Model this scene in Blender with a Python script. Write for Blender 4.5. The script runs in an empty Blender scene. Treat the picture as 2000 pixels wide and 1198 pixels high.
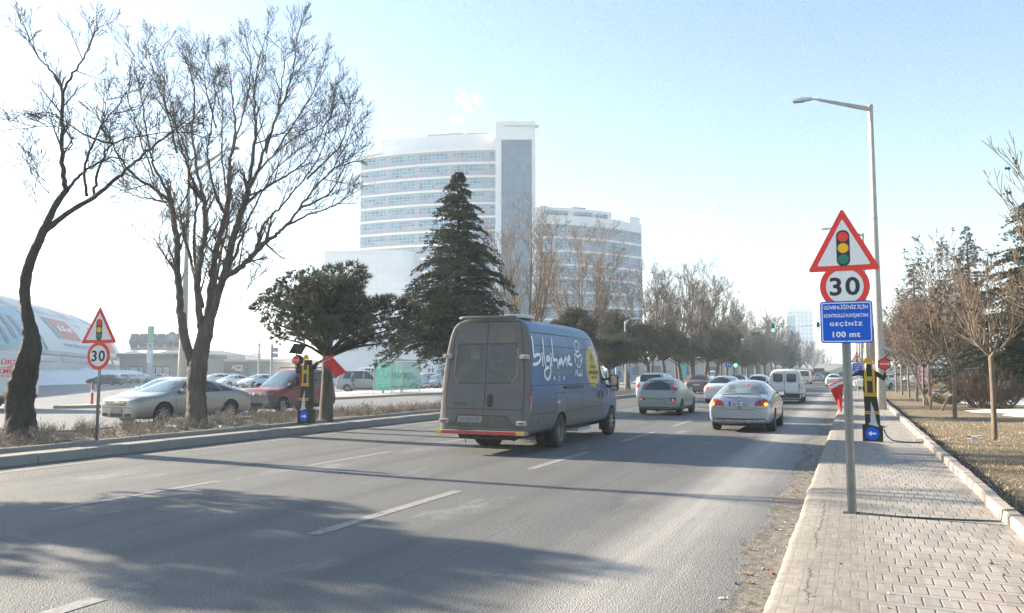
import bpy, bmesh, math, random
from mathutils import Vector, Matrix, Quaternion, noise
from mathutils.bvhtree import BVHTree
from math import radians, sin, cos, pi, tan, sqrt, hypot, atan2
SC = bpy.context.scene
COL = SC.collection
# ---------------------------------------------------------------- camera
FPX, EYE = 1556.0, 1.62
PITCH, YAW = radians(4.739), radians(23.039)
cd = bpy.data.cameras.new('camera'); cam = bpy.data.objects.new('camera', cd); COL.objects.link(cam)
cd.sensor_width = 36.0; cd.lens = 36.0*FPX/2000.0; cd.clip_end = 6000; cd.clip_start = 0.05
cam.location = (0, 0, EYE); cam.rotation_euler = (radians(90)+PITCH, 0, YAW)
SC.camera = cam
# ---------------------------------------------------------------- sky, sun, exposure
SUN_EL, SUN_AZ = radians(20.5), radians(174.5)      # world direction towards the sun
SUN = Vector((cos(SUN_AZ)*cos(SUN_EL), sin(SUN_AZ)*cos(SUN_EL), sin(SUN_EL)))
wd = bpy.data.worlds.new('World'); SC.world = wd; wd.use_nodes = True
nt = wd.node_tree; nt.nodes.clear()
sky = nt.nodes.new('ShaderNodeTexSky'); sky.sky_type = 'NISHITA'; sky.sun_disc = False
sky.sun_elevation = SUN_EL; sky.sun_rotation = pi/2-SUN_AZ
sky.air_density = 1.25; sky.dust_density = 1.1; sky.ozone_density = 2.0; sky.altitude = 1000
bg = nt.nodes.new('ShaderNodeBackground'); bg.inputs['Strength'].default_value = 0.07
wo = nt.nodes.new('ShaderNodeOutputWorld')
nt.links.new(sky.outputs[0], bg.inputs[0]); nt.links.new(bg.outputs[0], wo.inputs[0])
sl = bpy.data.lights.new('sun', 'SUN'); sl.energy = 5.0; sl.angle = radians(0.7); sl.color = (1.0, 0.87, 0.68)
so = bpy.data.objects.new('sun', sl); COL.objects.link(so); so.rotation_euler = SUN.to_track_quat('Z', 'Y').to_euler()
so.location = SUN*200
SC.view_settings.view_transform = 'Standard'; SC.view_settings.look = 'None'
SC.view_settings.exposure = 2.0; SC.view_settings.gamma = 1
SC.cycles.use_denoising = True
SC.cycles.denoising_prefilter = 'NONE'
SC.cycles.max_bounces = 6; SC.cycles.diffuse_bounces = 2; SC.cycles.glossy_bounces = 2; SC.cycles.transmission_bounces = 4
SC.cycles.transparent_max_bounces = 12; SC.cycles.volume_bounces = 1
SC.cycles.use_adaptive_sampling = False
# ---------------------------------------------------------------- helpers
RV = Vector((cos(YAW), sin(YAW), 0)); FV = Vector((-sin(YAW), cos(YAW), 0))
_f = Vector((-sin(YAW)*cos(PITCH), cos(YAW)*cos(PITCH), sin(PITCH))); _u = RV.cross(_f)
def ray(px, py): return _f*FPX + RV*(px-1000) + _u*(599-py)
def GP(px, py, z=0.0):                       # point of the level z seen at a pixel of the 2000 px photo
    d = ray(px, py); k = (z-EYE)/d.z
    return Vector((d.x*k, d.y*k, z))
def WD(px, py, dep):                         # point at horizontal depth dep
    d = ray(px, py); k = dep/(d.x*FV.x+d.y*FV.y)
    return Vector((d.x*k, d.y*k, EYE+d.z*k))
def AX(px, x, z=0.0):                        # ground point on line X=x below pixel column
    d = ray(px, 728); k = x/d.x
    return Vector((x, d.y*k, z))
def tag(o, label=None, cat=None, group=None, kind=None):
    if label: o['label'] = label
    if cat: o['category'] = cat
    if group: o['group'] = group
    if kind: o['kind'] = kind
    return o
def empty(name, loc=(0, 0, 0), rz=0, label=None, cat=None, group=None, kind=None):
    o = bpy.data.objects.new(name, None); COL.objects.link(o); o.location = loc; o.rotation_euler = (0, 0, rz)
    o.empty_display_size = 0.2
    return tag(o, label, cat, group, kind)
class MB:
    def __init__(s): s.v = []; s.f = []; s.m = []
    def add(s, vs, fs, mi=0):
        b = len(s.v); s.v.extend([tuple(v) for v in vs]); s.f.extend([tuple(b+i for i in f) for f in fs]); s.m.extend([mi]*len(fs)); return s
    def box(s, x0, y0, z0, x1, y1, z1, mi=0):
        vs = [(x0,y0,z0),(x1,y0,z0),(x1,y1,z0),(x0,y1,z0),(x0,y0,z1),(x1,y0,z1),(x1,y1,z1),(x0,y1,z1)]
        return s.add(vs, [(0,3,2,1),(4,5,6,7),(0,1,5,4),(1,2,6,5),(2,3,7,6),(3,0,4,7)], mi)
    def obox(s, c, ax, ay, az, mi=0):        # oriented box: centre and three half-axis vectors
        c, ax, ay, az = Vector(c), Vector(ax), Vector(ay), Vector(az)
        vs = [c+sx*ax+sy*ay+sz*az for sz in (-1,1) for sy in (-1,1) for sx in (-1,1)]
        return s.add(vs, [(0,2,3,1),(4,5,7,6),(0,1,5,4),(1,3,7,5),(3,2,6,7),(2,0,4,6)], mi)
    def bar(s, a, b, w, h, mi=0, up=(0,0,1)):
        a, b = Vector(a), Vector(b); d = b-a; L = d.length
        if L < 1e-6: return s
        d /= L; x = d.cross(Vector(up))
        if x.length < 1e-4: x = d.cross(Vector((0,1,0)))
        x.normalize(); z = x.cross(d)
        return s.obox((a+b)/2, d*L/2, x*w/2, z*h/2, mi)
    def tube(s, pts, rs, n=8, mi=0, cap=True):
        pts = [Vector(p) for p in pts]
        if not hasattr(rs, '__len__'): rs = [rs]*len(pts)
        b = len(s.v); prev = None
        for i, p in enumerate(pts):
            t = pts[min(i+1, len(pts)-1)]-pts[max(i-1, 0)]
            if t.length < 1e-9: t = Vector((0,0,1))
            t.normalize()
            if prev is None:
                x = t.cross(Vector((0.31, 0.17, 0.93)))
                if x.length < 0.1: x = t.cross(Vector((1,0,0)))
            else: x = prev - t*prev.dot(t)
            x.normalize(); prev = x; y = t.cross(x)
            for k in range(n):
                a = 2*pi*k/n; s.v.append(tuple(p+(x*cos(a)+y*sin(a))*rs[i]))
        for i in range(len(pts)-1):
            for k in range(n):
                k2 = (k+1) % n
                s.f.append((b+i*n+k, b+i*n+k2, b+(i+1)*n+k2, b+(i+1)*n+k)); s.m.append(mi)
        if cap and n > 2:
            s.f.append(tuple(b+k for k in range(n))[::-1]); s.m.append(mi)
            s.f.append(tuple(b+(len(pts)-1)*n+k for k in range(n))); s.m.append(mi)
        return s
    def lathe(s, prof, n=24, mi=0, axis='z', c=(0,0,0)):     # prof: (radius, height)
        b = len(s.v); c = Vector(c)
        for r, h in prof:
            for k in range(n):
                a = 2*pi*k/n
                p = Vector((r*cos(a), r*sin(a), h)) if axis == 'z' else (Vector((h, r*cos(a), r*sin(a))) if axis == 'x' else Vector((r*cos(a), h, r*sin(a))))
                s.v.append(tuple(p+c))
        for i in range(len(prof)-1):
            for k in range(n):
                k2 = (k+1) % n; s.f.append((b+i*n+k, b+i*n+k2, b+(i+1)*n+k2, b+(i+1)*n+k)); s.m.append(mi)
        return s
    def prism(s, poly, d0, d1, mi=0, plane='xz', o=(0,0,0)):   # polygon extruded along the remaining axis
        o = Vector(o); n = len(poly)
        def P(a, b_, d):
            return o+(Vector((a, d, b_)) if plane == 'xz' else Vector((d, a, b_)) if plane == 'yz' else Vector((a, b_, d)))
        vs = [P(a, b_, d0) for a, b_ in poly]+[P(a, b_, d1) for a, b_ in poly]
        fs = [tuple(range(n)), tuple(range(2*n-1, n-1, -1))]+[(i, i+n, (i+1) % n+n, (i+1) % n) for i in range(n)]
        return s.add(vs, fs, mi)
    def build(s, name, mats, parent=None, smooth=False, loc=None, fix=True, bevel=0):
        me = bpy.data.meshes.new(name); me.from_pydata(s.v, [], s.f)
        if not isinstance(mats, (list, tuple)): mats = [mats]
        for m in mats: me.materials.append(m)
        if len(mats) > 1: me.polygons.foreach_set('material_index', s.m)
        if fix and len(s.f) < 60000:
            bm = bmesh.new(); bm.from_mesh(me); bmesh.ops.recalc_face_normals(bm, faces=bm.faces)
            if bevel: 
                es = [e for e in bm.edges if len(e.link_faces) == 2 and e.calc_face_angle(0) > 0.6]
                bmesh.ops.bevel(bm, geom=es, offset=bevel, segments=2, affect='EDGES', profile=0.5, clamp_overlap=True)
            bm.to_mesh(me); bm.free()
        if smooth:
            me.polygons.foreach_set('use_smooth', [True]*len(me.polygons))
            if smooth == 'auto':
                try: me.set_sharp_from_angle(angle=radians(35))
                except Exception: pass
        o = bpy.data.objects.new(name, me); COL.objects.link(o)
        if parent: o.parent = parent
        if loc is not None: o.location = loc
        return o
def copy_tree(o, parent=None):
    c = o.copy(); COL.objects.link(c)
    if parent: c.parent = parent
    for ch in o.children: copy_tree(ch, c)
    return c
def rrect(w, h, r, n=5, cx=0, cy=0):
    pts = []
    for (sx, sy, a0) in ((1,-1,-90),(1,1,0),(-1,1,90),(-1,-1,180)):
        for k in range(n+1):
            a = radians(a0+90*k/n); pts.append((cx+sx*(w/2-r)+r*cos(a), cy+sy*(h/2-r)+r*sin(a)))
    return pts
def disc(r, n=32, cx=0, cy=0): return [(cx+r*cos(2*pi*k/n), cy+r*sin(2*pi*k/n)) for k in range(n)]
# ---------------------------------------------------------------- materials
def lin(c):
    return tuple((x/12.92 if x <= 0.04045 else ((x+0.055)/1.055)**2.4) for x in c)
def mat(name, col, rough=0.8, metal=0.0, var=0.0, scale=4.0, bump=0.0, bscale=None, emit=None, es=1.0, col2=None, spec=0.5, coat=0.0, stretch=None, trans=0, alpha=1):
    m = bpy.data.materials.new(name); m.use_nodes = True; N = m.node_tree.nodes; L = m.node_tree.links
    p = N['Principled BSDF']; p.inputs['Base Color'].default_value = (*col, 1); p.inputs['Roughness'].default_value = rough
    p.inputs['Metallic'].default_value = metal; p.inputs['Specular IOR Level'].default_value = spec
    p.inputs['Coat Weight'].default_value = coat; p.inputs['Coat Roughness'].default_value = 0.15
    if trans: p.inputs['Transmission Weight'].default_value = trans
    if alpha < 1: p.inputs['Alpha'].default_value = alpha
    if emit: p.inputs['Emission Color'].default_value = (*emit, 1); p.inputs['Emission Strength'].default_value = es
    if var or bump or col2:
        tc = N.new('ShaderNodeTexCoord'); mp = N.new('ShaderNodeMapping'); L.new(tc.outputs['Object'], mp.inputs[0])
        if stretch: mp.inputs['Scale'].default_value = stretch
        if var or col2:
            nz = N.new('ShaderNodeTexNoise'); nz.inputs['Scale'].default_value = scale; nz.inputs['Detail'].default_value = 6; nz.inputs['Roughness'].default_value = 0.65
            L.new(mp.outputs[0], nz.inputs['Vector'])
            cr = N.new('ShaderNodeValToRGB'); cr.color_ramp.elements[0].position = 0.32; cr.color_ramp.elements[1].position = 0.68
            a = tuple(c*(1-var) for c in col); b = tuple(min(1, c*(1+var)) for c in (col2 or col))
            if col2: a = col if not var else a
            cr.color_ramp.elements[0].color = (*a, 1); cr.color_ramp.elements[1].color = (*b, 1)
            L.new(nz.outputs['Fac'], cr.inputs[0]); L.new(cr.outputs[0], p.inputs['Base Color'])
        if bump:
            n2 = N.new('ShaderNodeTexNoise'); n2.inputs['Scale'].default_value = bscale or scale*3; n2.inputs['Detail'].default_value = 5
            L.new(mp.outputs[0], n2.inputs['Vector'])
            bp = N.new('ShaderNodeBump'); bp.inputs['Strength'].default_value = bump; bp.inputs['Distance'].default_value = 0.02
            L.new(n2.outputs['Fac'], bp.inputs['Height']); L.new(bp.outputs[0], p.inputs['Normal'])
    return m
class NG:                                     # tiny node-graph helper
    def __init__(s, name):
        s.m = bpy.data.materials.new(name); s.m.use_nodes = True; s.t = s.m.node_tree; s.p = s.t.nodes['Principled BSDF']
    def n(s, typ, **k):
        nd = s.t.nodes.new(typ)
        for a, b in k.items(): setattr(nd, a, b)
        return nd
    def l(s, a, b): s.t.links.new(a, b)
    def v(s, nd, i, val):
        if hasattr(val, 'is_output') or isinstance(val, bpy.types.NodeSocket): s.l(val, nd.inputs[i])
        else: nd.inputs[i].default_value = val
    def math(s, op, a, b=None, c=None, clamp=False):
        nd = s.n('ShaderNodeMath', operation=op, use_clamp=clamp); s.v(nd, 0, a)
        if b is not None: s.v(nd, 1, b)
        if c is not None: s.v(nd, 2, c)
        return nd.outputs[0]
    def noise(s, vec, scale, detail=5, rough=0.6, dist=0):
        nd = s.n('ShaderNodeTexNoise'); s.l(vec, nd.inputs['Vector']); nd.inputs['Scale'].default_value = scale
        nd.inputs['Detail'].default_value = detail; nd.inputs['Roughness'].default_value = rough; nd.inputs['Distortion'].default_value = dist
        return nd.outputs['Fac']
    def ramp(s, fac, *st):
        nd = s.n('ShaderNodeValToRGB'); s.l(fac, nd.inputs[0]); e = nd.color_ramp.elements
        while len(e) < len(st): e.new(0.5)
        for i, (p, c) in enumerate(st):
            e[i].position = p; e[i].color = (*c, 1) if hasattr(c, '__len__') else (c, c, c, 1)
        return nd.outputs[0]
    def mix(s, fac, a, b, blend='MIX'):
        nd = s.n('ShaderNodeMix', data_type='RGBA', blend_type=blend); s.v(nd, 0, fac)
        for i, x in ((6, a), (7, b)):
            if isinstance(x, bpy.types.NodeSocket): s.l(x, nd.inputs[i])
            else: nd.inputs[i].default_value = (*x, 1)
        return nd.outputs[2]
    def pos(s):
        return s.n('ShaderNodeNewGeometry').outputs['Position']
    def obj(s): return s.n('ShaderNodeTexCoord').outputs['Object']
    def sep(s, v):
        nd = s.n('ShaderNodeSeparateXYZ'); s.l(v, nd.inputs[0]); return nd.outputs
    def scl(s, v, sc):
        nd = s.n('ShaderNodeMapping'); s.l(v, nd.inputs[0]); nd.inputs['Scale'].default_value = sc; return nd.outputs[0]
    def bump(s, h, st=0.5, dist=0.01, nrm=None):
        nd = s.n('ShaderNodeBump'); s.l(h, nd.inputs['Height']); nd.inputs['Strength'].default_value = st; nd.inputs['Distance'].default_value = dist
        if nrm: s.l(nrm, nd.inputs['Normal'])
        return nd.outputs[0]
    def out(s, col=None, nrm=None, rough=None):
        if col is not None: s.v(s.p, 'Base Color', col)
        if nrm is not None: s.l(nrm, s.p.inputs['Normal'])
        if rough is not None: s.v(s.p, 'Roughness', rough)
        return s.m
_tm = {}
def text_geo(txt, size=1.0, bold=0.0, spacing=1.0, shear=0.0):
    key = (txt, bold, spacing, shear)
    if key not in _tm:
        cu = bpy.data.curves.new('txt', 'FONT'); cu.body = txt; cu.align_x = 'CENTER'; cu.align_y = 'CENTER'; cu.offset = bold
        cu.space_character = spacing; cu.shear = shear; cu.resolution_u = 3; cu.size = 1
        ob = bpy.data.objects.new('txt', cu); COL.objects.link(ob)
        me = bpy.data.meshes.new_from_object(ob.evaluated_get(bpy.context.evaluated_depsgraph_get()))
        bpy.data.objects.remove(ob); bpy.data.curves.remove(cu)
        vs = [(v.co.x, v.co.y) for v in me.vertices]; fs = [tuple(p.vertices) for p in me.polygons]; bpy.data.meshes.remove(me)
        xs = [v[0] for v in vs]; ys = [v[1] for v in vs]; cx = (min(xs)+max(xs))/2; cy = (min(ys)+max(ys))/2
        _tm[key] = ([(x-cx, y-cy) for x, y in vs], fs, max(xs)-min(xs), max(ys)-min(ys))
    vs, fs, w, h = _tm[key]
    return [(x*size, y*size) for x, y in vs], fs, w*size, h*size
def text_fit(txt, w, h, bold=0.0, spacing=1.0, shear=0.0):    # letters scaled to a given width and height
    vs, fs, tw, th = text_geo(txt, 1, bold, spacing, shear)
    return [(x*w/tw, y*h/th) for x, y in vs], fs
# ================================================================ GROUND
def asphalt_mat(name, base, dust=True):
    g = NG(name); P = g.pos(); s = g.sep(P); x = s[0]
    fine = g.noise(P, 55, 3, 0.7); mid = g.noise(g.scl(P, (2.2, 0.25, 1)), 1.0, 6, 0.6); big = g.noise(g.scl(P, (0.35, 0.06, 1)), 1.0, 4, 0.55)
    vor = g.n('ShaderNodeTexVoronoi'); g.l(P, vor.inputs['Vector']); vor.inputs['Scale'].default_value = 80
    c = g.ramp(fine, (0.30, tuple(b*0.42 for b in base)), (0.5, base), (0.68, tuple(b*2.1 for b in base)))
    c = g.mix(g.math('MULTIPLY', g.math('SUBTRACT', mid, 0.42, clamp=True), 1.6, clamp=True), c, tuple(b*1.45 for b in base))
    c = g.mix(g.math('MULTIPLY', g.math('SUBTRACT', big, 0.5, clamp=True), 1.8, clamp=True), c, tuple(b*0.66 for b in base))
    agg = g.noise(P, 130, 2, 0.5); c = g.mix(g.ramp(agg, (0.60, 0.0), (0.68, 0.55)), c, (0.30, 0.30, 0.29)); c = g.mix(g.ramp(agg, (0.33, 0.5), (0.40, 0.0)), c, (0.03, 0.03, 0.032))
    crk = g.noise(g.scl(P, (1.4, 0.55, 1)), 1.3, 7, 0.75); ck = g.math('SUBTRACT', 1.0, g.math('DIVIDE', g.math('ABSOLUTE', g.math('SUBTRACT', crk, 0.5)), 0.0035), clamp=True)
    ck = g.math('MULTIPLY', ck, g.ramp(g.noise(P, 0.23, 2), (0.52, 0.0), (0.58, 0.75))); c = g.mix(ck, c, (0.03, 0.03, 0.03))
    bl = g.noise(g.scl(P, (0.9, 0.35, 1)), 1.1, 5, 0.7); c = g.mix(g.ramp(bl, (0.58, 0.0), (0.68, 0.5)), c, (0.27, 0.265, 0.255)); bd = g.noise(g.scl(P, (1.1, 0.22, 1)), 0.8, 4, 0.6); c = g.mix(g.ramp(bd, (0.60, 0.0), (0.70, 0.45)), c, (0.055, 0.055, 0.056))
    for sx, sw in ((-3.35, 0.010), (-6.9, 0.012), (-10.6, 0.010), (-1.95, 0.008)):
        q = g.math('MULTIPLY', g.math('SUBTRACT', 1.0, g.math('DIVIDE', g.math('ABSOLUTE', g.math('SUBTRACT', g.math('ADD', x, g.math('MULTIPLY', g.math('SUBTRACT', mid, 0.5), 0.10)), sx)), sw), clamp=True), g.ramp(g.noise(P, 0.6, 3), (0.45, 0.0), (0.5, 0.8))); c = g.mix(q, c, (0.04, 0.04, 0.04))
    if dust:
        # pale dust worn in by traffic beside the right kerb, wheel paths, and the dark broken gutter edge
        gn0 = g.noise(P, 5, 5, 0.7); gn = g.noise(P, 9, 6, 0.75)
        wob = g.math('MULTIPLY', g.math('SUBTRACT', g.noise(g.scl(P, (0.6, 0.35, 1)), 1.0, 4), 0.5), 0.9)
        xx = g.math('ADD', x, wob)
        streak = g.noise(g.scl(P, (7, 0.10, 1)), 1.0, 5, 0.7)
        d1 = g.math('SUBTRACT', 1.0, g.math('ABSOLUTE', g.math('DIVIDE', g.math('ADD', xx, 1.75), 0.9)), clamp=True)
        d1 = g.math('MULTIPLY', d1, g.math('ADD', 0.35, g.math('MULTIPLY', streak, 1.1)), clamp=True)
        c = g.mix(g.math('MULTIPLY', d1, 0.9), c, (0.36, 0.34, 0.31))
        edge = g.math('MULTIPLY', g.math('ADD', g.math('ADD', xx, 0.97), g.math('MULTIPLY', g.math('SUBTRACT', gn0, 0.5), 0.35)), 9.0, clamp=True)
        gut = g.ramp(gn, (0.32, (0.05, 0.045, 0.04)), (0.45, (0.17, 0.15, 0.125)), (0.66, (0.30, 0.27, 0.225)))
        c = g.mix(edge, c, gut)
        rim = g.math('SUBTRACT', 1.0, g.math('ABSOLUTE', g.math('SUBTRACT', g.math('MULTIPLY', edge, 2.0), 1.0)), clamp=True); c = g.mix(g.math('MULTIPLY', rim, 0.55), c, (0.035, 0.033, 0.032))
        for xc, w in ((-3.9, 0.35), (-2.3, 0.3), (-7.7, 0.35), (-6.1, 0.35), (-11.6, 0.35), (-9.8, 0.3)):
            q = g.math('SUBTRACT', 1.0, g.math('ABSOLUTE', g.math('DIVIDE', g.math('ADD', x, -xc), w)), clamp=True)
            c = g.mix(g.math('MULTIPLY', g.math('MULTIPLY', q, streak), 0.8), c, tuple(b*0.55 for b in base))
        le = g.math('MULTIPLY', g.math('SUBTRACT', -12.95, xx), 1.6, clamp=True)
        c = g.mix(g.math('MULTIPLY', le, 0.8), c, (0.10, 0.085, 0.07))
    h = g.math('ADD', g.math('MULTIPLY', vor.outputs['Distance'], 0.8), g.math('MULTIPLY', fine, 0.6))
    nrm = g.bump(h, 0.8, 0.010)
    if dust: nrm = g.bump(g.math('MULTIPLY', gn, edge), 0.9, 0.06, nrm)
    g.p.inputs['Specular IOR Level'].default_value = 0.45
    return g.out(c, nrm, 0.72)
M_ASPH = asphalt_mat('asphalt', (0.108, 0.109, 0.108))
M_ASPH2 = asphalt_mat('asphalt_pale', (0.17, 0.17, 0.172), dust=False)
def paint_mat():
    g = NG('worn_paint'); P = g.pos(); n = g.noise(P, 14, 6, 0.75); f = g.noise(P, 60, 2)
    c = g.mix(g.ramp(n, (0.40, 0.0), (0.62, 1.0)), (0.30, 0.295, 0.28), (0.15, 0.148, 0.142))
    c = g.mix(g.math('MULTIPLY', f, 0.35), c, (0.2, 0.2, 0.2)); return g.out(c, g.bump(f, 0.5, 0.006), 0.75)
M_PAINT = paint_mat()
def concrete_mat(name, a, b, sc=3.0):
    g = NG(name); P = g.pos(); n = g.noise(P, sc, 7, 0.7); f = g.noise(P, 70, 3, 0.7)
    c = g.mix(n, a, b); c = g.mix(g.math('MULTIPLY', g.ramp(f, (0.35, 1.0), (0.55, 0.0)), 0.35), c, tuple(x*0.5 for x in a))
    return g.out(c, g.bump(g.math('ADD', n, g.math('MULTIPLY', f, 0.3)), 0.6, 0.02), 0.85)
M_KERB = concrete_mat('kerb_concrete', (0.20, 0.19, 0.175), (0.34, 0.33, 0.30))
M_KERB2 = concrete_mat('pink_kerb_stone', (0.33, 0.27, 0.23), (0.44, 0.38, 0.33))
def soil_mat():
    g = NG('soil'); P = g.pos(); n = g.noise(P, 5, 8, 0.75); f = g.noise(P, 38, 4, 0.8)
    c = g.ramp(n, (0.3, (0.05, 0.038, 0.028)), (0.5, (0.12, 0.092, 0.065)), (0.68, (0.21, 0.17, 0.125)))
    c = g.mix(g.ramp(f, (0.55, 0.0), (0.7, 0.8)), c, (0.27, 0.23, 0.17))
    return g.out(c, g.bump(g.math('ADD', n, f), 1.0, 0.05), 0.95)
M_SOIL = soil_mat()
def lawn_mat():
    g = NG('dry_lawn'); P = g.pos(); n = g.noise(P, 1.3, 7, 0.7); f = g.noise(g.scl(P, (1, 1, 1)), 42, 5, 0.8); m = g.noise(P, 7, 5, 0.7)
    c = g.ramp(f, (0.3, (0.11, 0.08, 0.048)), (0.5, (0.26, 0.20, 0.12)), (0.72, (0.44, 0.35, 0.23)))
    c = g.mix(g.ramp(n, (0.42, 0.0), (0.62, 0.5)), c, (0.11, 0.09, 0.05))
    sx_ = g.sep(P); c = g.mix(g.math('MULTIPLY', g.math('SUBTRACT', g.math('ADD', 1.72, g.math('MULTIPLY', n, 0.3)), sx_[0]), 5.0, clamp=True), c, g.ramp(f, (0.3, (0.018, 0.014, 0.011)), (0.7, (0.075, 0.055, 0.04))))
    c = g.mix(g.ramp(m, (0.52, 0.0), (0.66, 0.6)), c, (0.10, 0.072, 0.045))
    return g.out(c, g.bump(g.math('ADD', f, m), 1.0, 0.05), 0.95)
M_LAWN = lawn_mat()
def snow_mat():
    g = NG('snow'); P = g.pos(); n = g.noise(P, 2.2, 7, 0.7); f = g.noise(P, 25, 4)
    c = g.mix(g.ramp(n, (0.35, 0.0), (0.75, 0.5)), (0.80, 0.82, 0.85), (0.50, 0.47, 0.43))
    return g.out(c, g.bump(g.math('ADD', n, f), 0.7, 0.05), 0.7)
M_SNOW = snow_mat()
def plain_mat():
    g = NG('plain_ground'); P = g.pos(); n = g.noise(P, 0.05, 7, 0.7); f = g.noise(P, 0.6, 6, 0.7)
    c = g.mix(g.ramp(n, (0.42, 0.0), (0.58, 1.0)), (0.16, 0.14, 0.11), (0.62, 0.62, 0.64))
    c = g.mix(g.ramp(f, (0.5, 0.0), (0.62, 0.6)), c, (0.13, 0.11, 0.085)); return g.out(c, None, 0.9)
M_PLAIN = plain_mat()
def paver_mat():
    g = NG('paving_blocks'); P = g.pos(); s = g.sep(P); x, y = s[0], s[1]
    PW, PL, ST = 0.107, 0.285, 0.085           # block width, course length, plain strip between the jointed squares
    wob = g.math('MULTIPLY', g.math('SUBTRACT', g.noise(P, 3.5, 3), 0.5), 0.012)
    xs = g.math('ADD', x, wob); ys = g.math('ADD', y, wob)
    fy = g.math('MODULO', g.math('ADD', ys, 400*PL), PL); fx = g.math('MODULO', g.math('ADD', xs, 400*PW), PW)
    def band(v, c, w): return g.math('SUBTRACT', 1.0, g.math('DIVIDE', g.math('ABSOLUTE', g.math('SUBTRACT', v, c)), w), clamp=True)
    fx = g.math('FRACT', g.math('ADD', g.math('DIVIDE', xs, PW), g.math('MULTIPLY', g.math('FLOOR', g.math('DIVIDE', ys, PL)), 0.5))); fx = g.math('MULTIPLY', fx, PW)
    jx = g.math('MULTIPLY', band(fx, PW/2, 0.009), g.math('GREATER_THAN', fy, ST))
    jy = g.math('MULTIPLY', g.math('MAXIMUM', band(fy, 0.004, 0.007), band(fy, ST, 0.007)), 0.95)
    j = g.math('MAXIMUM', jx, jy)
    ix = g.math('FLOOR', g.math('DIVIDE', xs, PW)); iy = g.math('FLOOR', g.math('DIVIDE', ys, PL))
    cv = g.n('ShaderNodeCombineXYZ'); g.l(ix, cv.inputs[0]); g.l(iy, cv.inputs[1])
    wn = g.n('ShaderNodeTexWhiteNoise'); g.l(cv.outputs[0], wn.inputs['Vector'])
    big = g.noise(P, 0.9, 6, 0.7); f = g.noise(P, 80, 4, 0.75); m = g.noise(P, 11, 6, 0.7)
    base = g.ramp(wn.outputs['Value'], (0.0, (0.25, 0.23, 0.205)), (0.5, (0.315, 0.29, 0.26)), (0.93, (0.345, 0.32, 0.29)), (1.0, (0.34, 0.27, 0.225)))
    base = g.mix(g.math('MULTIPLY', g.ramp(f, (0.3, 1.0), (0.5, 0.0)), 0.35), base, (0.2, 0.175, 0.15))
    base = g.mix(g.math('MULTIPLY', g.ramp(big, (0.45, 0.0), (0.7, 1.0)), 0.45), base, (0.29, 0.25, 0.21))
    # trodden dirt fills the joints towards the road
    dirt = g.math('MULTIPLY', g.math('SUBTRACT', 0.42, g.math('ADD', x, g.math('MULTIPLY', g.math('SUBTRACT', m, 0.5), 0.9))), 2.2, clamp=True)
    base = g.mix(g.math('MULTIPLY', dirt, 0.75), base, g.ramp(m, (0.3, (0.13, 0.115, 0.10)), (0.7, (0.29, 0.26, 0.225))))
    joint = g.math('MULTIPLY', j, g.math('SUBTRACT', 1.0, g.math('MULTIPLY', dirt, 0.85)))
    joint = g.math('MULTIPLY', joint, g.ramp(m, (0.25, 0.55), (0.6, 1.0)))
    c = g.mix(g.math('MULTIPLY', joint, 0.85), base, (0.075, 0.062, 0.05))
    lj = g.math('MULTIPLY', g.math('MULTIPLY', band(g.math('MODULO', g.math('ADD', xs, 400*PW), PW), PW/2, 0.006), dirt), g.ramp(m, (0.35, 0.0), (0.55, 0.6))); c = g.mix(lj, c, (0.10, 0.085, 0.07))
    # long cracks along the kerb side
    cw = g.math('MULTIPLY', g.math('SUBTRACT', g.noise(g.scl(P, (1, 1.3, 1)), 1.2, 6, 0.8), 0.5), 0.24)
    for xc, w, k in ((-0.33, 0.011, 1.0), (-0.14, 0.007, 0.5), (-0.02, 0.006, 0.4)):
        cc = g.math('MULTIPLY', g.math('SUBTRACT', 1.0, g.math('DIVIDE', g.math('ABSOLUTE', g.math('SUBTRACT', g.math('ADD', x, cw), xc)), w), clamp=True), g.ramp(g.noise(P, 0.8, 2), (0.42, 0.0), (0.5, 1.0)))
        c = g.mix(g.math('MULTIPLY', cc, k), c, (0.045, 0.04, 0.035))
    hh = g.math('SUBTRACT', g.math('ADD', g.math('MULTIPLY', f, 0.12), g.math('MULTIPLY', m, 0.15)), joint)
    return g.out(c, g.bump(hh, 0.7, 0.012), 0.85)
M_PAVE = paver_mat()

def struct(o): o['kind'] = 'structure'; return o
def sheet(name, m, x0, y0, x1, y1, z):
    b = MB(); b.add([(x0,y0,z),(x1,y0,z),(x1,y1,z),(x0,y1,z)], [(0,1,2,3)]); return struct(b.build(name, m, fix=False))
sheet('ground', M_PLAIN, -1500, -60, 1500, 1900, -0.06)
sheet('road', M_ASPH, -13.6, -30, -0.5, 900, 0.0)
def mfar(y):                                   # far edge of the median
    return -18.1 if y < 19 else (-18.1+(y-19)*0.2 if y < 29 else -16.1)
b = MB(); ys = [-30]+[k for k in range(-20, 60, 4)]+[80, 120, 200, 400, 900]
vs = []; fs = []
for i, y in enumerate(ys): vs += [(-40.0 if y < 34 else -28.6, y, -0.004), (mfar(y)+0.1, y, -0.004)]
for i in range(len(ys)-1): fs.append((2*i, 2*i+1, 2*i+3, 2*i+2))
struct(MB().add(vs, fs).build('opposite_road', M_ASPH2, fix=False))
sheet('car_park', M_ASPH2, -150, -30, -28.0, 200, -0.02)
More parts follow.
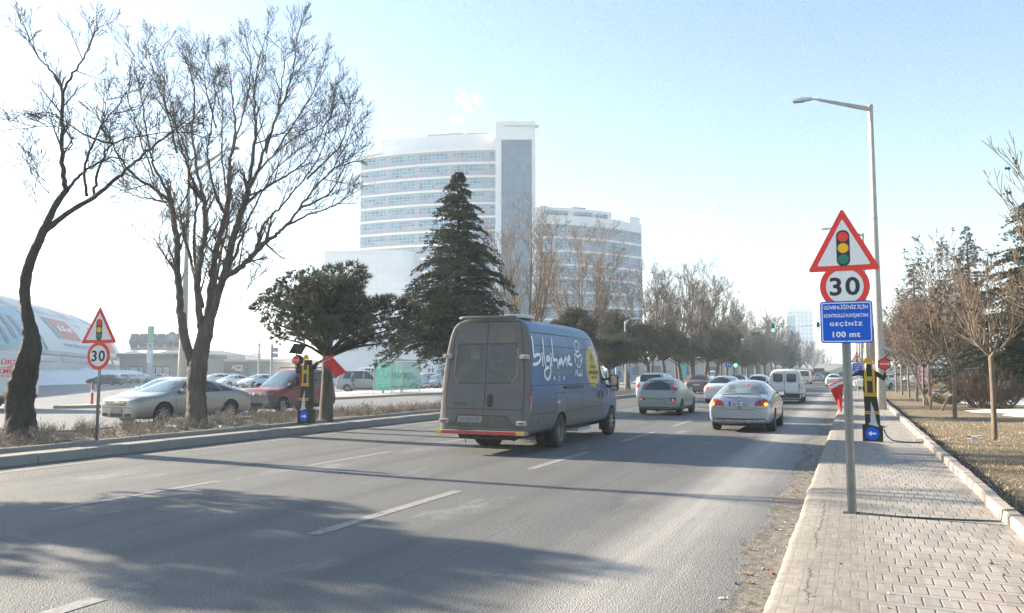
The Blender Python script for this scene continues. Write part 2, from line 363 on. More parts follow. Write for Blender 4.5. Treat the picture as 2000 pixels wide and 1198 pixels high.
# markings
b = MB()
def dash(x, y0, y1, w=0.15): b.add([(x-w/2,y0,0.004),(x+w/2,y0,0.004),(x+w/2,y1,0.004),(x-w/2,y1,0.004)], [(0,1,2,3)])
for k in range(-1, 40): dash(-5.03, 0.85+k*5.87, 0.85+k*5.87+(3.4 if k == 0 else 3.2), 0.16)
for k in range(-1, 40): dash(-8.78, 6.7+k*4.85, 6.7+k*4.85+2.7, 0.13)
dash(-12.75, -30, 300, 0.11)
for k in range(0, 20): dash(-22.4, 4+k*8, 7.2+k*8, 0.12)
struct(b.build('road_marking', M_PAINT, fix=False))
# sidewalk with its crumbling road edge, and its right kerb
b = MB(); R = random.Random(4)
n = 900
def edgex(y): return -0.585+0.018*noise.noise((y*0.5, 3.1, 0))+0.012*noise.noise((y*4.0, 1.0, 0))
rows = [-6+0.12*i for i in range(600)]+[66, 69, 72]
prof = [(0.0, -0.02), (0.012, 0.085), (0.035, 0.128), (0.075, 0.143), (0.30, 0.152)]
vs = []; fs = []
for y in rows:
    e = edgex(y)
    for dx, z in prof: vs.append((e+dx+0.010*noise.noise((y*7, dx*9, 0)), y, z+0.006*noise.noise((y*5, dx*20, 2))))
    vs.append((1.36, y, 0.15))
m = len(prof)+1
for i in range(len(rows)-1):
    for j in range(m-1): fs.append((i*m+j, i*m+j+1, (i+1)*m+j+1, (i+1)*m+j))
struct(MB().add(vs, fs).build('sidewalk', M_PAVE, smooth=True, fix=False))
sheet('sidewalk_far', M_PAVE, -0.55, 96, 1.36, 600, 0.15)
sheet('side_street', M_ASPH, -0.7, 71.5, 60, 96.5, 0.004)
def kerb_run(name, m, x0, x1, z0, z1, y0, y1, L=0.75, gap=0.012, rnd=0.01, skip=()):
    b = MB(); y = y0; R = random.Random(7)
    while y < y1:
        if not any(a < y < c for a, c in skip):
            dx = R.uniform(-rnd, rnd); dz = R.uniform(-rnd, rnd)*0.7
            b.add([(x0+dx,y,z0),(x1+dx,y,z0),(x1+dx,y,z1+dz-0.02),(x1+dx-0.02,y,z1+dz),(x0+dx+0.02,y,z1+dz),(x0+dx,y,z1+dz-0.02),
                   (x0+dx,y+L-gap,z0),(x1+dx,y+L-gap,z0),(x1+dx,y+L-gap,z1+dz-0.02),(x1+dx-0.02,y+L-gap,z1+dz),(x0+dx+0.02,y+L-gap,z1+dz),(x0+dx,y+L-gap,z1+dz-0.02)],
                  [(0,1,2,3,4,5),(11,10,9,8,7,6),(0,6,7,1),(1,7,8,2),(2,8,9,3),(3,9,10,4),(4,10,11,5),(5,11,6,0)])
        y += L
    return struct(b.build(name, m))
kerb_run('kerb_lawn', M_KERB2, 1.33, 1.47, 0.0, 0.262, -4, 71.4, L=0.50)
kerb_run('kerb_median', M_KERB, -13.72, -13.5, -0.02, 0.175, -20, 300, L=1.0, gap=0.015, rnd=0.012)
kerb_run('kerb_median_inner', M_KERB, -14.46, -14.33, 0.0, 0.235, -20, 200, L=1.0, rnd=0.012)
sheet('median_path', concrete_mat('median_dirt', (0.15, 0.125, 0.10), (0.32, 0.29, 0.25), 2.0), -14.35, -30, -13.7, 300, 0.155)
# median soil: lumpy bed
vs = []; fs = []; rows = [-24+0.35*i for i in range(330)]+[95, 110, 150, 300]; nx = 12
for y in rows:
    xf = mfar(y)
    for j in range(nx+1):
        t = j/nx; x = -14.44+(xf+14.44)*t
        z = 0.17+0.09*noise.noise((x*1.1, y*1.1, 0))+0.05*noise.noise((x*4, y*4, 5)) if 0 < j < nx else (0.2 if j == 0 else 0.0)
        vs.append((x, y, z))
for i in range(len(rows)-1):
    for j in range(nx): fs.append((i*(nx+1)+j, i*(nx+1)+j+1, (i+1)*(nx+1)+j+1, (i+1)*(nx+1)+j))
struct(MB().add(vs, fs).build('median_soil', M_SOIL, smooth=True, fix=False))
def zmed(x, y): return 0.17+0.09*noise.noise((x*1.1, y*1.1, 0))
# kerb on the far side of the median (opposite road)
b = MB()
for k in range(-20, 200, 2):
    x0, x1 = mfar(k), mfar(k+2)
    b.add([(x0,k,0),(x0+0.15,k,0),(x0+0.15,k,0.2),(x0,k,0.2),(x1,k+1.985,0),(x1+0.15,k+1.985,0),(x1+0.15,k+1.985,0.2),(x1,k+1.985,0.2)], [(0,1,2,3),(7,6,5,4),(0,4,5,1),(1,5,6,2),(2,6,7,3),(3,7,4,0)])
struct(b.build('kerb_median_far', M_KERB))
# island with the bus stop
def slab(name, m, poly, z0, z1): return struct(MB().prism(poly, z0, z1, plane='xy').build(name, m))
slab('bus_stop_island', concrete_mat('island_paving', (0.30, 0.26, 0.22), (0.42, 0.38, 0.33)), [(-33.2,25.2),(-32.6,25.6),(-30.4,30),(-28.7,38),(-28.6,160),(-35.5,160),(-35.5,44),(-35.2,33)], -0.02, 0.13)
# lawn on the right
vs = []; fs = []; nx, ny = 70, 110
for j in range(ny+1):
    y = -5+76.4*(j/ny)**1.35
    for i in range(nx+1):
        x = 1.46+60*(i/nx)**2.2
        z = 0.175+0.05*noise.noise((x*0.6, y*0.6, 0))*min(1, (x-1.46)*1.5)+0.02*noise.noise((x*4, y*4, 3))-(0.06 if i == 0 else 0)
        vs.append((x, y, z))
for j in range(ny):
    for i in range(nx): fs.append((j*(nx+1)+i, j*(nx+1)+i+1, (j+1)*(nx+1)+i+1, (j+1)*(nx+1)+i))
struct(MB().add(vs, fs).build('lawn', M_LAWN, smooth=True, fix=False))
def zlawn(x, y): return 0.175+0.05*noise.noise((x*0.6, y*0.6, 0))*min(1, (x-1.46)*1.5)+0.02*noise.noise((x*4, y*4, 3))
sheet('lawn_far', M_LAWN, 1.46, 96.5, 300, 600, 0.15)
def snow_patch(name, cx, cy, rx, ry, h=0.06, z0=0.17, seed=0, rot=0.0, lump=0.3, nr=14, na=60):
    vs = []; fs = []
    for k in range(nr+1):
        t = k/nr
        for a in range(na):
            an = 2*pi*a/na
            rr = 1+0.28*noise.noise((cos(an)*1.6+seed*7, sin(an)*1.6, seed))+0.12*noise.noise((cos(an)*5+seed*7, sin(an)*5, seed))
            x = cos(an)*rx*rr*t; y = sin(an)*ry*rr*t
            x, y = x*cos(rot)-y*sin(rot), x*sin(rot)+y*cos(rot)
            hh = h*(1-t**6)*(1+lump*2*noise.noise((x*1.4, y*1.4, seed))+lump*noise.noise((x*5, y*5, seed)))-0.05*t**8
            vs.append((cx+x, cy+y, z0+hh))
    for k in range(nr):
        for a in range(na):
            a2 = (a+1) % na; fs.append((k*na+a, k*na+a2, (k+1)*na+a2, (k+1)*na+a))
    return tag(MB().add(vs, fs).build(name, M_SNOW, smooth=True, fix=False), kind='stuff')
snow_patch('snow', 9.5, 34.5, 5.2, 3.6, 0.07, 0.19, 1)
snow_patch('snow', 12.5, 28.3, 4.0, 2.6, 0.08, 0.18, 2, 0.3)
snow_patch('snow', 7.2, 48, 4.0, 6.0, 0.07, 0.18, 3)
snow_patch('snow', 16, 46, 6, 7, 0.07, 0.17, 5)
snow_patch('snow', 6.1, 32.0, 1.6, 1.0, 0.05, 0.19, 11)
snow_patch('snow', -32.5, 58, 0.9, 26, 0.06, 0.11, 6)
snow_patch('snow', -34.8, 62, 0.8, 30, 0.06, 0.11, 16)
snow_patch('snow', -31.6, 29.5, 1.3, 1.6, 0.05, 0.12, 8)
snow_patch('snow', -16.4, 15.9, 0.35, 0.22, 0.04, 0.2, 9, nr=6, na=24)
snow_patch('snow', -15.3, 16.6, 0.3, 0.16, 0.03, 0.2, 12, nr=6, na=24)
# ================================================================ VEHICLES
def paint(name, col, rough=0.35, metal=0.0, dirt=0.5, dcol=(0.24, 0.225, 0.20), zt=0.75, coat=0.5):
    """car paint with road dirt thrown up over the lower body"""
    g = NG(name); O = g.obj(); s = g.sep(O)
    n = g.noise(g.scl(O, (2.5, 2.5, 6)), 1.0, 6, 0.7); f = g.noise(O, 30, 3)
    h = g.math('DIVIDE', g.math('SUBTRACT', g.math('ADD', zt, g.math('MULTIPLY', g.math('SUBTRACT', n, 0.5), 0.7)), s[2]), 0.6, clamp=True)
    d = g.math('ADD', g.math('MULTIPLY', h, dirt), g.math('MULTIPLY', n, dirt*0.25), clamp=True)
    c = g.mix(d, col, g.mix(f, dcol, tuple(x*0.7 for x in dcol)))
    g.p.inputs['Metallic'].default_value = metal
    g.p.inputs['Coat Roughness'].default_value = 0.1
    g.v(g.p, 'Coat Weight', g.math('MULTIPLY', g.math('SUBTRACT', 1.0, d, clamp=True), coat))
    return g.out(c, None, g.math('ADD', rough, g.math('MULTIPLY', d, 0.45), clamp=True))
M_GLASS = mat('car_glass', (0.018, 0.024, 0.028), 0.06, spec=0.8)
M_GLASSL = mat('car_glass_light', (0.16, 0.21, 0.215), 0.10, spec=0.7, var=0.35, scale=2.5)
M_GLASSB = mat('windscreen_glass', (0.10, 0.17, 0.20), 0.06, spec=0.9, var=0.3, scale=1.5)
M_BLACK = mat('black_plastic', (0.022, 0.022, 0.024), 0.55, var=0.3, scale=6)
M_TYRE = mat('tyre_rubber', (0.035, 0.034, 0.033), 0.85, var=0.45, scale=5, bump=0.3)
M_RIM = mat('wheel_alloy', (0.30, 0.29, 0.28), 0.45, metal=0.5, var=0.3, scale=8)
M_RIMD = mat('wheel_cover_dirty', (0.17, 0.16, 0.15), 0.6, metal=0.2, var=0.3, scale=8)
M_RED = mat('lamp_red', (0.30, 0.012, 0.012), 0.2, coat=0.6)
M_REDLIT = mat('lamp_red_lit', (0.5, 0.03, 0.02), 0.3, emit=(1.0, 0.06, 0.03), es=0.4)
M_AMBLIT = mat('lamp_amber_lit', (0.6, 0.2, 0.02), 0.3, emit=(1.0, 0.30, 0.03), es=0.7)
M_LENS = mat('lamp_clear', (0.26, 0.28, 0.30), 0.10, spec=0.9, coat=0.8)
M_PLATE = mat('plate_white', (0.62, 0.62, 0.60), 0.5, var=0.1)
M_PLATED = mat('plate_dirty', (0.28, 0.27, 0.25), 0.7, var=0.2)
M_BLUE = mat('plate_blue', (0.02, 0.09, 0.45), 0.5)
M_CHROME = mat('chrome', (0.7, 0.7, 0.7), 0.15, metal=1)
M_GREYP = mat('grey_plastic', (0.10, 0.10, 0.10), 0.6, var=0.3)
M_INK = mat('plate_ink', (0.02, 0.02, 0.02), 0.6)
M_WHITE = mat('white_lettering', (0.8, 0.8, 0.8), 0.6)
def station(y, zb, w, zs, zt, wt):
    """half cross-section from the sill up to the roof centre"""
    h = zs-zb
    return [(0, y, zb), (0.80*w, y, zb), (0.955*w, y, zb+0.05), (0.995*w, y, zb+0.33*h), (w, y, zb+0.70*h), (0.965*w, y, zs),
            (wt+(0.945*w-wt)*0.45, y, zs+(zt-zs)*0.5), (wt, y, zt-0.12*min(1, (zt-zs)/0.3)), (0.80*wt, y, zt-0.035*min(1, (zt-zs)/0.3)), (0, y, zt)]
def loft_body(sts, wheels, wr, ww, mats, W, levels=2, cutter=True, name='body', raw=False):
    secs = [st if raw else station(*st) for st in sts]
    def shrink(sec, k, dy):
        cz = sum(p[2] for p in sec)/len(sec); return [(p[0]*k, p[1]+dy, cz+(p[2]-cz)*k) for p in sec]
    secs = [shrink(secs[0], 0.86, -0.012)]+secs+[shrink(secs[-1], 0.86, 0.012)]
    n = len(secs[0]); ring = 2*n-2; vs = []; fs = []
    for sec in secs:
        vs += sec+[(-p[0], p[1], p[2]) for p in sec[-2:0:-1]]
    for i in range(len(secs)-1):
        for k in range(ring):
            k2 = (k+1) % ring; fs.append((i*ring+k, i*ring+k2, (i+1)*ring+k2, (i+1)*ring+k))
    for base, flip in ((0, False), ((len(secs)-1)*ring, True)):   # end caps as quad strips
        for k in range(0, n-1):
            a, b_ = base+k, base+k+1; c, d = base+(ring-k) % ring, base+(ring-k-1) % ring
            q = (a, b_, d, c); q = tuple(dict.fromkeys(q))
            if len(q) > 2: fs.append(q[::-1] if not flip else q)
    me = bpy.data.meshes.new(name); me.from_pydata(vs, [], fs)
    bm = bmesh.new(); bm.from_mesh(me); bmesh.ops.recalc_face_normals(bm, faces=bm.faces); bm.to_mesh(me); bm.free()
    for m in mats: me.materials.append(m)
    o = bpy.data.objects.new(name, me); COL.objects.link(o)
    sm = o.modifiers.new('s', 'SUBSURF'); sm.levels = levels; sm.render_levels = levels
    cut = None
    if cutter and wheels:
        cb = MB()
        for y in wheels:
            for sx in (-1, 1):
                x0, x1 = (W-0.30, W+0.3) if sx > 0 else (-W-0.3, -W+0.30)
                cb.prism([(y+(wr+0.055)*cos(a*pi/12), wr+(wr+0.055)*sin(a*pi/12)) for a in range(24)], x0, x1, plane='yz')
        cut = cb.build('cut', M_BLACK)
        bo = o.modifiers.new('b', 'BOOLEAN'); bo.object = cut; bo.operation = 'DIFFERENCE'; bo.solver = 'EXACT'
        try: bo.material_mode = 'TRANSFER'
        except Exception: pass
    dg = bpy.context.evaluated_depsgraph_get(); dg.update()
    m2 = bpy.data.meshes.new_from_object(o.evaluated_get(dg), preserve_all_data_layers=False, depsgraph=dg)
    bpy.data.objects.remove(o)
    if cut: bpy.data.objects.remove(cut)
    m2.polygons.foreach_set('use_smooth', [True]*len(m2.polygons))
    try: m2.set_sharp_from_angle(angle=radians(38))
    except Exception: pass
    m2.name = name
    bm = bmesh.new(); bm.from_mesh(m2); bv = BVHTree.FromBMesh(bm); bm.free()
    return m2, bv
DIRS = {'rear': (Vector((0, -12, 0)), Vector((0, 1, 0)), lambda a, b: Vector((a, 0, b))),
        'front': (Vector((0, 12, 0)), Vector((0, -1, 0)), lambda a, b: Vector((a, 0, b))),
        'right': (Vector((12, 0, 0)), Vector((-1, 0, 0)), lambda a, b: Vector((0, a, b))),
        'left': (Vector((-12, 0, 0)), Vector((1, 0, 0)), lambda a, b: Vector((0, a, b))),
        'top': (Vector((0, 0, 12)), Vector((0, 0, -1)), lambda a, b: Vector((a, b, 0)))}
def decal(bv, side, polys, name, m, parent, off=0.006, cell=0.12, tris=None):
    """panel that follows the body surface: outline(s) in the side's plane, pressed onto it from that side"""
    o0, d, mk = DIRS[side]; bm = bmesh.new()
    if tris:
        for vs, fs in tris:
            vv = [bm.verts.new((x, y, 0)) for x, y in vs]
            for f in fs:
                try: bm.faces.new([vv[i] for i in f])
                except ValueError: pass
    else:
        for pl in polys:
            vv = [bm.verts.new((x, y, 0)) for x, y in pl]
            try: bm.faces.new(vv)
            except ValueError: pass
        xs = [v.co.x for v in bm.verts]; ys = [v.co.y for v in bm.verts]
        for ax, lo, hi in ((0, min(xs), max(xs)), (1, min(ys), max(ys))):
            k = lo+cell
            while k < hi-0.01:
                bmesh.ops.bisect_plane(bm, geom=bm.verts[:]+bm.edges[:]+bm.faces[:], plane_co=(k, 0, 0) if ax == 0 else (0, k, 0), plane_no=(1, 0, 0) if ax == 0 else (0, 1, 0)); k += cell
    bmesh.ops.triangulate(bm, faces=[f for f in bm.faces if len(f.verts) > 4])
    dead = []
    for v in bm.verts:
        o = o0+mk(v.co.x, v.co.y); h, nn, _, _ = bv.ray_cast(o, d, 30)
        if h is None: dead.append(v); continue
        if nn.dot(d) > 0: nn = -nn
        v.co = h+nn*off*0.5-d*off*0.7
    if dead: bmesh.ops.delete(bm, geom=dead, context='VERTS')
    me = bpy.data.meshes.new(name); bm.to_mesh(me); bm.free()
    for p in me.polygons: p.use_smooth = True
    for x in (m if isinstance(m, (list, tuple)) else [m]): me.materials.append(x)
    ob = bpy.data.objects.new(name, me); COL.objects.link(ob); ob.parent = parent
    return ob
def stroke(pts, w, closed=False):             # ribbon polygon strips round a polyline in 2D
    out = []; n = len(pts)
    P = [Vector(p) for p in pts]
    if closed: P.append(P[0].copy())
    for i in range(len(P)-1):
        a, b_ = P[i], P[i+1]; d = b_-a
        if d.length < 1e-6: continue
        d.normalize(); q = Vector((-d.y, d.x))*w/2; e = d*w*0.3
        out.append([tuple(a-e-q), tuple(b_+e-q), tuple(b_+e+q), tuple(a-e+q)])
    return out
def make_wheel(r, w, rim, spokes, parent, x, y, sx, dual=False, rimf=0.66):
    t = empty('wheel', (x, y, r)); t.parent = parent
    b = MB(); rr = r*rimf
    prof = [(rr, -w/2), (r*0.93, -w/2), (r*0.985, -w/2+0.02), (r, -w/4), (r, w/4), (r*0.985, w/2-0.02), (r*0.93, w/2), (rr, w/2)]
    prof = [(a, sx*h) for a, h in prof]
    b.lathe(prof, 28, 0, 'x'); b.build('tyre', M_TYRE, t, smooth='auto')
    b = MB()
    if dual:
        b.lathe([(rr, sx*w/2), (rr*0.95, sx*(w/2-0.01)), (rr*0.86, sx*(w/2-0.09)), (rr*0.5, sx*(w/2-0.13)), (rr*0.42, sx*(w/2-0.05)), (0.001, sx*(w/2-0.04))], 24, 0, 'x')
    else:
        b.lathe([(rr, sx*w/2), (rr*0.93, sx*(w/2-0.012)), (rr*0.90, sx*(w/2-0.05)), (0.001, sx*(w/2-0.06))], 24, 1, 'x')
        for k in range(spokes):
            a = 2*pi*k/spokes; dv = Vector((0, cos(a), sin(a))); tv = Vector((0, -sin(a), cos(a)))
            ww = 0.32*rr*(5/max(5, spokes))
            p0 = Vector((sx*(w/2-0.012), 0, 0)); p1 = p0+dv*rr*0.93-Vector((sx*0.012, 0, 0))
            b.obox((p0+p1)/2, dv*rr*0.47, tv*ww*0.5, (sx*0.012, 0, 0))
        b.lathe([(rr*0.25, sx*(w/2-0.02)), (rr*0.22, sx*(w/2+0.004)), (0.001, sx*(w/2+0.006))], 16, 0, 'x')
    b.build('rim', [rim, M_BLACK], t, smooth='auto')
    return t
def mirror_part(parent, x, y, z, sx, m, s=1.0):
    b = MB(); b.obox((x+sx*0.09*s, y, z), (0.095*s, 0.0, 0), (0.02*s, 0.055*s, 0), (0, 0.0, 0.062*s)); 
    o = b.build('door_mirror', m, parent, bevel=0.03*s, smooth='auto')
    b = MB(); b.obox((x+sx*0.09*s, y-0.062*s, z), (0.075*s, 0, 0), (0, 0.002, 0), (0, 0, 0.046*s)); b.build('mirror_glass', M_CHROME, o)
    return o
def build_car(label, cat, x, y, rz, sp, group=None, name='parked_car'):
    """sp: stations, wheels (rear axle y, front axle y), r, track half width, glass outlines and fittings; y runs rear to front"""
    root = empty(name, (x, y, 0), rz, label, cat, group)
    W = sp['W']; wh = sp['wheels']; r = sp['r']
    me, bv = loft_body(sp['st'], wh, r, 0.2, [sp['paint'], M_BLACK], W)
    o = bpy.data.objects.new('body', me); COL.objects.link(o); o.parent = root
    for yy in wh:
        for sx in (-1, 1): make_wheel(r, 0.20, sp.get('rim', M_RIM), sp.get('spokes', 5), root, sx*(W-0.115), yy, sx)
    for side, polys, nm, m, off in sp['dec']:
        sides = ('left', 'right') if side == 'sides' else (side,)
        for sd in sides:
            for pl in polys: decal(bv, sd, [pl], nm, m, root, off)
    for side, lines, w, m in sp.get('lines', []):
        sides = ('left', 'right') if side == 'sides' else (side,)
        for sd in sides:
            pp = []
            for ln in lines: pp += stroke(ln, w)
            decal(bv, sd, pp, 'panel_gap', m, root, 0.003, 0.15)
    for side, hs in sp.get('handles', []):
        for sd in (('left', 'right') if side == 'sides' else (side,)):
            for (hy, hz) in hs: decal(bv, sd, [rrect(0.17, 0.035, 0.015, 3, hy, hz)], 'door_handle', sp.get('hm', sp['paint']), root, 0.03)
    if 'plate' in sp:
        for side, px, pz, txt, pm in sp['plate']:
            pl = decal(bv, side, [rrect(0.54, 0.125, 0.012, 2, px, pz)], 'licence_plate', M_BLACK, root, 0.012, 0.5)
            fl = decal(bv, side, [rrect(0.52, 0.108, 0.01, 2, px, pz)], 'plate_face', pm, pl, 0.018, 0.5)
            if txt:
                fx = 1 if side == 'rear' else -1
                if txt != '-':
                    vs, fs = text_fit(txt, 0.41, 0.075, 0.012)
                    decal(bv, side, None, 'lettering', M_INK, pl, 0.022, tris=[([(px+0.03*fx+a*fx, pz+b_) for a, b_ in vs], fs)])
                decal(bv, side, [rrect(0.045, 0.104, 0.006, 2, px-0.235*fx, pz)], 'country_band', M_BLUE, pl, 0.021, 0.5)
    for sx in (-1, 1): mirror_part(root, sx*(W-0.10), sp['my'], sp['mz'], sx, sp.get('mm', sp['paint']), sp.get('ms', 1.0))
    if sp.get('bars'):
        y0, y1, z, xx = sp['bars']
        for sx in (-1, 1):
            MB().tube([(sx*xx, y0, z-0.04), (sx*xx, y0+0.1, z+0.03), (sx*xx, y1-0.1, z+0.03), (sx*xx, y1, z-0.04)], 0.017, 6).build('roof_rail', M_GREYP, root, smooth=True)
    if sp.get('aerial'):
        ay, az = sp['aerial']; MB().tube([(0, ay, az), (0, ay-0.13, az+0.22)], [0.008, 0.003], 5).build('aerial', M_BLACK, root)
    MB().box(-W*0.7, 0.35, 0.16, W*0.7, sp['L']-0.5, 0.30).build('underbody', M_BLACK, root)
    if sp.get('exhaust'): MB().tube([(-W*0.5, -0.02, 0.22), (-W*0.5, 0.5, 0.24)], 0.03, 8).build('exhaust_pipe', M_GREYP, root)
    return root, bv
def sedan_st(L, W, H, zb=0.2, hood=0.72, belt=0.92, deck=0.98, rw=0.62, rt=1.35, ft=2.75, wb=3.75, nose=0.62, rtz=None):
    """three-box car, y=0 rear: rw rear-window base, rt roof rear, ft roof front, wb windscreen base"""
    w = W/2
    return [(0.0, zb+0.10, w*0.88, 0.66, 0.84, w*0.68), (0.04, zb+0.04, w*0.94, 0.80, deck-0.04, w*0.70), (0.16, zb+0.02, w*0.955, belt-0.06, deck, w*0.70),
            (rw-0.06, zb, w*0.985, belt, deck+0.005, w*0.74), (rw+0.10, zb, w*0.99, belt, deck+0.09, w*0.74), ((rw+rt)/2+0.05, zb, w, belt, (deck+H)/2+0.06, w*0.69), (rt, zb, w, belt, H-0.035, w*0.63), (rt+0.35, zb, w, belt, H, w*0.63),
            ((rt+ft)/2, zb, w, belt, H+0.01, w*0.63), (ft-0.15, zb, w, belt, H-0.02, w*0.63), (ft+0.08, zb, w, belt, H-0.09, w*0.65), ((ft+wb)/2+0.02, zb, w, belt-0.01, (H+belt)/2+0.0, w*0.72), (wb-0.06, zb, w, belt-0.03, belt+0.08, w*0.78),
            (wb+0.10, zb, w, belt-0.06, belt+0.015, w*0.76), ((wb+L)/2, zb, w*0.985, belt-0.12, belt-0.06, w*0.72), (L-0.30, zb, w*0.975, hood, hood+0.07, w*0.72), (L-0.10, zb+0.01, w*0.93, nose+0.02, nose+0.09, w*0.70), (L-0.02, zb+0.03, w*0.87, nose-0.03, nose+0.03, w*0.66), (L, zb+0.06, w*0.82, nose-0.08, nose-0.01, w*0.62)]
def hatch_st(L, W, H, zb=0.2, belt=0.95, rt=0.45, ft=2.2, wb=3.05, hood=0.78, nose=0.62, tail=0.98, tw=0.66):
    w = W/2
    return [(0.0, zb+0.08, w*0.90, 0.62, 0.76, w*0.74), (0.03, zb+0.03, w*0.955, 0.72, tail, w*0.74), (0.14, zb, w*0.965, belt-0.02, tail+(H-tail)*0.36, w*(tw+0.08)), ((rt+0.14)/2, zb, w*0.985, belt, tail+(H-tail)*0.72, w*(tw+0.03)),
            (rt, zb, w, belt, H-0.045, w*tw), (rt+0.3, zb, w, belt, H-0.005, w*tw), ((rt+ft)/2, zb, w, belt, H+0.01, w*tw), (ft-0.12, zb, w, belt, H-0.02, w*tw), (ft+0.1, zb, w, belt, H-0.10, w*(tw+0.02)),
            ((ft+wb)/2+0.03, zb, w, belt-0.01, (H+belt)/2+0.02, w*0.74), (wb-0.05, zb, w, belt-0.03, belt+0.08, w*0.79), (wb+0.1, zb, w, belt-0.06, belt+0.01, w*0.78), ((wb+L)/2, zb, w*0.98, belt-0.13, belt-0.07, w*0.74),
            (L-0.22, zb, w*0.96, hood-0.03, hood+0.02, w*0.72), (L-0.07, zb+0.01, w*0.92, nose+0.01, nose+0.08, w*0.68), (L, zb+0.06, w*0.83, nose-0.09, nose-0.02, w*0.6)]
P_SILVER = paint('silver_paint', (0.36, 0.385, 0.43), 0.26, 0.5, 0.12, (0.20, 0.20, 0.20), zt=0.40)
P_CHAMP = paint('champagne_paint', (0.31, 0.305, 0.29), 0.32, 0.5, 0.45, zt=0.55)
P_MINT = paint('mint_paint', (0.26, 0.31, 0.285), 0.35, 0.25, 0.5, zt=0.6)
P_WHITE = paint('white_paint', (0.62, 0.62, 0.61), 0.3, 0.0, 0.45, zt=0.5)
P_WHITEB = paint('pale_blue_white_paint', (0.55, 0.60, 0.66), 0.3, 0.0, 0.3, zt=0.5)
P_BROWN = paint('dusty_brown_paint', (0.13, 0.11, 0.10), 0.4, 0.2, 0.75, zt=0.9)
P_REDC = paint('red_paint', (0.20, 0.016, 0.028), 0.3, 0.1, 0.7, (0.20, 0.19, 0.18), zt=0.72)
P_GREYS = paint('grey_silver_paint', (0.33, 0.34, 0.35), 0.35, 0.4, 0.3, zt=0.5)
P_BEIGE = paint('beige_paint', (0.36, 0.33, 0.28), 0.4, 0.1, 0.5, zt=1.0)
P_DARKB = paint('dark_blue_paint', (0.04, 0.055, 0.12), 0.3, 0.3, 0.4, zt=0.5)
P_DARK = paint('dark_grey_paint', (0.05, 0.055, 0.065), 0.35, 0.2, 0.3, zt=0.5)
GAP = mat('panel_gap', (0.03, 0.03, 0.032), 0.7)
def side_gaps(L, zb, belt, ds):
    return [('sides', [[(d[0], zb+0.12), (d[0]+0.01, belt*0.75), (d[1], belt-0.01)] for d in ds]+[[(0.9, zb+0.09), (L-1.1, zb+0.09)]], 0.012, GAP)]
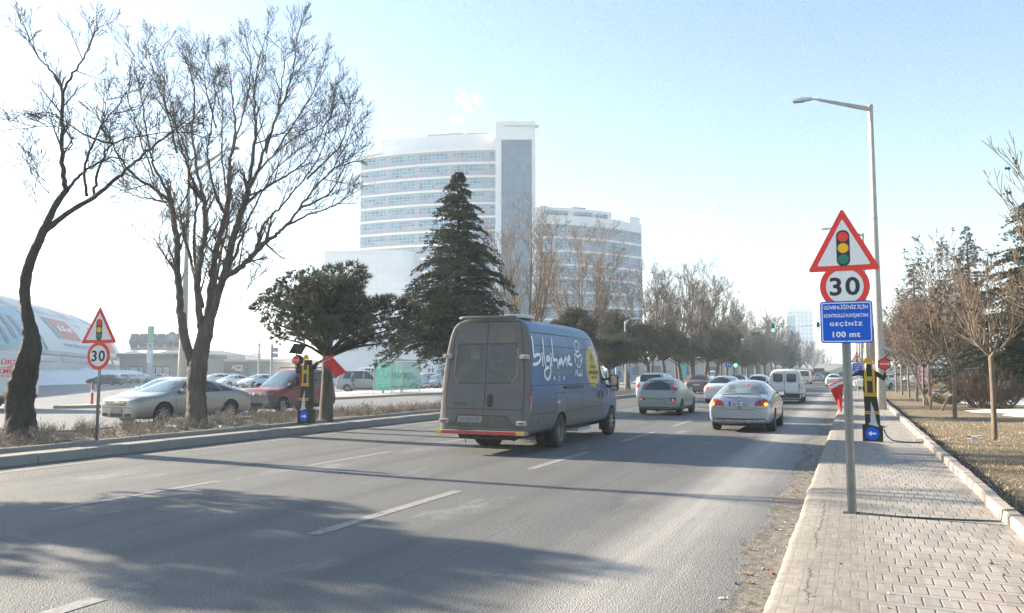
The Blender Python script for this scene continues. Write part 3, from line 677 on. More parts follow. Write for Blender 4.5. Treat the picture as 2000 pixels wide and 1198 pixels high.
# ---- silver saloon nearest in the right lane (tail lamps lit), seen from behind
def silver_saloon():
    L, W, H = 4.43, 1.72, 1.42
    st = sedan_st(L, W, H, belt=0.93, deck=1.01, rw=0.60, rt=1.22, ft=2.65, wb=3.4)
    dec = [('rear', [[(-0.63,1.03),(0.63,1.03),(0.60,1.14),(0.51,1.33),(0.44,1.355),(-0.44,1.355),(-0.51,1.33),(-0.60,1.14)]], 'rear_window', M_GLASSL, 0.006),
           ('sides', [[(2.28,0.96),(3.22,0.96),(2.70,1.33),(2.32,1.36)], [(1.42,0.97),(2.20,0.96),(2.22,1.36),(1.62,1.34)], [(0.92,1.0),(1.36,0.97),(1.54,1.30),(1.42,1.30)]], 'side_window', M_GLASS, 0.006),
           ('front', [[(-0.64,0.98),(0.64,0.98),(0.52,1.34),(-0.52,1.34)]], 'windscreen', M_GLASSB, 0.006),
           ('rear', [[(-0.80,0.74),(-0.78,0.84),(-0.66,0.90),(-0.60,0.89),(-0.60,0.72),(-0.70,0.69)], [(0.80,0.74),(0.78,0.84),(0.66,0.90),(0.60,0.89),(0.60,0.72),(0.70,0.69)], [(-0.59,0.72),(-0.59,0.89),(-0.46,0.85),(-0.39,0.76),(-0.42,0.72)], [(0.59,0.72),(0.59,0.89),(0.46,0.85),(0.39,0.76),(0.42,0.72)]], 'tail_lamp', M_RED, 0.012),
           ('rear', [disc(0.052, 14, -0.695, 0.765), disc(0.052, 14, 0.695, 0.765)], 'lit_bulb', M_AMBLIT, 0.018),
           ('rear', [rrect(1.42, 0.13, 0.04, 3, 0, 0.315)], 'bumper_insert', M_BLACK, 0.012),
           ('rear', [rrect(0.10, 0.03, 0.012, 3, 0, 0.665)], 'boot_catch', M_BLACK, 0.008),
           ('rear', [disc(0.045, 12, 0, 0.925)], 'badge', M_CHROME, 0.01),
           ('front', [[(0.45,0.60),(0.74,0.62),(0.72,0.72),(0.45,0.70)], [(-0.45,0.60),(-0.74,0.62),(-0.72,0.72),(-0.45,0.70)]], 'headlight', M_LENS, 0.01)]
    sp = dict(st=st, W=W/2, L=L, wheels=(0.98, 3.51), r=0.30, dec=dec, paint=P_SILVER, my=3.0, mz=1.0, mm=M_BLACK, ms=1.15, rim=M_RIMD, spokes=7,
              plate=[('rear', 0.0, 0.77, '42 RL 422', M_PLATE)], aerial=(1.35, 1.40), exhaust=True, handles=[('sides', [(1.55, 0.85), (2.42, 0.85)])],
              lines=side_gaps(L, 0.2, 0.93, [(2.24, 2.25), (1.40, 1.36), (3.2, 3.24)])+[('rear', [[(-0.40,0.62),(0.40,0.62)], [(-0.40,0.62),(-0.52,0.98)], [(0.40,0.62),(0.52,0.98)], [(-0.80,0.655),(-0.42,0.655)], [(0.42,0.655),(0.80,0.655)]], 0.012, GAP)])
    root, bv = build_car('silver saloon with lit tail lamps and plate 42 RL 422 in the kerb lane', 'car', -2.85, 22.45, 0, sp, name='moving_car')
    # boot spoiler lip, third brake lamp, headrests and driver seen through the rear glass
    b = MB(); b.tube([(-0.56,0.13,0.985),(-0.45,0.055,1.03),(0,0.03,1.05),(0.45,0.055,1.03),(0.56,0.13,0.985)], [0.015,0.025,0.03,0.025,0.015], 8); b.build('spoiler', P_SILVER, root, smooth=True)
    decal(bv, 'rear', [disc(0.03, 10, 0.10, 1.27)], 'brake_lamp', M_REDLIT, root, 0.012)
    hr = mat('headrest_seen', (0.10, 0.12, 0.12), 0.3); 
    for hx, hz, w_, h_ in ((-0.30, 1.16, 0.17, 0.20), (0.33, 1.15, 0.20, 0.19), (-0.30, 1.07, 0.36, 0.10), (0.33, 1.07, 0.36, 0.10)):
        decal(bv, 'rear', [rrect(w_, h_, min(w_, h_)*0.42, 4, hx, hz)], 'headrest', hr, root, 0.009)
    return root
silver_saloon()
# ---- mint three-door hatchback
def mint_hatch():
    L, W, H = 3.82, 1.65, 1.44
    st = hatch_st(L, W, H, belt=0.93, rt=0.42, ft=1.95, wb=2.85, tail=0.95, tw=0.68)
    win = [(-0.50,0.99),(-0.44,1.12),(-0.32,1.22),(-0.14,1.27),(0.14,1.27),(0.32,1.22),(0.44,1.12),(0.50,0.99),(0.3,0.965),(-0.3,0.965)]
    frame = [(-0.60,0.95),(0.60,0.95),(0.56,1.22),(0.50,1.33),(-0.50,1.33),(-0.56,1.22)]
    dec = [('rear', [frame], 'tailgate_glass', mat('smoked_glass', (0.10, 0.12, 0.12), 0.15), 0.005), ('rear', [win], 'rear_window', M_GLASS, 0.009),
           ('sides', [[(0.62,0.99),(1.38,0.96),(1.40,1.33),(0.80,1.31),(0.66,1.18)], [(1.48,0.96),(2.62,0.95),(2.02,1.32),(1.50,1.34)]], 'side_window', M_GLASS, 0.006),
           ('front', [[(-0.62,0.98),(0.62,0.98),(0.50,1.33),(-0.50,1.33)]], 'windscreen', M_GLASSB, 0.006),
           ('rear', [[(-0.74,0.94),(-0.62,0.95),(-0.57,1.14),(-0.56,1.30),(-0.62,1.30),(-0.70,1.12)], [(0.74,0.94),(0.62,0.95),(0.57,1.14),(0.56,1.30),(0.62,1.30),(0.70,1.12)]], 'tail_lamp', M_RED, 0.012),
           ('rear', [disc(0.03, 10, 0.635, 1.09), disc(0.035, 10, 0.60, 0.585), disc(0.035, 10, -0.62, 0.60)], 'lit_bulb', M_REDLIT, 0.018),
           ('rear', [[(-0.80,0.56),(-0.5,0.56),(-0.46,0.66),(-0.80,0.69)], [(0.80,0.56),(0.5,0.56),(0.46,0.66),(0.80,0.69)]], 'bumper_lamp_panel', M_GREYP, 0.008),
           ('rear', [rrect(1.25, 0.09, 0.03, 3, 0, 0.27)], 'bumper_insert', M_BLACK, 0.01)]
    sp = dict(st=st, W=W/2, L=L, wheels=(0.62, 3.11), r=0.29, dec=dec, paint=P_MINT, my=2.45, mz=0.98, mm=M_BLACK, ms=1.1, rim=M_RIMD, spokes=6,
              plate=[('rear', 0.0, 0.53, None, M_PLATED)], aerial=(0.6, 1.43), handles=[('sides', [(1.65, 0.84)])], hm=M_BLACK,
              lines=side_gaps(L, 0.2, 0.93, [(1.44, 1.43), (2.6, 2.62)])+[('rear', [[(-0.52,0.63),(0.52,0.63)], [(-0.52,0.63),(-0.58,0.94)], [(0.52,0.63),(0.58,0.94)], [(-0.78,0.70),(-0.52,0.63)], [(0.78,0.70),(0.52,0.63)]], 0.012, GAP), ('rear', [[(-0.36,1.02),(0.05,0.985)]], 0.02, M_BLACK)])
    return build_car('mint green three-door hatchback with round-topped rear window, ahead of the blue van', 'car', -6.86, 30.3, 0, sp, name='moving_car')[0]
mint_hatch()
# ---- generic rear-view traffic
def traffic(kind, label, x, y, pnt, rz=0, L=4.3, W=1.75, H=1.46, lit=False, glass=None, plate=True, bars=False, name='moving_car', group=None, cat='car'):
    glass = glass or M_GLASS
    if kind == 'sedan':
        st = sedan_st(L, W, H, belt=0.94, deck=1.02, rw=0.6, rt=1.2, ft=L*0.6, wb=L*0.77); k = W/1.72
        rear = [[(-0.62*k,1.06),(0.62*k,1.06),(0.50*k,H-0.09),(-0.50*k,H-0.09)]]; tl = [[(-0.80*k,0.72),(-0.80*k,0.88),(-0.5*k,0.88),(-0.52*k,0.72)], [(0.80*k,0.72),(0.80*k,0.88),(0.5*k,0.88),(0.52*k,0.72)]]
        sw = [[(L*.32,0.98),(L*.50,0.98),(L*.50,H-0.07),(L*.37,H-0.09)], [(L*.52,0.98),(L*.73,0.97),(L*.61,H-0.09),(L*.52,H-0.07)], [(L*.22,1.0),(L*.31,0.98),(L*.35,H-0.12),(L*.30,H-0.12)]]
        pz = 0.70
    else:
        tailh = {'hatch': 0.98, 'suv': 1.08, 'van': 1.1}[kind]; rt = {'hatch': 0.42, 'suv': 0.30, 'van': 0.16}[kind]; bl = {'hatch': 0.95, 'suv': 1.05, 'van': 1.05}[kind]
        st = hatch_st(L, W, H, belt=bl, rt=rt, ft=L*(0.53 if kind != 'van' else 0.60), wb=L*0.76, tail=tailh, tw={'hatch': 0.66, 'suv': 0.72, 'van': 0.80}[kind]); k = W/1.72
        t = {'hatch': 0.50, 'suv': 0.56, 'van': 0.66}[kind]
        rear = [[(-0.60*k,tailh+0.03),(0.60*k,tailh+0.03),((t+0.04)*k,H-0.24),(t*k,H-0.13),(-t*k,H-0.13),(-(t+0.04)*k,H-0.24)]]
        tl = [[(-0.79*k,0.78),(-0.79*k,tailh),(-0.63*k,tailh+0.02),(-0.62*k,0.80)], [(0.79*k,0.78),(0.79*k,tailh),(0.63*k,tailh+0.02),(0.62*k,0.80)]]
        sw = [[(L*.30,bl+0.04),(L*.50,bl+0.03),(L*.50,H-0.12),(L*.31,H-0.13)], [(L*.52,bl+0.03),(L*.72,bl+0.02),(L*.575,H-0.13),(L*.52,H-0.12)], [(L*.13,bl+0.07),(L*.28,bl+0.04),(L*.285,H-0.14),(L*.17,H-0.16)]]
        pz = 0.62
    dec = [('rear', rear, 'rear_window', glass, 0.006), ('sides', sw, 'side_window', M_GLASS, 0.006),
           ('front', [[(-0.62*k,st[-5][4]+0.04),(0.62*k,st[-5][4]+0.04),(0.5*k,H-0.1),(-0.5*k,H-0.1)]], 'windscreen', M_GLASSB, 0.006),
           ('rear', tl, 'tail_lamp', M_REDLIT if lit else M_RED, 0.012), ('rear', [rrect(W*0.75, 0.10, 0.03, 3, 0, 0.28)], 'bumper_insert', M_BLACK, 0.01),
           ('front', [[(0.42*k,0.62),(0.76*k,0.64),(0.70*k,0.77),(0.45*k,0.72)], [(-0.42*k,0.62),(-0.76*k,0.64),(-0.70*k,0.77),(-0.45*k,0.72)]], 'headlight', M_LENS, 0.01),
           ('front', [rrect(0.72*k, 0.11, 0.03, 3, 0, 0.63)], 'grille', M_BLACK, 0.008), ('front', [rrect(1.0*k, 0.10, 0.04, 3, 0, 0.33)], 'air_intake', M_BLACK, 0.008)]
    sp = dict(st=st, W=W/2, L=L, wheels=(L*0.21, L*0.80), r=0.31, dec=dec, paint=pnt, my=L*0.68, mz=1.02, mm=M_BLACK if kind == 'van' else pnt, spokes=6, rim=M_RIM,
              lines=side_gaps(L, 0.2, 0.94, [(L*.51, L*.51), (L*.31, L*.30)]))
    sp['plate'] = ([('rear', 0.0, pz, None, M_PLATE), ('front', 0, 0.47, None, M_PLATE)]) if plate else []
    if bars: sp['bars'] = (L*0.2, L*0.55, H+0.03, W*0.32)
    return build_car(label, cat, x, y, rz, sp, group, name)[0]
G1 = 'traffic queueing away from the camera'
traffic('suv', 'pale blue-white estate with black roof rails ahead of the mint hatchback', -10.2, 43.5, P_WHITEB, L=4.3, W=1.80, H=1.64, bars=True, group=G1)
traffic('sedan', 'dusty brown saloon with dark rear window beside the median kerb', -10.9, 61.5, P_BROWN, L=4.8, W=1.9, H=1.49, group=G1)
traffic('sedan', 'pale blue-white saloon half hidden behind the silver saloon', -6.35, 42.5, P_WHITEB, L=4.6, W=1.78, H=1.47, group=G1, lit=True)
traffic('hatch', 'small white hatchback with oval dark rear window before the beige van', -6.3, 60.0, P_WHITE, L=4.0, W=1.72, H=1.48, group=G1)
traffic('van', 'beige van with blank rear between the white hatchback and white panel van', -6.35, 76.5, P_BEIGE, L=4.6, W=1.9, H=1.85, glass=P_BEIGE, group=G1, cat='van', name='moving_van')
traffic('van', 'white passenger van with one wide rear window, farther down the road', -6.2, 117.5, P_WHITE, L=4.9, W=1.9, H=1.97, group=G1, lit=True, cat='van', name='moving_van')
traffic('sedan', 'pale grey saloon behind the army green truck', -5.5, 150, P_GREYS, L=4.4, W=1.75, H=1.42, group=G1)
traffic('sedan', 'dark blue saloon showing only its roof behind the white cars', -9.9, 76, P_DARKB, L=4.4, W=1.75, H=1.45, group=G1)
traffic('suv', 'black car far down the road beyond the truck', -5.6, 212, P_DARK, L=4.5, W=1.9, H=1.85, group=G1)
traffic('suv', 'dark grey car farthest down the road at the vanishing point', -2.2, 205, P_DARK, L=4.5, W=1.9, H=1.8, group=G1)
traffic('sedan', 'white saloon seen between the road and the main sign post', -1.9, 96, P_WHITE, L=4.5, W=1.8, H=1.47, group=G1)
traffic('sedan', 'white saloon turning off behind the flagman board', 0.75, 83.5, P_WHITE, rz=radians(-32), L=4.6, W=1.82, H=1.47, group=G1)
# ---- white panel van with split rear doors
def panel_van():
    L, W, H = 4.1, 1.72, 1.82
    st = hatch_st(L, W, H, belt=1.08, rt=0.15, ft=2.2, wb=3.1, tail=1.05, tw=0.79, hood=0.95, nose=0.75)
    dec = [('rear', [rrect(0.50, 0.44, 0.07, 4, -0.335, 1.34), rrect(0.50, 0.44, 0.07, 4, 0.335, 1.34)], 'rear_window', M_GLASS, 0.007),
           ('rear', [rrect(0.13, 0.36, 0.02, 3, -0.77, 0.83), rrect(0.13, 0.36, 0.02, 3, 0.77, 0.83)], 'tail_lamp', M_RED, 0.014),
           ('rear', [rrect(1.70, 0.22, 0.04, 3, 0, 0.42)], 'bumper', M_BLACK, 0.03),
           ('sides', [[(2.45,1.08),(3.1,1.06),(2.62,1.58),(2.46,1.60)]], 'side_window', M_GLASS, 0.006),
           ('front', [[(-0.62,1.15),(0.62,1.15),(0.55,1.66),(-0.55,1.66)]], 'windscreen', M_GLASSB, 0.006),
           ('rear', [rrect(0.05, 0.09, 0.015, 3, -0.02, 1.10)], 'door_handle', M_BLACK, 0.015)]
    sp = dict(st=st, W=W/2, L=L, wheels=(0.65, 3.34), r=0.30, dec=dec, paint=P_WHITE, my=2.85, mz=1.1, mm=M_BLACK, ms=1.25, rim=M_RIMD, bars=None,
              plate=[('rear', -0.33, 0.80, '-', M_PLATE)],
              lines=side_gaps(L, 0.25, 1.05, [(2.35, 2.35), (1.3, 1.3)])+[('rear', [[(0,0.56),(0,1.72)], [(-0.68,0.56),(-0.68,1.5),(-0.6,1.68)], [(0.68,0.56),(0.68,1.5),(0.6,1.68)], [(-0.68,0.56),(0.68,0.56)]], 0.014, GAP), ('rear', [[(-0.42,1.10),(-0.18,1.06)], [(0.2,1.06),(0.42,1.10)]], 0.018, M_BLACK)])
    return build_car('white panel van with split rear doors, two dark windows and black bumper', 'van', -3.28, 44.3, 0, sp, group=G1, name='moving_van')[0]
panel_van()
# ---- army green flatbed truck
def army_truck():
    g = mat('truck_green', (0.10, 0.10, 0.07), 0.7, var=0.3); r = empty('army_truck', (-6.5, 178, 0), 0, 'dull green open-bed truck, tallest vehicle down the road', 'truck', G1)
    MB().box(-1.25, 0, 1.0, 1.25, 4.6, 1.12).box(-1.25, 0, 1.12, 1.25, 0.08, 1.9).box(-1.25, 0, 1.12, -1.17, 4.6, 1.9).box(1.17, 0, 1.12, 1.25, 4.6, 1.9).build('cargo_bed', g, r)
    MB().prism([(4.7,0.7),(6.8,0.7),(6.8,1.6),(6.5,1.7),(6.2,2.5),(4.7,2.55)], -1.1, 1.1, plane='yz').build('cab', g, r, bevel=0.06)
    MB().box(-0.9, 4.66, 1.75, 0.9, 4.695, 2.35).build('rear_window', M_GLASS, r)
    MB().box(-0.5, 0.2, 0.7, 0.5, 6.6, 0.95).build('chassis', M_BLACK, r)
    for x in (-1.0, 1.0):
        for y in (1.0, 2.2, 5.7): make_wheel(0.5, 0.3, M_GREYP, 6, r, x, y, 1 if x > 0 else -1)
        MB().box(x-0.1, -0.03, 0.8, x+0.1, 0.0, 0.95).build('tail_lamp', M_RED, r)
army_truck()
# ---- silver executive saloon on the opposite road, three-quarter front view
def exec_saloon():
    L, W, H = 4.80, 1.81, 1.45
    w = W/2
    st = sedan_st(L, W, H, zb=0.19, belt=0.97, deck=1.04, hood=0.85, nose=0.76, rw=0.50, rt=1.50, ft=2.80, wb=3.62)
    dec = [('sides', [[(2.36,0.97),(3.30,0.955),(2.98,1.14),(2.72,1.30),(2.40,1.345)], [(1.45,0.985),(2.26,0.97),(2.30,1.35),(1.85,1.34),(1.60,1.27)], [(0.86,1.01),(1.38,0.99),(1.50,1.235),(1.25,1.16)]], 'side_window', M_GLASS, 0.006),
           ('front', [[(-0.72,1.0),(0.72,1.0),(0.66,1.12),(0.54,1.34),(-0.54,1.34),(-0.66,1.12)]], 'windscreen', M_GLASSB, 0.006),
           ('rear', [[(-0.66,1.08),(0.66,1.08),(0.54,1.36),(-0.54,1.36)]], 'rear_window', M_GLASS, 0.006),
           ('front', [[(-0.38,0.60),(0.38,0.60),(0.42,0.745),(-0.42,0.745)]], 'grille', M_BLACK, 0.012),
           ('front', [[(-0.46,0.61),(-0.82,0.63),(-0.83,0.74),(-0.72,0.78),(-0.48,0.755)], [(0.46,0.61),(0.82,0.63),(0.83,0.74),(0.72,0.78),(0.48,0.755)]], 'headlight', M_LENS, 0.014),
           ('front', [rrect(0.58, 0.11, 0.03, 3, 0.0, 0.30), rrect(0.27, 0.095, 0.03, 3, -0.52, 0.31), rrect(0.27, 0.095, 0.03, 3, 0.52, 0.31)], 'air_intake', M_BLACK, 0.010),
           ('rear', [[(-0.82,0.76),(-0.80,0.93),(-0.5,0.93),(-0.5,0.76)], [(0.82,0.76),(0.80,0.93),(0.5,0.93),(0.5,0.76)]], 'tail_lamp', M_RED, 0.012),
           ('sides', [[(0.03,0.74),(0.22,0.76),(0.20,0.93),(0.06,0.93)]], 'tail_lamp', M_RED, 0.010),
           ('sides', [rrect(0.09, 0.03, 0.01, 3, 3.98, 0.68)], 'side_marker', M_LENS, 0.012)]
    ls = side_gaps(L, 0.19, 0.93, [(2.30, 2.31), (3.32, 3.36)])+[('sides', [[(1.36,0.93),(1.33,0.72),(1.42,0.55),(1.50,0.30)]], 0.012, GAP),
         ('front', [[(-0.74,0.50),(-0.45,0.54),(0.45,0.54),(0.74,0.50)]], 0.012, GAP), ('top', [[(-0.62,4.6),(-0.70,3.7)], [(0.62,4.6),(0.70,3.7)]], 0.014, GAP), ('sides', [[(1.5,0.46),(3.35,0.46)]], 0.022, P_CHAMP)]
    sp = dict(st=st, W=w, L=L, wheels=(1.02, 3.78), r=0.33, dec=dec, paint=P_CHAMP, my=3.08, mz=1.02, ms=1.2, rim=M_RIM, spokes=10, lines=ls, handles=[('sides', [(1.62, 0.86), (2.52, 0.85)])],
              plate=[('front', 0.0, 0.44, None, M_PLATED)])
    root, bv = build_car('silver executive saloon heading towards the camera behind the largest bare tree', 'car', -20.75, 22.95, pi-radians(4), sp, name='moving_car')
    for k in range(4): decal(bv, 'front', [stroke(disc(0.045, 12, -0.10+k*0.067, 0.675), 0.012, True)[i] for i in range(12)], 'badge', M_CHROME, root, 0.018, 0.5)
    for k in range(3): decal(bv, 'front', [rrect(0.78, 0.010, 0.003, 1, 0, 0.635+k*0.035)], 'grille_bar', M_CHROME, root, 0.016, 0.5)
    return root
exec_saloon()
# ---- red and grey compact van, three-quarter front view
def red_van():
    L, W, H = 4.12, 1.72, 1.80
    st = hatch_st(L, W, H, belt=1.02, rt=0.16, ft=2.15, wb=3.15, tail=1.05, tw=0.74, hood=0.98, nose=0.80)
    DK = mat('dark_grey_bumper', (0.075, 0.075, 0.08), 0.6, var=0.4)
    DT = mat('bumper_dusty', (0.24, 0.23, 0.21), 0.75, var=0.3)
    dec = [('front', [[(-0.70,1.08),(0.70,1.08),(0.68,1.22),(0.58,1.62),(-0.58,1.62),(-0.68,1.22)]], 'windscreen', M_GLASSB, 0.006),
           ('sides', [[(2.30,1.08),(3.02,1.06),(2.70,1.38),(2.42,1.60),(2.30,1.62)], [(1.2,1.10),(2.2,1.08),(2.2,1.62),(1.2,1.62)], [(0.35,1.12),(1.1,1.10),(1.1,1.62),(0.42,1.60)]], 'side_window', M_GLASS, 0.006),
           ('front', [[(-0.83,0.28),(0.83,0.28),(0.86,0.66),(0.50,0.68),(-0.50,0.68),(-0.86,0.66)]], 'front_bumper', DT, 0.02),
           ('sides', [[(3.68,0.34),(4.02,0.30),(4.07,0.70),(3.80,0.73)]], 'bumper_end', DK, 0.02),
           ('front', [rrect(0.80, 0.10, 0.04, 3, 0, 0.765)], 'grille', M_BLACK, 0.012),
           ('front', [rrect(1.05, 0.12, 0.04, 3, 0, 0.36)], 'air_intake', M_BLACK, 0.03),
           ('front', [[(-0.50,0.70),(-0.80,0.72),(-0.82,0.88),(-0.70,0.95),(-0.52,0.86)], [(0.50,0.70),(0.80,0.72),(0.82,0.88),(0.70,0.95),(0.52,0.86)]], 'headlight', M_LENS, 0.014),
           ('sides', [[(1.35,0.36),(2.95,0.34),(2.95,0.46),(1.35,0.48)], [(0.1,0.48),(0.28,0.48),(0.3,0.62),(0.08,0.62)]], 'side_moulding', DK, 0.012)]
    ls = side_gaps(L, 0.2, 1.02, [(2.25, 2.25), (3.04, 3.06), (1.15, 1.15)])
    sp = dict(st=st, W=W/2, L=L, wheels=(0.68, 3.37), r=0.31, dec=dec, paint=P_REDC, my=2.95, mz=1.1, mm=M_BLACK, ms=1.3, rim=M_RIM, spokes=8, lines=ls,
              plate=[('front', 0.0, 0.54, None, M_PLATED)], bars=(0.6, 2.1, 1.80, 0.56), handles=[('sides', [(2.45, 0.95)])], hm=M_BLACK)
    root, bv = build_car('red compact van with grey bumper and writing on its bonnet, behind the median flagman board', 'van', -21.65, 29.35, pi-radians(3), sp, name='moving_van')
    decal(bv, 'front', None, 'badge', M_CHROME, root, 0.02, tris=[([(a, 0.77+b_) for a, b_ in disc(0.055, 14)], [tuple(range(14))])])
    for k in (-0.025, 0.025): decal(bv, 'front', [rrect(0.76, 0.014, 0.004, 1, 0, 0.765+k)], 'grille_bar', P_REDC, root, 0.018, 0.5)
    decal(bv, 'top', [rrect(w_, 0.10, 0.02, 2, x_, 3.62) for x_, w_ in ((-0.30, 0.07), (-0.12, 0.20), (0.06, 0.10), (0.20, 0.13), (0.32, 0.06))], 'lettering', M_WHITE, root, 0.008)
    return root
red_van()
# ================================================================ BLUE DELIVERY VAN
import json
VAN_ART = json.loads('''{"bilgihane":[[[0.437,2.335],[0.444,2.257],[0.429,2.164],[0.42,2.05],[0.419,1.942],[0.536,1.97],[0.685,1.988],[0.776,1.954],[0.755,1.89],[0.646,1.826],[0.508,1.794],[0.351,1.78]],[[0.877,2.019],[0.892,1.993]],[[0.891,1.945],[0.867,1.85],[0.875,1.764]],[[1.031,2.33],[1.008,2.203],[0.994,2.075],[0.986,1.936],[0.996,1.841],[1.046,1.765]],[[1.296,1.95],[1.194,1.951],[1.121,1.917],[1.135,1.869],[1.233,1.887],[1.307,1.92],[1.308,1.834],[1.316,1.726],[1.301,1.618],[1.225,1.522],[1.111,1.48],[1.008,1.502],[0.943,1.566],[0.96,1.65],[1.068,1.709],[1.223,1.726]],[[1.404,2.02],[1.412,1.998]],[[1.418,1.944],[1.4,1.857],[1.401,1.768]],[[1.581,2.338],[1.546,2.199],[1.535,2.077],[1.526,1.946],[1.545,1.88],[1.68,1.899],[1.76,1.878],[1.78,1.817],[1.793,1.712]],[[2.083,1.92],[1.977,1.903],[1.882,1.852],[1.873,1.802],[1.984,1.831],[2.089,1.888],[2.102,1.832],[2.103,1.776]],[[2.103,1.776],[2.191,1.844],[2.355,1.96],[2.356,1.869],[2.376,1.766]],[[2.445,1.876],[2.583,1.912],[2.636,1.96],[2.571,1.976],[2.487,1.94],[2.461,1.87],[2.527,1.814],[2.737,1.802]]],"mascot":[[[3.217,2.357],[3.091,2.307],[3.038,2.198],[3.066,2.127],[3.181,2.088],[3.311,2.127],[3.383,2.208],[3.394,2.281],[3.319,2.339],[3.217,2.357]],[[3.136,2.207],[3.127,2.188]],[[3.266,2.204],[3.258,2.186]],[[3.127,2.141],[3.172,2.112],[3.25,2.138]],[[3.042,2.067],[2.949,2.018],[2.949,1.924],[3.023,1.83],[3.226,1.737],[3.404,1.834],[3.507,1.944],[3.478,2.016],[3.356,2.05]],[[3.042,2.067],[3.219,1.994],[3.356,2.05]],[[3.01,2.031],[3.212,1.975],[3.405,2.027]],[[3.212,1.975],[3.202,1.808]],[[2.995,1.948],[3.042,1.925],[2.991,1.889],[2.958,1.9]],[[3.399,1.967],[3.445,1.937],[3.389,1.894],[3.35,1.912]]],"mobil":[[[2.931,1.542],[2.972,1.677],[3.032,1.595],[3.106,1.701],[3.099,1.547]],[[3.182,1.594],[3.139,1.565],[3.192,1.541],[3.236,1.576],[3.182,1.594]],[[3.301,1.69],[3.288,1.547],[3.356,1.564],[3.315,1.594]],[[3.385,1.594],[3.384,1.546]],[[3.44,1.69],[3.429,1.54]]]}''')
def van_paint():
    g = NG('van_blue_wrap'); O = g.obj(); s = g.sep(O); y, z = s[1], s[2]
    n = g.noise(g.scl(O, (1.2, 1.0, 1.0)), 2.2, 6, 0.6); f = g.noise(O, 26, 3); st = g.noise(g.scl(O, (3, 9, 0.9)), 1.0, 6, 0.75)
    di = g.n('ShaderNodeMapping'); g.l(O, di.inputs[0]); di.inputs['Rotation'].default_value = (0.7, 0, 0); di.inputs['Scale'].default_value = (1, 14, 2.2)
    dg = g.noise(di.outputs[0], 1.0, 5, 0.8)
    blue = g.mix(g.ramp(dg, (0.35, 0.0), (0.75, 1.0)), (0.028, 0.10, 0.235), (0.075, 0.19, 0.35))
    blue = g.mix(g.ramp(n, (0.35, 0.0), (0.75, 0.6)), blue, (0.04, 0.11, 0.24))
    # round yellow print near the cab, soft edged
    ey = g.math('DIVIDE', g.math('SUBTRACT', y, 4.37), 0.56); ez = g.math('DIVIDE', g.math('SUBTRACT', z, 1.77), 0.50)
    r = g.math('SQRT', g.math('ADD', g.math('MULTIPLY', ey, ey), g.math('MULTIPLY', ez, ez)))
    yel = g.math('MULTIPLY', g.math('DIVIDE', g.math('SUBTRACT', 1.08, r), 0.20, clamp=True), g.math('GREATER_THAN', s[0], 0.3))
    base = g.mix(yel, blue, g.mix(n, (0.66, 0.46, 0.07), (0.50, 0.36, 0.07)))
    # road grime: grey lower body, streaks reaching up, everything behind the rear doors coated
    hg = g.math('ADD', z, g.math('MULTIPLY', g.math('SUBTRACT', st, 0.5), 0.9))
    low = g.math('DIVIDE', g.math('SUBTRACT', 1.36, hg), 0.50, clamp=True)
    rear = g.math('MULTIPLY', g.math('DIVIDE', g.math('SUBTRACT', g.math('ADD', 0.13, g.math('MULTIPLY', g.math('SUBTRACT', z, 0.5), 0.16)), y), 0.07, clamp=True), 0.93)
    hid = g.math('MULTIPLY', g.math('SUBTRACT', 6.2, y), 0.5, clamp=True)
    d = g.math('MAXIMUM', g.math('MULTIPLY', low, g.math('ADD', 0.35, g.math('MULTIPLY', hid, 0.55))), rear)
    d = g.math('MAXIMUM', d, g.math('MULTIPLY', st, 0.14))
    dirt = g.mix(f, (0.175, 0.157, 0.135), (0.125, 0.112, 0.097)); dirt = g.mix(g.ramp(n, (0.3, 0.0), (0.7, 0.5)), dirt, (0.11, 0.095, 0.08))
    c = g.mix(d, base, dirt); g.p.inputs['Coat Weight'].default_value = 0.15
    return g.out(c, None, g.math('ADD', 0.38, g.math('MULTIPLY', d, 0.45)))
M_VAN = van_paint()
VP = [(0,0.38),(0.80,0.38),(0.955,0.42),(1.0,0.62),(1.0,1.32),(0.975,1.80),(0.925,2.22),(0.865,2.50),(0.78,2.66),(0.50,2.755),(0,2.78)]
def van_sec(y, zt=2.78, k=1.0, lean=0.0, nose=0.0, zb=0.38, toph=1.0):
    out = []
    for x, z in VP:
        b_ = min(1.32, zt-0.10)
        z2 = zb+(z-0.38)*(b_-zb)/0.94 if z <= 1.32 else b_+(z-1.32)*(zt-b_)/1.46
        kk = k*(1-(1-toph)*max(0, (z-1.32)/1.46))
        out.append((x*kk, y+lean*max(0, z2-0.45)/2.3-nose*max(0, z2-0.5), z2))
    return out
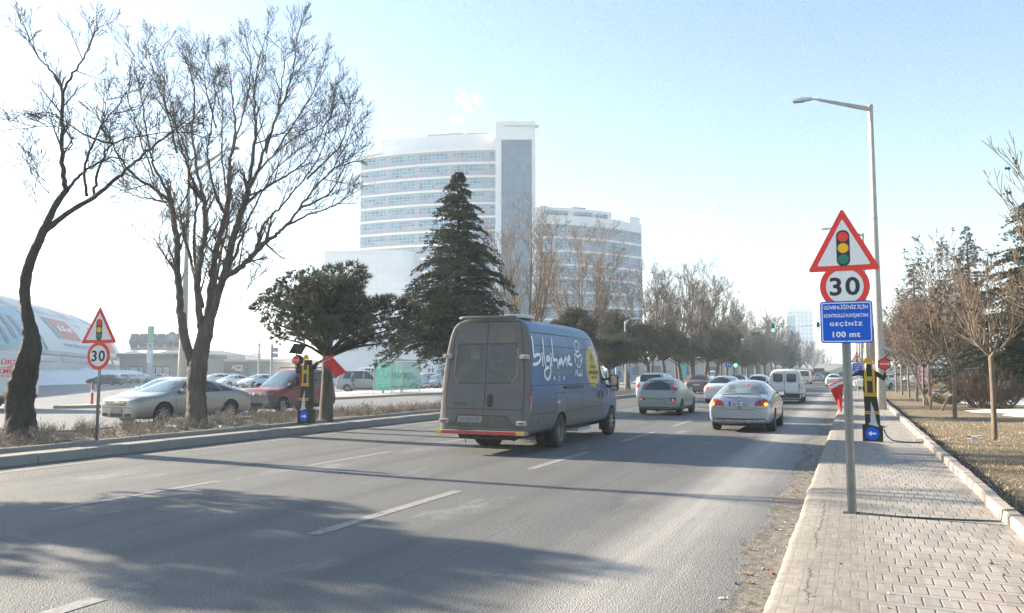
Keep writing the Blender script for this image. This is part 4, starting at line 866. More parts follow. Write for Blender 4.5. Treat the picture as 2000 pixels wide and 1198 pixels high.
def blue_van():
    root = empty('delivery_van', (-6.83, 14.5, 0), 0, 'large dirty blue high-roof van with white writing and a yellow disc, grimy grey rear doors', 'van')
    st = [van_sec(0.02, k=0.965, lean=0.34, zt=2.75), van_sec(0.06, k=0.985, lean=0.34, zt=2.77), van_sec(0.16, lean=0.33), van_sec(0.5, lean=0.25), van_sec(1.1, lean=0.12), van_sec(1.9), van_sec(3.2), van_sec(4.2), van_sec(4.55, zt=2.75, toph=0.98),
          van_sec(4.85, zt=2.60, toph=0.96), van_sec(5.2, zt=2.30, toph=0.92), van_sec(5.6, zt=1.86, toph=0.88, k=0.99), van_sec(5.88, zt=1.50, toph=0.85, k=0.985), van_sec(6.02, zt=1.34, k=0.98), van_sec(6.3, zt=1.22, k=0.965), van_sec(6.62, zt=1.04, k=0.93, zb=0.36), van_sec(6.80, zt=0.86, k=0.87, zb=0.36), van_sec(6.86, zt=0.78, k=0.82, zb=0.40)]
    me, bv = loft_body(st, (1.98, 5.97), 0.36, 0.3, [M_VAN, M_BLACK], 1.0, levels=2, raw=True)
    o = bpy.data.objects.new('body', me); COL.objects.link(o); o.parent = root
    for sx in (-1, 1):
        make_wheel(0.36, 0.22, M_RIMD, 6, root, sx*0.865, 1.98, sx, dual=True, rimf=0.60); make_wheel(0.36, 0.20, M_RIMD, 6, root, sx*0.60, 1.98, sx, rimf=0.60); make_wheel(0.36, 0.22, M_RIM, 6, root, sx*0.87, 5.97, sx, rimf=0.62)
    # side lettering and drawings
    def art(key, w, nm, m=M_WHITE, off=0.010):
        pp = []
        for s in VAN_ART[key]:
            if len(s) > 2:                                   # smooth the traced stroke
                P = [Vector(p) for p in s]; q = []
                for i in range(len(P)-1):
                    p0 = P[max(0,i-1)]; p1 = P[i]; p2 = P[i+1]; p3 = P[min(len(P)-1,i+2)]
                    for t in (0, 0.33, 0.66): q.append(0.5*((2*p1)+(p2-p0)*t+(2*p0-5*p1+4*p2-p3)*t*t+(3*p1-p0-3*p2+p3)*t**3))
                s = q+[P[-1]]
            pp += stroke(s, w)
        ob = decal(bv, 'right', pp, nm, m, root, off, 5); return ob
    art('bilgihane', 0.066, 'lettering'); art('mascot', 0.032, 'drawing'); art('mobil', 0.030, 'lettering')
    inkd = mat('disc_ink', (0.05, 0.035, 0.02), 0.6); yl = mat('small_yellow_letters', (0.55, 0.42, 0.05), 0.6)
    for txt, cy, cz, w, h, bd, m in (('KONYA', 4.36, 1.765, 0.42, 0.085, 0.02, inkd), ('BÜYÜKŞEHİR', 4.385, 1.625, 0.82, 0.125, 0.03, inkd), ('BELEDİYESİ', 4.40, 1.505, 0.48, 0.065, 0.02, inkd), ('bilim, bilgi, eğitim ve kültür', 2.07, 1.622, 1.36, 0.05, 0.012, yl)):
        vs, fs = text_fit(txt, w, h, bd); decal(bv, 'right', None, 'lettering', m, root, 0.010, tris=[([(cy+a, cz+b_) for a, b_ in vs], fs)])
    emb = [stroke([(4.34+0.02*cos(a), 2.0+0.02*sin(a)), (4.34+0.17*cos(a), 2.0+0.12*sin(a))], 0.018)[0] for a in [k*pi/6+0.1 for k in range(12)]]
    decal(bv, 'right', emb+[disc(0.06, 12, 4.34, 2.02), disc(0.035, 10, 4.345, 1.87)], 'emblem', mat('emblem_grey', (0.20, 0.19, 0.22), 0.6), root, 0.010, 5)
    decal(bv, 'right', [disc(0.03, 10, 4.34, 2.06), disc(0.018, 8, 4.345, 1.87)], 'emblem_heart', M_WHITE, root, 0.014, 5)
    for yy in (1.52, 1.825, 2.144): decal(bv, 'right', [rrect(0.09 if yy < 1.6 else 0.07, 0.085, 0.035, 4, yy, 1.50)] if yy != 1.825 else stroke(rrect(0.09, 0.08, 0.02, 3, yy, 1.49), 0.014, True), 'icon', M_WHITE, root, 0.010, 5)
    # panel lines of the side
    lines = [[(0.22,2.44),(2.6,2.44),(4.95,2.42)], [(0.24,2.175),(2.5,2.175),(4.62,2.165),(4.86,2.10),(4.92,1.95)], [(0.24,1.36),(2.0,1.358),(4.4,1.35),(4.75,1.30)], [(0.24,0.79),(1.45,0.785),(1.62,0.745)], [(2.35,0.78),(3.6,0.79),(4.95,0.80)],
             [(3.43,0.40),(3.46,0.80),(3.50,1.35)], [(2.52,0.40),(2.56,0.78)], [(4.95,0.42),(5.02,0.8),(4.92,1.10),(4.90,1.95)], [(0.20,0.40),(0.22,1.36),(0.24,2.5)], [(4.95,2.42),(5.02,2.0)], [(2.72,2.44),(2.70,2.175)], [(3.9,2.43),(3.88,2.17)], [(1.62,0.79),(1.58,1.15),(1.66,1.20),(2.2,1.18),(2.30,1.05),(2.33,0.7)]]
    pp = []
    for l in lines: pp += stroke(l, 0.014)
    decal(bv, 'right', pp, 'panel_gap', mat('van_gap', (0.035, 0.045, 0.06), 0.7), root, 0.004, 0.3)
    decal(bv, 'left', [q for l in lines for q in stroke(l, 0.014)], 'panel_gap', GAP, root, 0.004, 0.3)
    b = MB(); b.box(0.995, 2.15, 1.265, 1.02, 3.47, 1.325); b.build('slide_rail', M_BLACK, root); MB().box(1.02, 2.19, 1.283, 1.026, 3.43, 1.31).build('rail_face', M_GREYP, root)
    for sd in ('right', 'left'):
        decal(bv, sd, [[(5.02,1.36),(5.03,1.92),(5.26,1.97),(5.45,1.84),(5.66,1.56),(5.72,1.30),(5.35,1.33)]], 'cab_window', M_GLASS, root, 0.010)
        decal(bv, sd, stroke([(5.02,1.36),(5.03,1.93),(5.27,1.98),(5.47,1.85),(5.68,1.56),(5.74,1.29)], 0.035), 'window_seal', M_BLACK, root, 0.014)
        for yy in (4.72, 5.05): decal(bv, sd, [rrect(0.085, 0.20, 0.04, 4, yy, 1.09)], 'door_handle', M_BLACK, root, 0.02)
        decal(bv, sd, [rrect(0.07, 0.17, 0.03, 3, 5.62, 1.10)], 'side_badge', mat('pale_badge', (0.5, 0.46, 0.4), 0.6), root, 0.010)
        for yy, zz in ((0.55, 0.64), (1.38, 0.64), (3.86, 0.60)): decal(bv, sd, [disc(0.035, 10, yy, zz)], 'side_marker', M_RED, root, 0.012)
    decal(bv, 'top', [[(-0.74,5.1),(0.74,5.1),(0.84,5.95),(-0.84,5.95)]], 'windscreen', M_GLASS, root, 0.008)
    # tall tail lamps wrapping the corners
    for sx in (-1, 1):
        decal(bv, 'rear', [[(sx*0.90,0.80),(sx*1.0,0.80),(sx*1.0,1.36),(sx*0.93,1.37),(sx*0.885,1.0)]], 'tail_lamp', M_RED, root, 0.016)
        decal(bv, 'right' if sx > 0 else 'left', [[(0.02,0.98),(0.20,1.02),(0.22,1.34),(0.06,1.37)]], 'tail_lamp', M_RED, root, 0.014)
        decal(bv, 'right' if sx > 0 else 'left', [[(0.02,0.80),(0.16,0.84),(0.20,1.0),(0.02,0.98)]], 'reverse_lamp', mat('lamp_pale', (0.42, 0.40, 0.39), 0.5), root, 0.013)
    # rear doors: outlines, window-shaped pressings, number plate recess
    grm = mat('grime_line', (0.075, 0.066, 0.056), 0.8); pale = mat('grime_highlight', (0.24, 0.215, 0.185), 0.8, var=0.2); darkp = mat('grime_dark', (0.115, 0.10, 0.085), 0.8, var=0.25, scale=3)
    L = [[(-0.80,0.56),(-0.84,1.30),(-0.80,1.95),(-0.70,2.60),(-0.66,2.665),(0.66,2.655),(0.72,2.60),(0.82,1.95),(0.87,1.30),(0.865,0.54)], [(0.0,2.66),(-0.005,2.1),(0.02,1.3),(0.03,0.53)], [(-0.83,0.90),(0.865,0.885)], [(-0.80,0.56),(0.865,0.53)]]
    pp = []
    for l in L: pp += stroke(l, 0.016)
    decal(bv, 'rear', pp, 'door_gap', grm, root, 0.005, 0.3)
    wp = mat('dusty_door_glass', (0.105, 0.098, 0.088), 0.45, var=0.3, scale=2.5)
    for sg in (-1, 1):
        decal(bv, 'rear', [[(sg*0.06+0.005,1.42),(sg*0.59,1.44),(sg*0.68,1.57),(sg*0.67,2.09),(sg*0.61,2.18),(sg*0.06+0.005,2.18)]], 'door_window', wp, root, 0.003)
        inner = [(sg*0.05+0.005,1.40),(sg*0.60,1.42),(sg*0.70,1.56),(sg*0.69,2.10),(sg*0.62,2.20),(sg*0.05,2.20)]
        decal(bv, 'rear', stroke(inner[3:], 0.026)+stroke(inner[:2], 0.012), 'pressing', grm if sg < 0 else grm, root, 0.006, 0.4)
        decal(bv, 'rear', stroke([inner[1], inner[2], inner[3]], 0.03), 'pressing', pale, root, 0.007, 0.4)
    decal(bv, 'rear', [[(-0.70,0.57),(-0.60,0.62),(-0.53,0.765),(0.53,0.755),(0.64,0.60),(0.72,0.56)]], 'plate_recess', darkp, root, 0.006)
    decal(bv, 'rear', stroke([(-0.72,0.57),(-0.61,0.62),(-0.54,0.77),(0.53,0.76),(0.64,0.61),(0.75,0.56)], 0.02), 'recess_edge', grm, root, 0.009, 0.4)
    pl = decal(bv, 'rear', [rrect(0.54, 0.125, 0.01, 2, -0.265, 0.69)], 'licence_plate', M_PLATED, root, 0.016, 0.5)
    vs, fs = text_fit('42 CGC 98', 0.44, 0.075, 0.01); decal(bv, 'rear', None, 'lettering', mat('plate_ghost', (0.14, 0.135, 0.13), 0.7), pl, 0.020, tris=[([(-0.265+a, 0.69+b_) for a, b_ in vs], fs)])
    vs, fs = text_fit('IVECO', 0.26, 0.06, 0.02); decal(bv, 'rear', None, 'lettering', grm, root, 0.010, tris=[([(-0.51+a, 0.99+b_) for a, b_ in vs], fs)])
    decal(bv, 'rear', [rrect(0.30, 0.028, 0.012, 3, -0.26, 0.80)], 'brake_lamp', mat('dull_red', (0.25, 0.08, 0.06), 0.6), root, 0.016)
    decal(bv, 'rear', stroke(rrect(0.09, 0.22, 0.04, 5, 0.15, 1.06), 0.025, True), 'door_handle', grm, root, 0.018, 1)
    decal(bv, 'rear', [rrect(0.035, 0.19, 0.015, 4, 0.15, 1.06)], 'door_handle', M_BLACK, root, 0.024, 1)
    # faint picture wrap under the grime
    ghost = mat('ghost_print', (0.20, 0.18, 0.155), 0.8); gy = mat('ghost_yellow', (0.165, 0.146, 0.108), 0.85, var=0.15, scale=3)
    decal(bv, 'rear', [rrect(0.19, 0.15, 0.01, 2, -0.25, 1.96)], 'print', ghost, root, 0.006); decal(bv, 'rear', stroke([(-0.34,2.03),(-0.25,1.95),(-0.16,2.03)], 0.012)+stroke([(-0.34,1.9),(-0.16,1.9)], 0.006), 'print', darkp, root, 0.009)
    decal(bv, 'rear', [disc(0.19, 24, 0.44, 2.36)], 'print', gy, root, 0.004); decal(bv, 'rear', stroke([(0.15,1.70),(0.16,1.84),(0.27,1.86),(0.34,1.80),(0.33,1.68),(0.24,1.67),(0.15,1.70)], 0.012)+stroke(disc(0.04, 10, 0.31, 1.88), 0.010, True), 'print', ghost, root, 0.006)
    decal(bv, 'rear', stroke([(0.55,1.50),(0.56,1.60),(0.65,1.61),(0.64,1.51)], 0.014)+[disc(0.022, 8, 0.54, 1.50), disc(0.022, 8, 0.63, 1.50)], 'print', ghost, root, 0.006)
    vs, fs = text_fit('bilgi', 0.34, 0.14, 0.0); decal(bv, 'rear', None, 'print', ghost, root, 0.006, tris=[([(-0.43+a, 2.36+b_) for a, b_ in vs], fs)])
    hand = mat('ghost_hand', (0.19, 0.175, 0.155), 0.85)
    for hx, hz, k in ()and((-0.55,1.32,1), (-0.38,1.34,1.1), (-0.20,1.30,1), (0.08,1.30,1.05), (0.32,1.22,1.0), (-0.46,1.1,0.8)): decal(bv, 'rear', [[(hx-0.06*k,hz-0.34*k),(hx+0.07*k,hz-0.34*k),(hx+0.055*k,hz+0.20*k),(hx,hz+0.27*k),(hx-0.05*k,hz+0.20*k)]], 'print', hand, root, 0.0035)
    # hinges
    MH = mat('hinge_metal', (0.36, 0.35, 0.32), 0.6)
    for hx, hz, yy in ((-0.86,1.96,0.20), (0.86,1.93,0.20), (-0.83,0.65,0.0), (0.87,0.63,0.0)):
        b = MB(); b.box(hx-0.10, yy-0.05, hz-0.045, hx+0.10, yy+0.02, hz+0.045); b.box(hx-0.05, yy-0.075, hz-0.03, hx+0.02, yy-0.05, hz+0.03); h = b.build('hinge', MH, root, bevel=0.012)
        if hz < 1: MB().box(hx-0.05, yy-0.082, hz-0.012, hx+0.06, yy-0.076, hz+0.012).build('reflector', M_RED, h)
    # roof lip, vent, rear step, low pipework, mud flaps
    MB().tube([(-0.62,0.27,2.735),(-0.5,0.25,2.745),(0.5,0.25,2.74),(0.64,0.27,2.73)], 0.035, 8).build('roof_lip', mat('lip_dusty', (0.13, 0.12, 0.11), 0.7), root, smooth=True)
    MB().prism(rrect(0.5, 0.7, 0.12, 4, 0.40, 1.0), 2.74, 2.83, plane='xy').build('roof_vent', mat('vent_cream', (0.55, 0.53, 0.48), 0.6), root, bevel=0.03)
    b = MB(); b.box(-0.95, -0.13, 0.40, 0.97, 0.10, 0.47); b.build('rear_step', mat('step_grey', (0.24, 0.23, 0.22), 0.8, var=0.2), root)
    MB().box(-0.83, -0.135, 0.405, 0.80, -0.131, 0.468).build('red_strip', mat('strip_red', (0.50, 0.045, 0.04), 0.5, var=0.15, scale=9), root)
    for a, c in ((-0.95, -0.83), (0.80, 0.97)): MB().box(a, -0.135, 0.405, c, -0.131, 0.468).build('yellow_strip', mat('strip_yellow', (0.72, 0.42, 0.03), 0.5), root)
    b = MB(); b.tube([(-0.5,-0.02,0.38),(-0.35,0.0,0.33),(-0.1,0.0,0.34),(0.3,0,0.33),(0.6,0,0.36)], 0.02, 6); b.tube([(0.55,0.05,0.37),(0.68,0.05,0.28),(0.80,0.05,0.36)], 0.012, 5); b.tube([(-0.35,0,0.33),(-0.35,0,0.22)], 0.008, 5); b.build('tow_bar', M_BLACK, root)
    MB().box(-0.6, 0.2, 0.28, 0.6, 6.3, 0.42).build('chassis', M_BLACK, root)
    MB().tube([(0,1.98,0.36),(0,1.98,0.36)], 0.1).tube([(-0.6,1.98,0.36),(0.6,1.98,0.36)], 0.07, 8).build('axle', M_BLACK, root)
    MB().box(0.55, 3.3, 0.26, 0.93, 4.3, 0.33).build('side_step', mat('step_pale', (0.40, 0.39, 0.37), 0.7), root)
    for sx in (-1, 1): MB().box(sx*0.86-0.10, 5.52, 0.16, sx*0.86+0.10, 5.535, 0.42).build('mud_flap', M_BLACK, root)
    # door mirrors on black arms
    for sx in (-1, 1):
        b = MB(); b.tube([(sx*0.93,5.55,1.45),(sx*1.10,5.50,1.47)], 0.03, 8); b.tube([(sx*0.93,5.55,1.28),(sx*1.10,5.50,1.25)], 0.03, 8); a = b.build('mirror_arm', M_BLACK, root, smooth=True)
        mm = MB().prism(rrect(0.22, 0.42, 0.07, 5, sx*1.19, 1.36), 5.44, 5.56).build('door_mirror', M_BLACK, root, bevel=0.02)
        MB().prism(rrect(0.17, 0.25, 0.05, 5, sx*1.19, 1.42), 5.430, 5.439).build('mirror_glass', M_CHROME, mm); MB().prism(rrect(0.17, 0.10, 0.03, 5, sx*1.19, 1.215), 5.430, 5.439).build('mirror_glass', M_CHROME, mm)
        MB().prism(rrect(0.02, 0.18, 0.008, 3, sx*1.305, 1.36), 5.46, 5.54).build('indicator', mat('indicator_amber', (0.7, 0.35, 0.1), 0.4), mm)
    return root
blue_van()
# ================================================================ SIGNS AND STREET FURNITURE
M_SRED = mat('sign_red', (0.80, 0.040, 0.030), 0.45); M_SWHITE = mat('sign_white', (0.78, 0.79, 0.80), 0.5, var=0.06, scale=18)
M_SBLUE = mat('sign_blue', (0.002, 0.105, 0.60), 0.5, spec=0.25); M_SBLACK = mat('sign_black', (0.018, 0.020, 0.028), 0.5)
M_SYEL = mat('sign_yellow', (0.92, 0.48, 0.01), 0.5); M_SGREEN = mat('sign_green', (0.012, 0.20, 0.13), 0.5)
M_GALV = mat('galvanised_steel', (0.27, 0.28, 0.28), 0.4, metal=0.55, var=0.18, scale=6)
M_CONC = mat('concrete_pole', (0.40, 0.385, 0.35), 0.75, var=0.12, scale=3, bump=0.2)
M_BACK = mat('sign_back', (0.30, 0.31, 0.32), 0.5, metal=0.4)
def text_part(parent, txt, cx, cz, w, h, y, m, bold=0.02, spacing=1.0, name='lettering', d=0.003):
    vs, fs = text_fit(txt, w, h, bold, spacing); b = MB(); b.add([(cx+a, y-d, cz+c) for a, c in vs], fs)
    return b.build(name, m, parent, fix=False)
def rtri(side, r, cz=0.0, cx=0.0):
    h = side*0.866; C = [(cx-side/2, cz), (cx+side/2, cz), (cx, cz+h)]; cen = Vector((cx, cz+h/3)); pts = []
    for i, c in enumerate(C):
        d = (cen-Vector(c)).normalized(); o = Vector(c)+d*2*r; a0 = (-150, -30, 90)[i]
        for k in range(7):
            a = radians(a0-60+20*k); pts.append((o.x+r*cos(a), o.y+r*sin(a)))
    return pts
def ring_plate(b, outer, inner, y0, y1, mi=0):
    n = len(outer); m = len(inner); vs = [(x, y0, z) for x, z in outer]+[(x, y0, z) for x, z in inner]+[(x, y1, z) for x, z in outer]+[(x, y1, z) for x, z in inner]
    fs = []
    for i in range(n):
        j = (i+1) % n; fs += [(i, j, n+j, n+i), (2*n+j, 2*n+i, 3*n+i, 3*n+j), (i, 2*n+i, 2*n+j, j), (n+j, 3*n+j, 3*n+i, n+i)]
    b.add(vs, fs, mi)
def traffic_triangle(parent, side, h, z0, y, cx=0, letter_scale=1):
    """warning triangle with the three-lamp symbol"""
    kx = side/(h/0.866)
    S = lambda pts: [(cx+(x-cx)*kx, z) for x, z in pts]
    s0 = h/0.866
    p = MB().prism(S(rtri(s0, 0.022, z0, cx)), y, y+0.004).build('triangle_plate', [M_BACK], parent)
    b = MB(); b.prism(S(rtri(s0-0.004, 0.02, z0+0.001, cx)), y-0.003, y-0.0005); b.build('red_border', M_SRED, p)
    MB().prism(S(rtri(s0*0.735, 0.012, z0+h*0.088, cx)), y-0.006, y-0.0035).build('white_field', M_SWHITE, p)
    r = h*0.080; c = z0+h*0.36; b = MB()
    MB().prism(rrect(r*2.4, r*7.1, r*1.15, 8, cx, c), y-0.009, y-0.0065).build('symbol', M_SBLACK, p)
    for k, m in ((1, M_SRED), (0, M_SYEL), (-1, M_SGREEN)):
        MB().prism(disc(r*0.98, 24, cx, c+k*r*2.22), y-0.012, y-0.0095).build('symbol_lamp', m, p)
    MB().prism(disc(0.008, 8, cx, z0+0.035), y-0.016, y-0.0035).build('bolt', M_GALV, p)
    return p
def limit_disc(parent, w, cz, y, cx=0):
    p = MB().prism(disc(w/2, 40, cx, cz), y, y+0.004).build('round_plate', M_BACK, parent)
    MB().prism(disc(w/2-0.002, 40, cx, cz), y-0.003, y-0.0005).build('red_border', M_SRED, p)
    MB().prism(disc(w/2*0.75, 40, cx, cz), y-0.006, y-0.0035).build('white_field', M_SWHITE, p)
    text_part(p, '30', cx, cz, w*0.60, w*0.40, y-0.006, M_SBLACK, 0.022, 1.12)
    return p
def perforated_post(parent, x, y, z0, z1, w=0.062):
    b = MB(); t = 0.004
    b.box(x-w/2, y, z0, x+w/2, y+t, z1)
    for s in (-1, 1): b.box(x+s*w/2-(t if s > 0 else 0), y-0.030, z0, x+s*w/2+(0 if s > 0 else t), y-0.0001, z1); b.box(x+s*w/2-(0.0 if s > 0 else 0.018), y-0.0345, z0, x+s*w/2+(0.018 if s > 0 else 0.0), y-0.0305, z1)
    o = b.build('post', M_GALV, parent); b = MB(); z = z0+0.05
    while z < z1: b.prism([(x+0.005*cos(a*pi/3), z+0.005*sin(a*pi/3)) for a in range(6)], y-0.0015, y-0.0003); z += 0.028
    b.build('post_hole', M_SBLACK, o); return o
def main_sign():
    r = empty('road_sign', (-0.045, 9.2, 0.15), 0, 'tall sign post with large triangle, 30 disc and blue writing panel on the pavement', 'road sign')
    o = MB(); perforated_post(r, 0, 0.0, 0.0, 3.15, 0.052)
    traffic_triangle(r, 0.725, 0.682, 2.55, -0.050); limit_disc(r, 0.495, 2.385, -0.044, 0.003)
    p = MB().prism(rrect(0.515, 0.446, 0.035, 6, 0.008, 2.004), -0.058, -0.053).build('blue_panel', M_SBLUE, r)
    b = MB(); ring_plate(b, rrect(0.487, 0.418, 0.028, 6, 0.008, 2.004), rrect(0.467, 0.398, 0.02, 6, 0.008, 2.004), -0.0605, -0.0582); b.build('white_border', M_SWHITE, p)
    for txt, cz, w, h, sp, bd in (('GÜVENLİĞİNİZ İÇİN', 2.163, 0.432, 0.060, 0.95, 0.018), ('KONTROLLÜ KAVŞAKTAN', 2.073, 0.432, 0.058, 0.92, 0.018), ('GEÇİNİZ', 1.985, 0.322, 0.060, 1.25, 0.035), ('100 mt', 1.873, 0.270, 0.062, 1.1, 0.035)):
        text_part(p, txt, 0.004, cz, w, h, -0.0585, M_SWHITE, bd, sp)
    for z in (2.135, 1.80): MB().prism(disc(0.007, 8, 0, z), -0.068, -0.0585).build('bolt', M_GALV, p)
    MB().box(-0.09, -0.05, 0.0, -0.036, 0.05, 0.012).box(0.036, -0.05, 0.0, 0.14, 0.05, 0.012).build('foot_plate', M_SBLACK, r)
    return r
main_sign()
def small_sign(name, label, x, y, z, rz, side, h, ztri, dw, dz, top, tube=True):
    r = empty(name, (x, y, z), rz, label, 'road sign')
    MB().tube([(0,0,0),(0,0,top)], 0.032, 12).build('post', M_GALV, r, smooth=True)
    traffic_triangle(r, side, h, ztri, -0.05); limit_disc(r, dw, dz, -0.044); return r
small_sign('road_sign', 'tilted-looking triangle and 30 disc on a grey pipe in the median soil', -14.40, 11.94, 0.2, radians(7), 0.90, 0.775, 2.03, 0.575, 1.765, 2.6)
def far_sign():
    r = empty('road_sign', (0.32, 56, 0.15), 0, 'small distant triangle with blue panel, seen between sign post and flagman board', 'road sign')
    MB().tube([(0,0,0),(0,0,2.75)], 0.03, 8).build('post', M_GALV, r); traffic_triangle(r, 0.74, 0.68, 2.12, -0.05)
    p = MB().box(-0.27, -0.06, 1.58, 0.27, -0.05, 2.09).build('blue_panel', M_SBLUE, r)
    for i, (w, t) in enumerate(((0.44, 'GÜVENLİĞİNİZ İÇİN'), (0.44, 'KONTROLLÜ KAVŞAKTAN'), (0.3, 'GEÇİNİZ'), (0.26, '100 mt'))): text_part(p, t, 0, 2.01-i*0.115, w, 0.06, -0.061, M_SWHITE, 0.04)
    MB().box(-0.20, -0.06, 1.36, 0.02, -0.05, 1.55).build('small_plate', M_SBLUE, r)
far_sign()
# ---------------- flagman boards
M_FBLK = mat('board_black', (0.008, 0.008, 0.010), 0.5); M_FYEL = mat('board_yellow', (0.66, 0.36, 0.006), 0.5); M_FLAG = mat('flag_red', (0.60, 0.016, 0.02), 0.7, var=0.2, scale=4)
M_POLE = mat('flag_pole_red', (0.5, 0.02, 0.02), 0.4); M_BROWN = mat('rusty_brown', (0.07, 0.028, 0.02), 0.6, var=0.3); M_LIME = mat('badge_lime', (0.42, 0.48, 0.03), 0.5)
M_GREYW = mat('pale_grey_board', (0.50, 0.53, 0.56), 0.6)
def flagman(label, x, y, z, flip, depth, arm, arrow_right, s=1.0, back=None):
    f = -1 if flip else 1; CX = 0.355
    T = lambda pts: [((a-CX)*f*s, (b_-0.15)*s) for a, b_ in pts]
    r = empty('flagman_board', (x, y, z), 0, label, 'flagman board')
    sil = [(0.166,0.15),(0.566,0.15),(0.567,0.49),(0.522,0.505),(0.515,0.70),(0.50,0.90),(0.474,1.12),(0.478,1.30),(0.488,1.53),(0.622,1.441),(0.668,1.52),(0.668,1.665),(0.612,1.665),(0.618,1.555),(0.49,1.645),(0.447,1.675),(0.385,1.685),(0.39,1.80),(0.277,1.80),(0.290,1.735),(0.268,1.715),(0.282,1.675),(0.118,1.671),(0.12,1.56),(0.222,1.535),(0.212,1.38),(0.208,1.25),(0.214,1.18),(0.222,0.90),(0.225,0.53),(0.166,0.505)]
    bd = MB().prism(T(sil), -0.012, depth).build('figure', [M_FBLK if not back else M_FBLK], r)
    if back: MB().prism(T([(0.215,0.55),(0.515,0.55),(0.475,1.12),(0.23,1.12)]), depth+0.001, depth+0.03).build('back_box', back, r); MB().prism(T([(0.17,0.152),(0.562,0.152),(0.562,0.488),(0.17,0.488)]), depth+0.001, depth+0.05).build('base_box', back, r)
    MB().prism(T([(0.230,1.80),(0.237,1.855),(0.262,1.925),(0.322,1.955),(0.385,1.93),(0.412,1.87),(0.405,1.775),(0.375,1.795),(0.355,1.825),(0.30,1.825)]), -0.020, -0.0125).build('helmet', M_FYEL, bd)
    for a, c in ((0.237, 0.287), (0.395, 0.446)): MB().prism(T([(a,1.671 if a < 0.3 else 1.685),(c,1.675),(c+0.002,1.19),(a+0.006,1.19)]), -0.020, -0.0125).build('vest_strip', M_FYEL, bd)
    b = MB(); b.prism(T([(0.212,1.155),(0.476,1.155),(0.476,1.187),(0.212,1.187)]), -0.020, -0.0125); b.prism(T([(0.214,1.112),(0.475,1.112),(0.476,1.148),(0.212,1.148)]), -0.020, -0.0125); b.build('belt', M_FYEL, bd)
    b = MB()
    for z0 in (0.735, 0.775):
        b.prism(T([(0.226,z0),(0.335,z0),(0.335,z0+0.026),(0.226,z0+0.026)]), -0.020, -0.0125); b.prism(T([(0.418,z0),(0.512,z0),(0.512,z0+0.026),(0.418,z0+0.026)]), -0.020, -0.0125)
    b.build('knee_band', M_FYEL, bd)
    b = MB(); b.prism(T([(0.350,1.0),(0.375,0.92),(0.405,0.83),(0.43,0.70),(0.445,0.58),(0.492,0.464),(0.28,0.52),(0.325,0.56),(0.335,0.62),(0.325,0.66),(0.345,0.80)]), -0.020, -0.0125); b.build('leg_gap', M_GREYW, bd)
    MB().prism(T([(0.292,1.445),(0.388,1.445),(0.388,1.535),(0.292,1.535)]), -0.020, -0.0125).build('badge', M_LIME, bd)
    b = MB(); b.prism(T([(0.31,1.47),(0.37,1.47),(0.37,1.482),(0.31,1.482)]), -0.024, -0.0205); b.prism(T([(0.325,1.50),(0.355,1.50),(0.34,1.525)]), -0.024, -0.0205); b.build('badge_mark', M_SGREEN, bd)
    MB().prism(T([(0.612,1.612),(0.672,1.612),(0.672,1.632),(0.612,1.632)]), -0.020, -0.0125).prism(T([(0.612,1.642),(0.672,1.642),(0.672,1.662),(0.612,1.662)]), -0.020, -0.0125).build('cuff', M_FYEL, bd)
    hx, hz, hr = 0.640, 1.80, 0.140
    hexa = lambda q: T([(hx+q*sin(k*pi/3), hz+q*cos(k*pi/3)) for k in range(6)])
    h = MB().prism(hexa(hr), -0.028, depth*0.6+0.02).build('hexagon_sign', M_FBLK, r)
    MB().prism(hexa(hr*0.86), -0.034, -0.0285).build('red_face', M_SRED, h)
    text_part(h, 'YAVAŞ', (hx-CX)*f*s, (hz-0.15)*s, 0.195*s, 0.052*s, -0.0345, M_SWHITE, 0.035)
    cx, cz = 0.357, 0.325; q = MB().prism(T(disc(0.137, 28, cx, cz)), -0.020, -0.0125).build('blue_disc', M_SBLUE, bd)
    d = 1 if arrow_right else -1
    ar = [(-0.075,-0.018),(0.015,-0.018),(0.015,-0.055),(0.08,0),(0.015,0.055),(0.015,0.018),(-0.075,0.018)]
    MB().prism([((cx-CX)*f*s+d*a*s, (cz-0.15+b_)*s) for a, b_ in ar], -0.026, -0.0205).build('arrow', M_SWHITE, q)
    # tilted solar panel on a short bracket above the hexagon
    sx = (hx-CX)*f*s; b = MB(); b.tube([(sx, 0.03, (hz-0.15+0.12)*s), (sx+f*0.10, 0.03, (hz-0.15+0.25)*s)], 0.016, 6).build('panel_bracket', M_FBLK, r)
    c0 = Vector((sx+f*0.13, 0.03, (hz-0.15+0.27)*s)); ax = Vector((f*0.145, 0, -0.08)) if not flip else Vector((0.15, 0.10, -0.02)); ay = Vector((0.02, 0.17, 0.02)) if not flip else Vector((0.075, 0.02, 0.135))
    if flip: c0 = Vector((sx-0.02, 0.06, (hz-0.15+0.30)*s))
    az = ax.cross(ay).normalized()*0.010; p = MB().obox(c0, ax, ay, az).build('solar_panel', M_BACK if not flip else M_FBLK, r); MB().obox(c0-az*1.3 if az.z < 0 else c0+az*1.3, ax*0.94, ay*0.94, az*0.2).build('solar_cell', mat('solar_cell', (0.01, 0.012, 0.03), 0.2), p)
    return r, f, s, arm
fr, f, s, _ = flagman('black flagman board on the pavement with yellow vest strips, arrow pointing left, flag hanging down', 0.355, 18.8, 0.15, False, 0.03, None, False)
b = MB(); b.tube([(-0.22,0.02,1.455),(-0.30,0.0,1.43),(-0.375,-0.02,1.405)], [0.045,0.035,0.03], 8); b.tube([(-0.36,-0.02,1.41),(-0.44,-0.03,1.37),(-0.52,-0.05,1.34)], [0.03,0.035,0.02], 8)
b.build('forearm', M_FBLK, fr, smooth=True); MB().tube([(-0.37,-0.03,1.36),(-0.53,-0.04,1.33)], 0.004, 4).build('wire', M_GALV, fr)
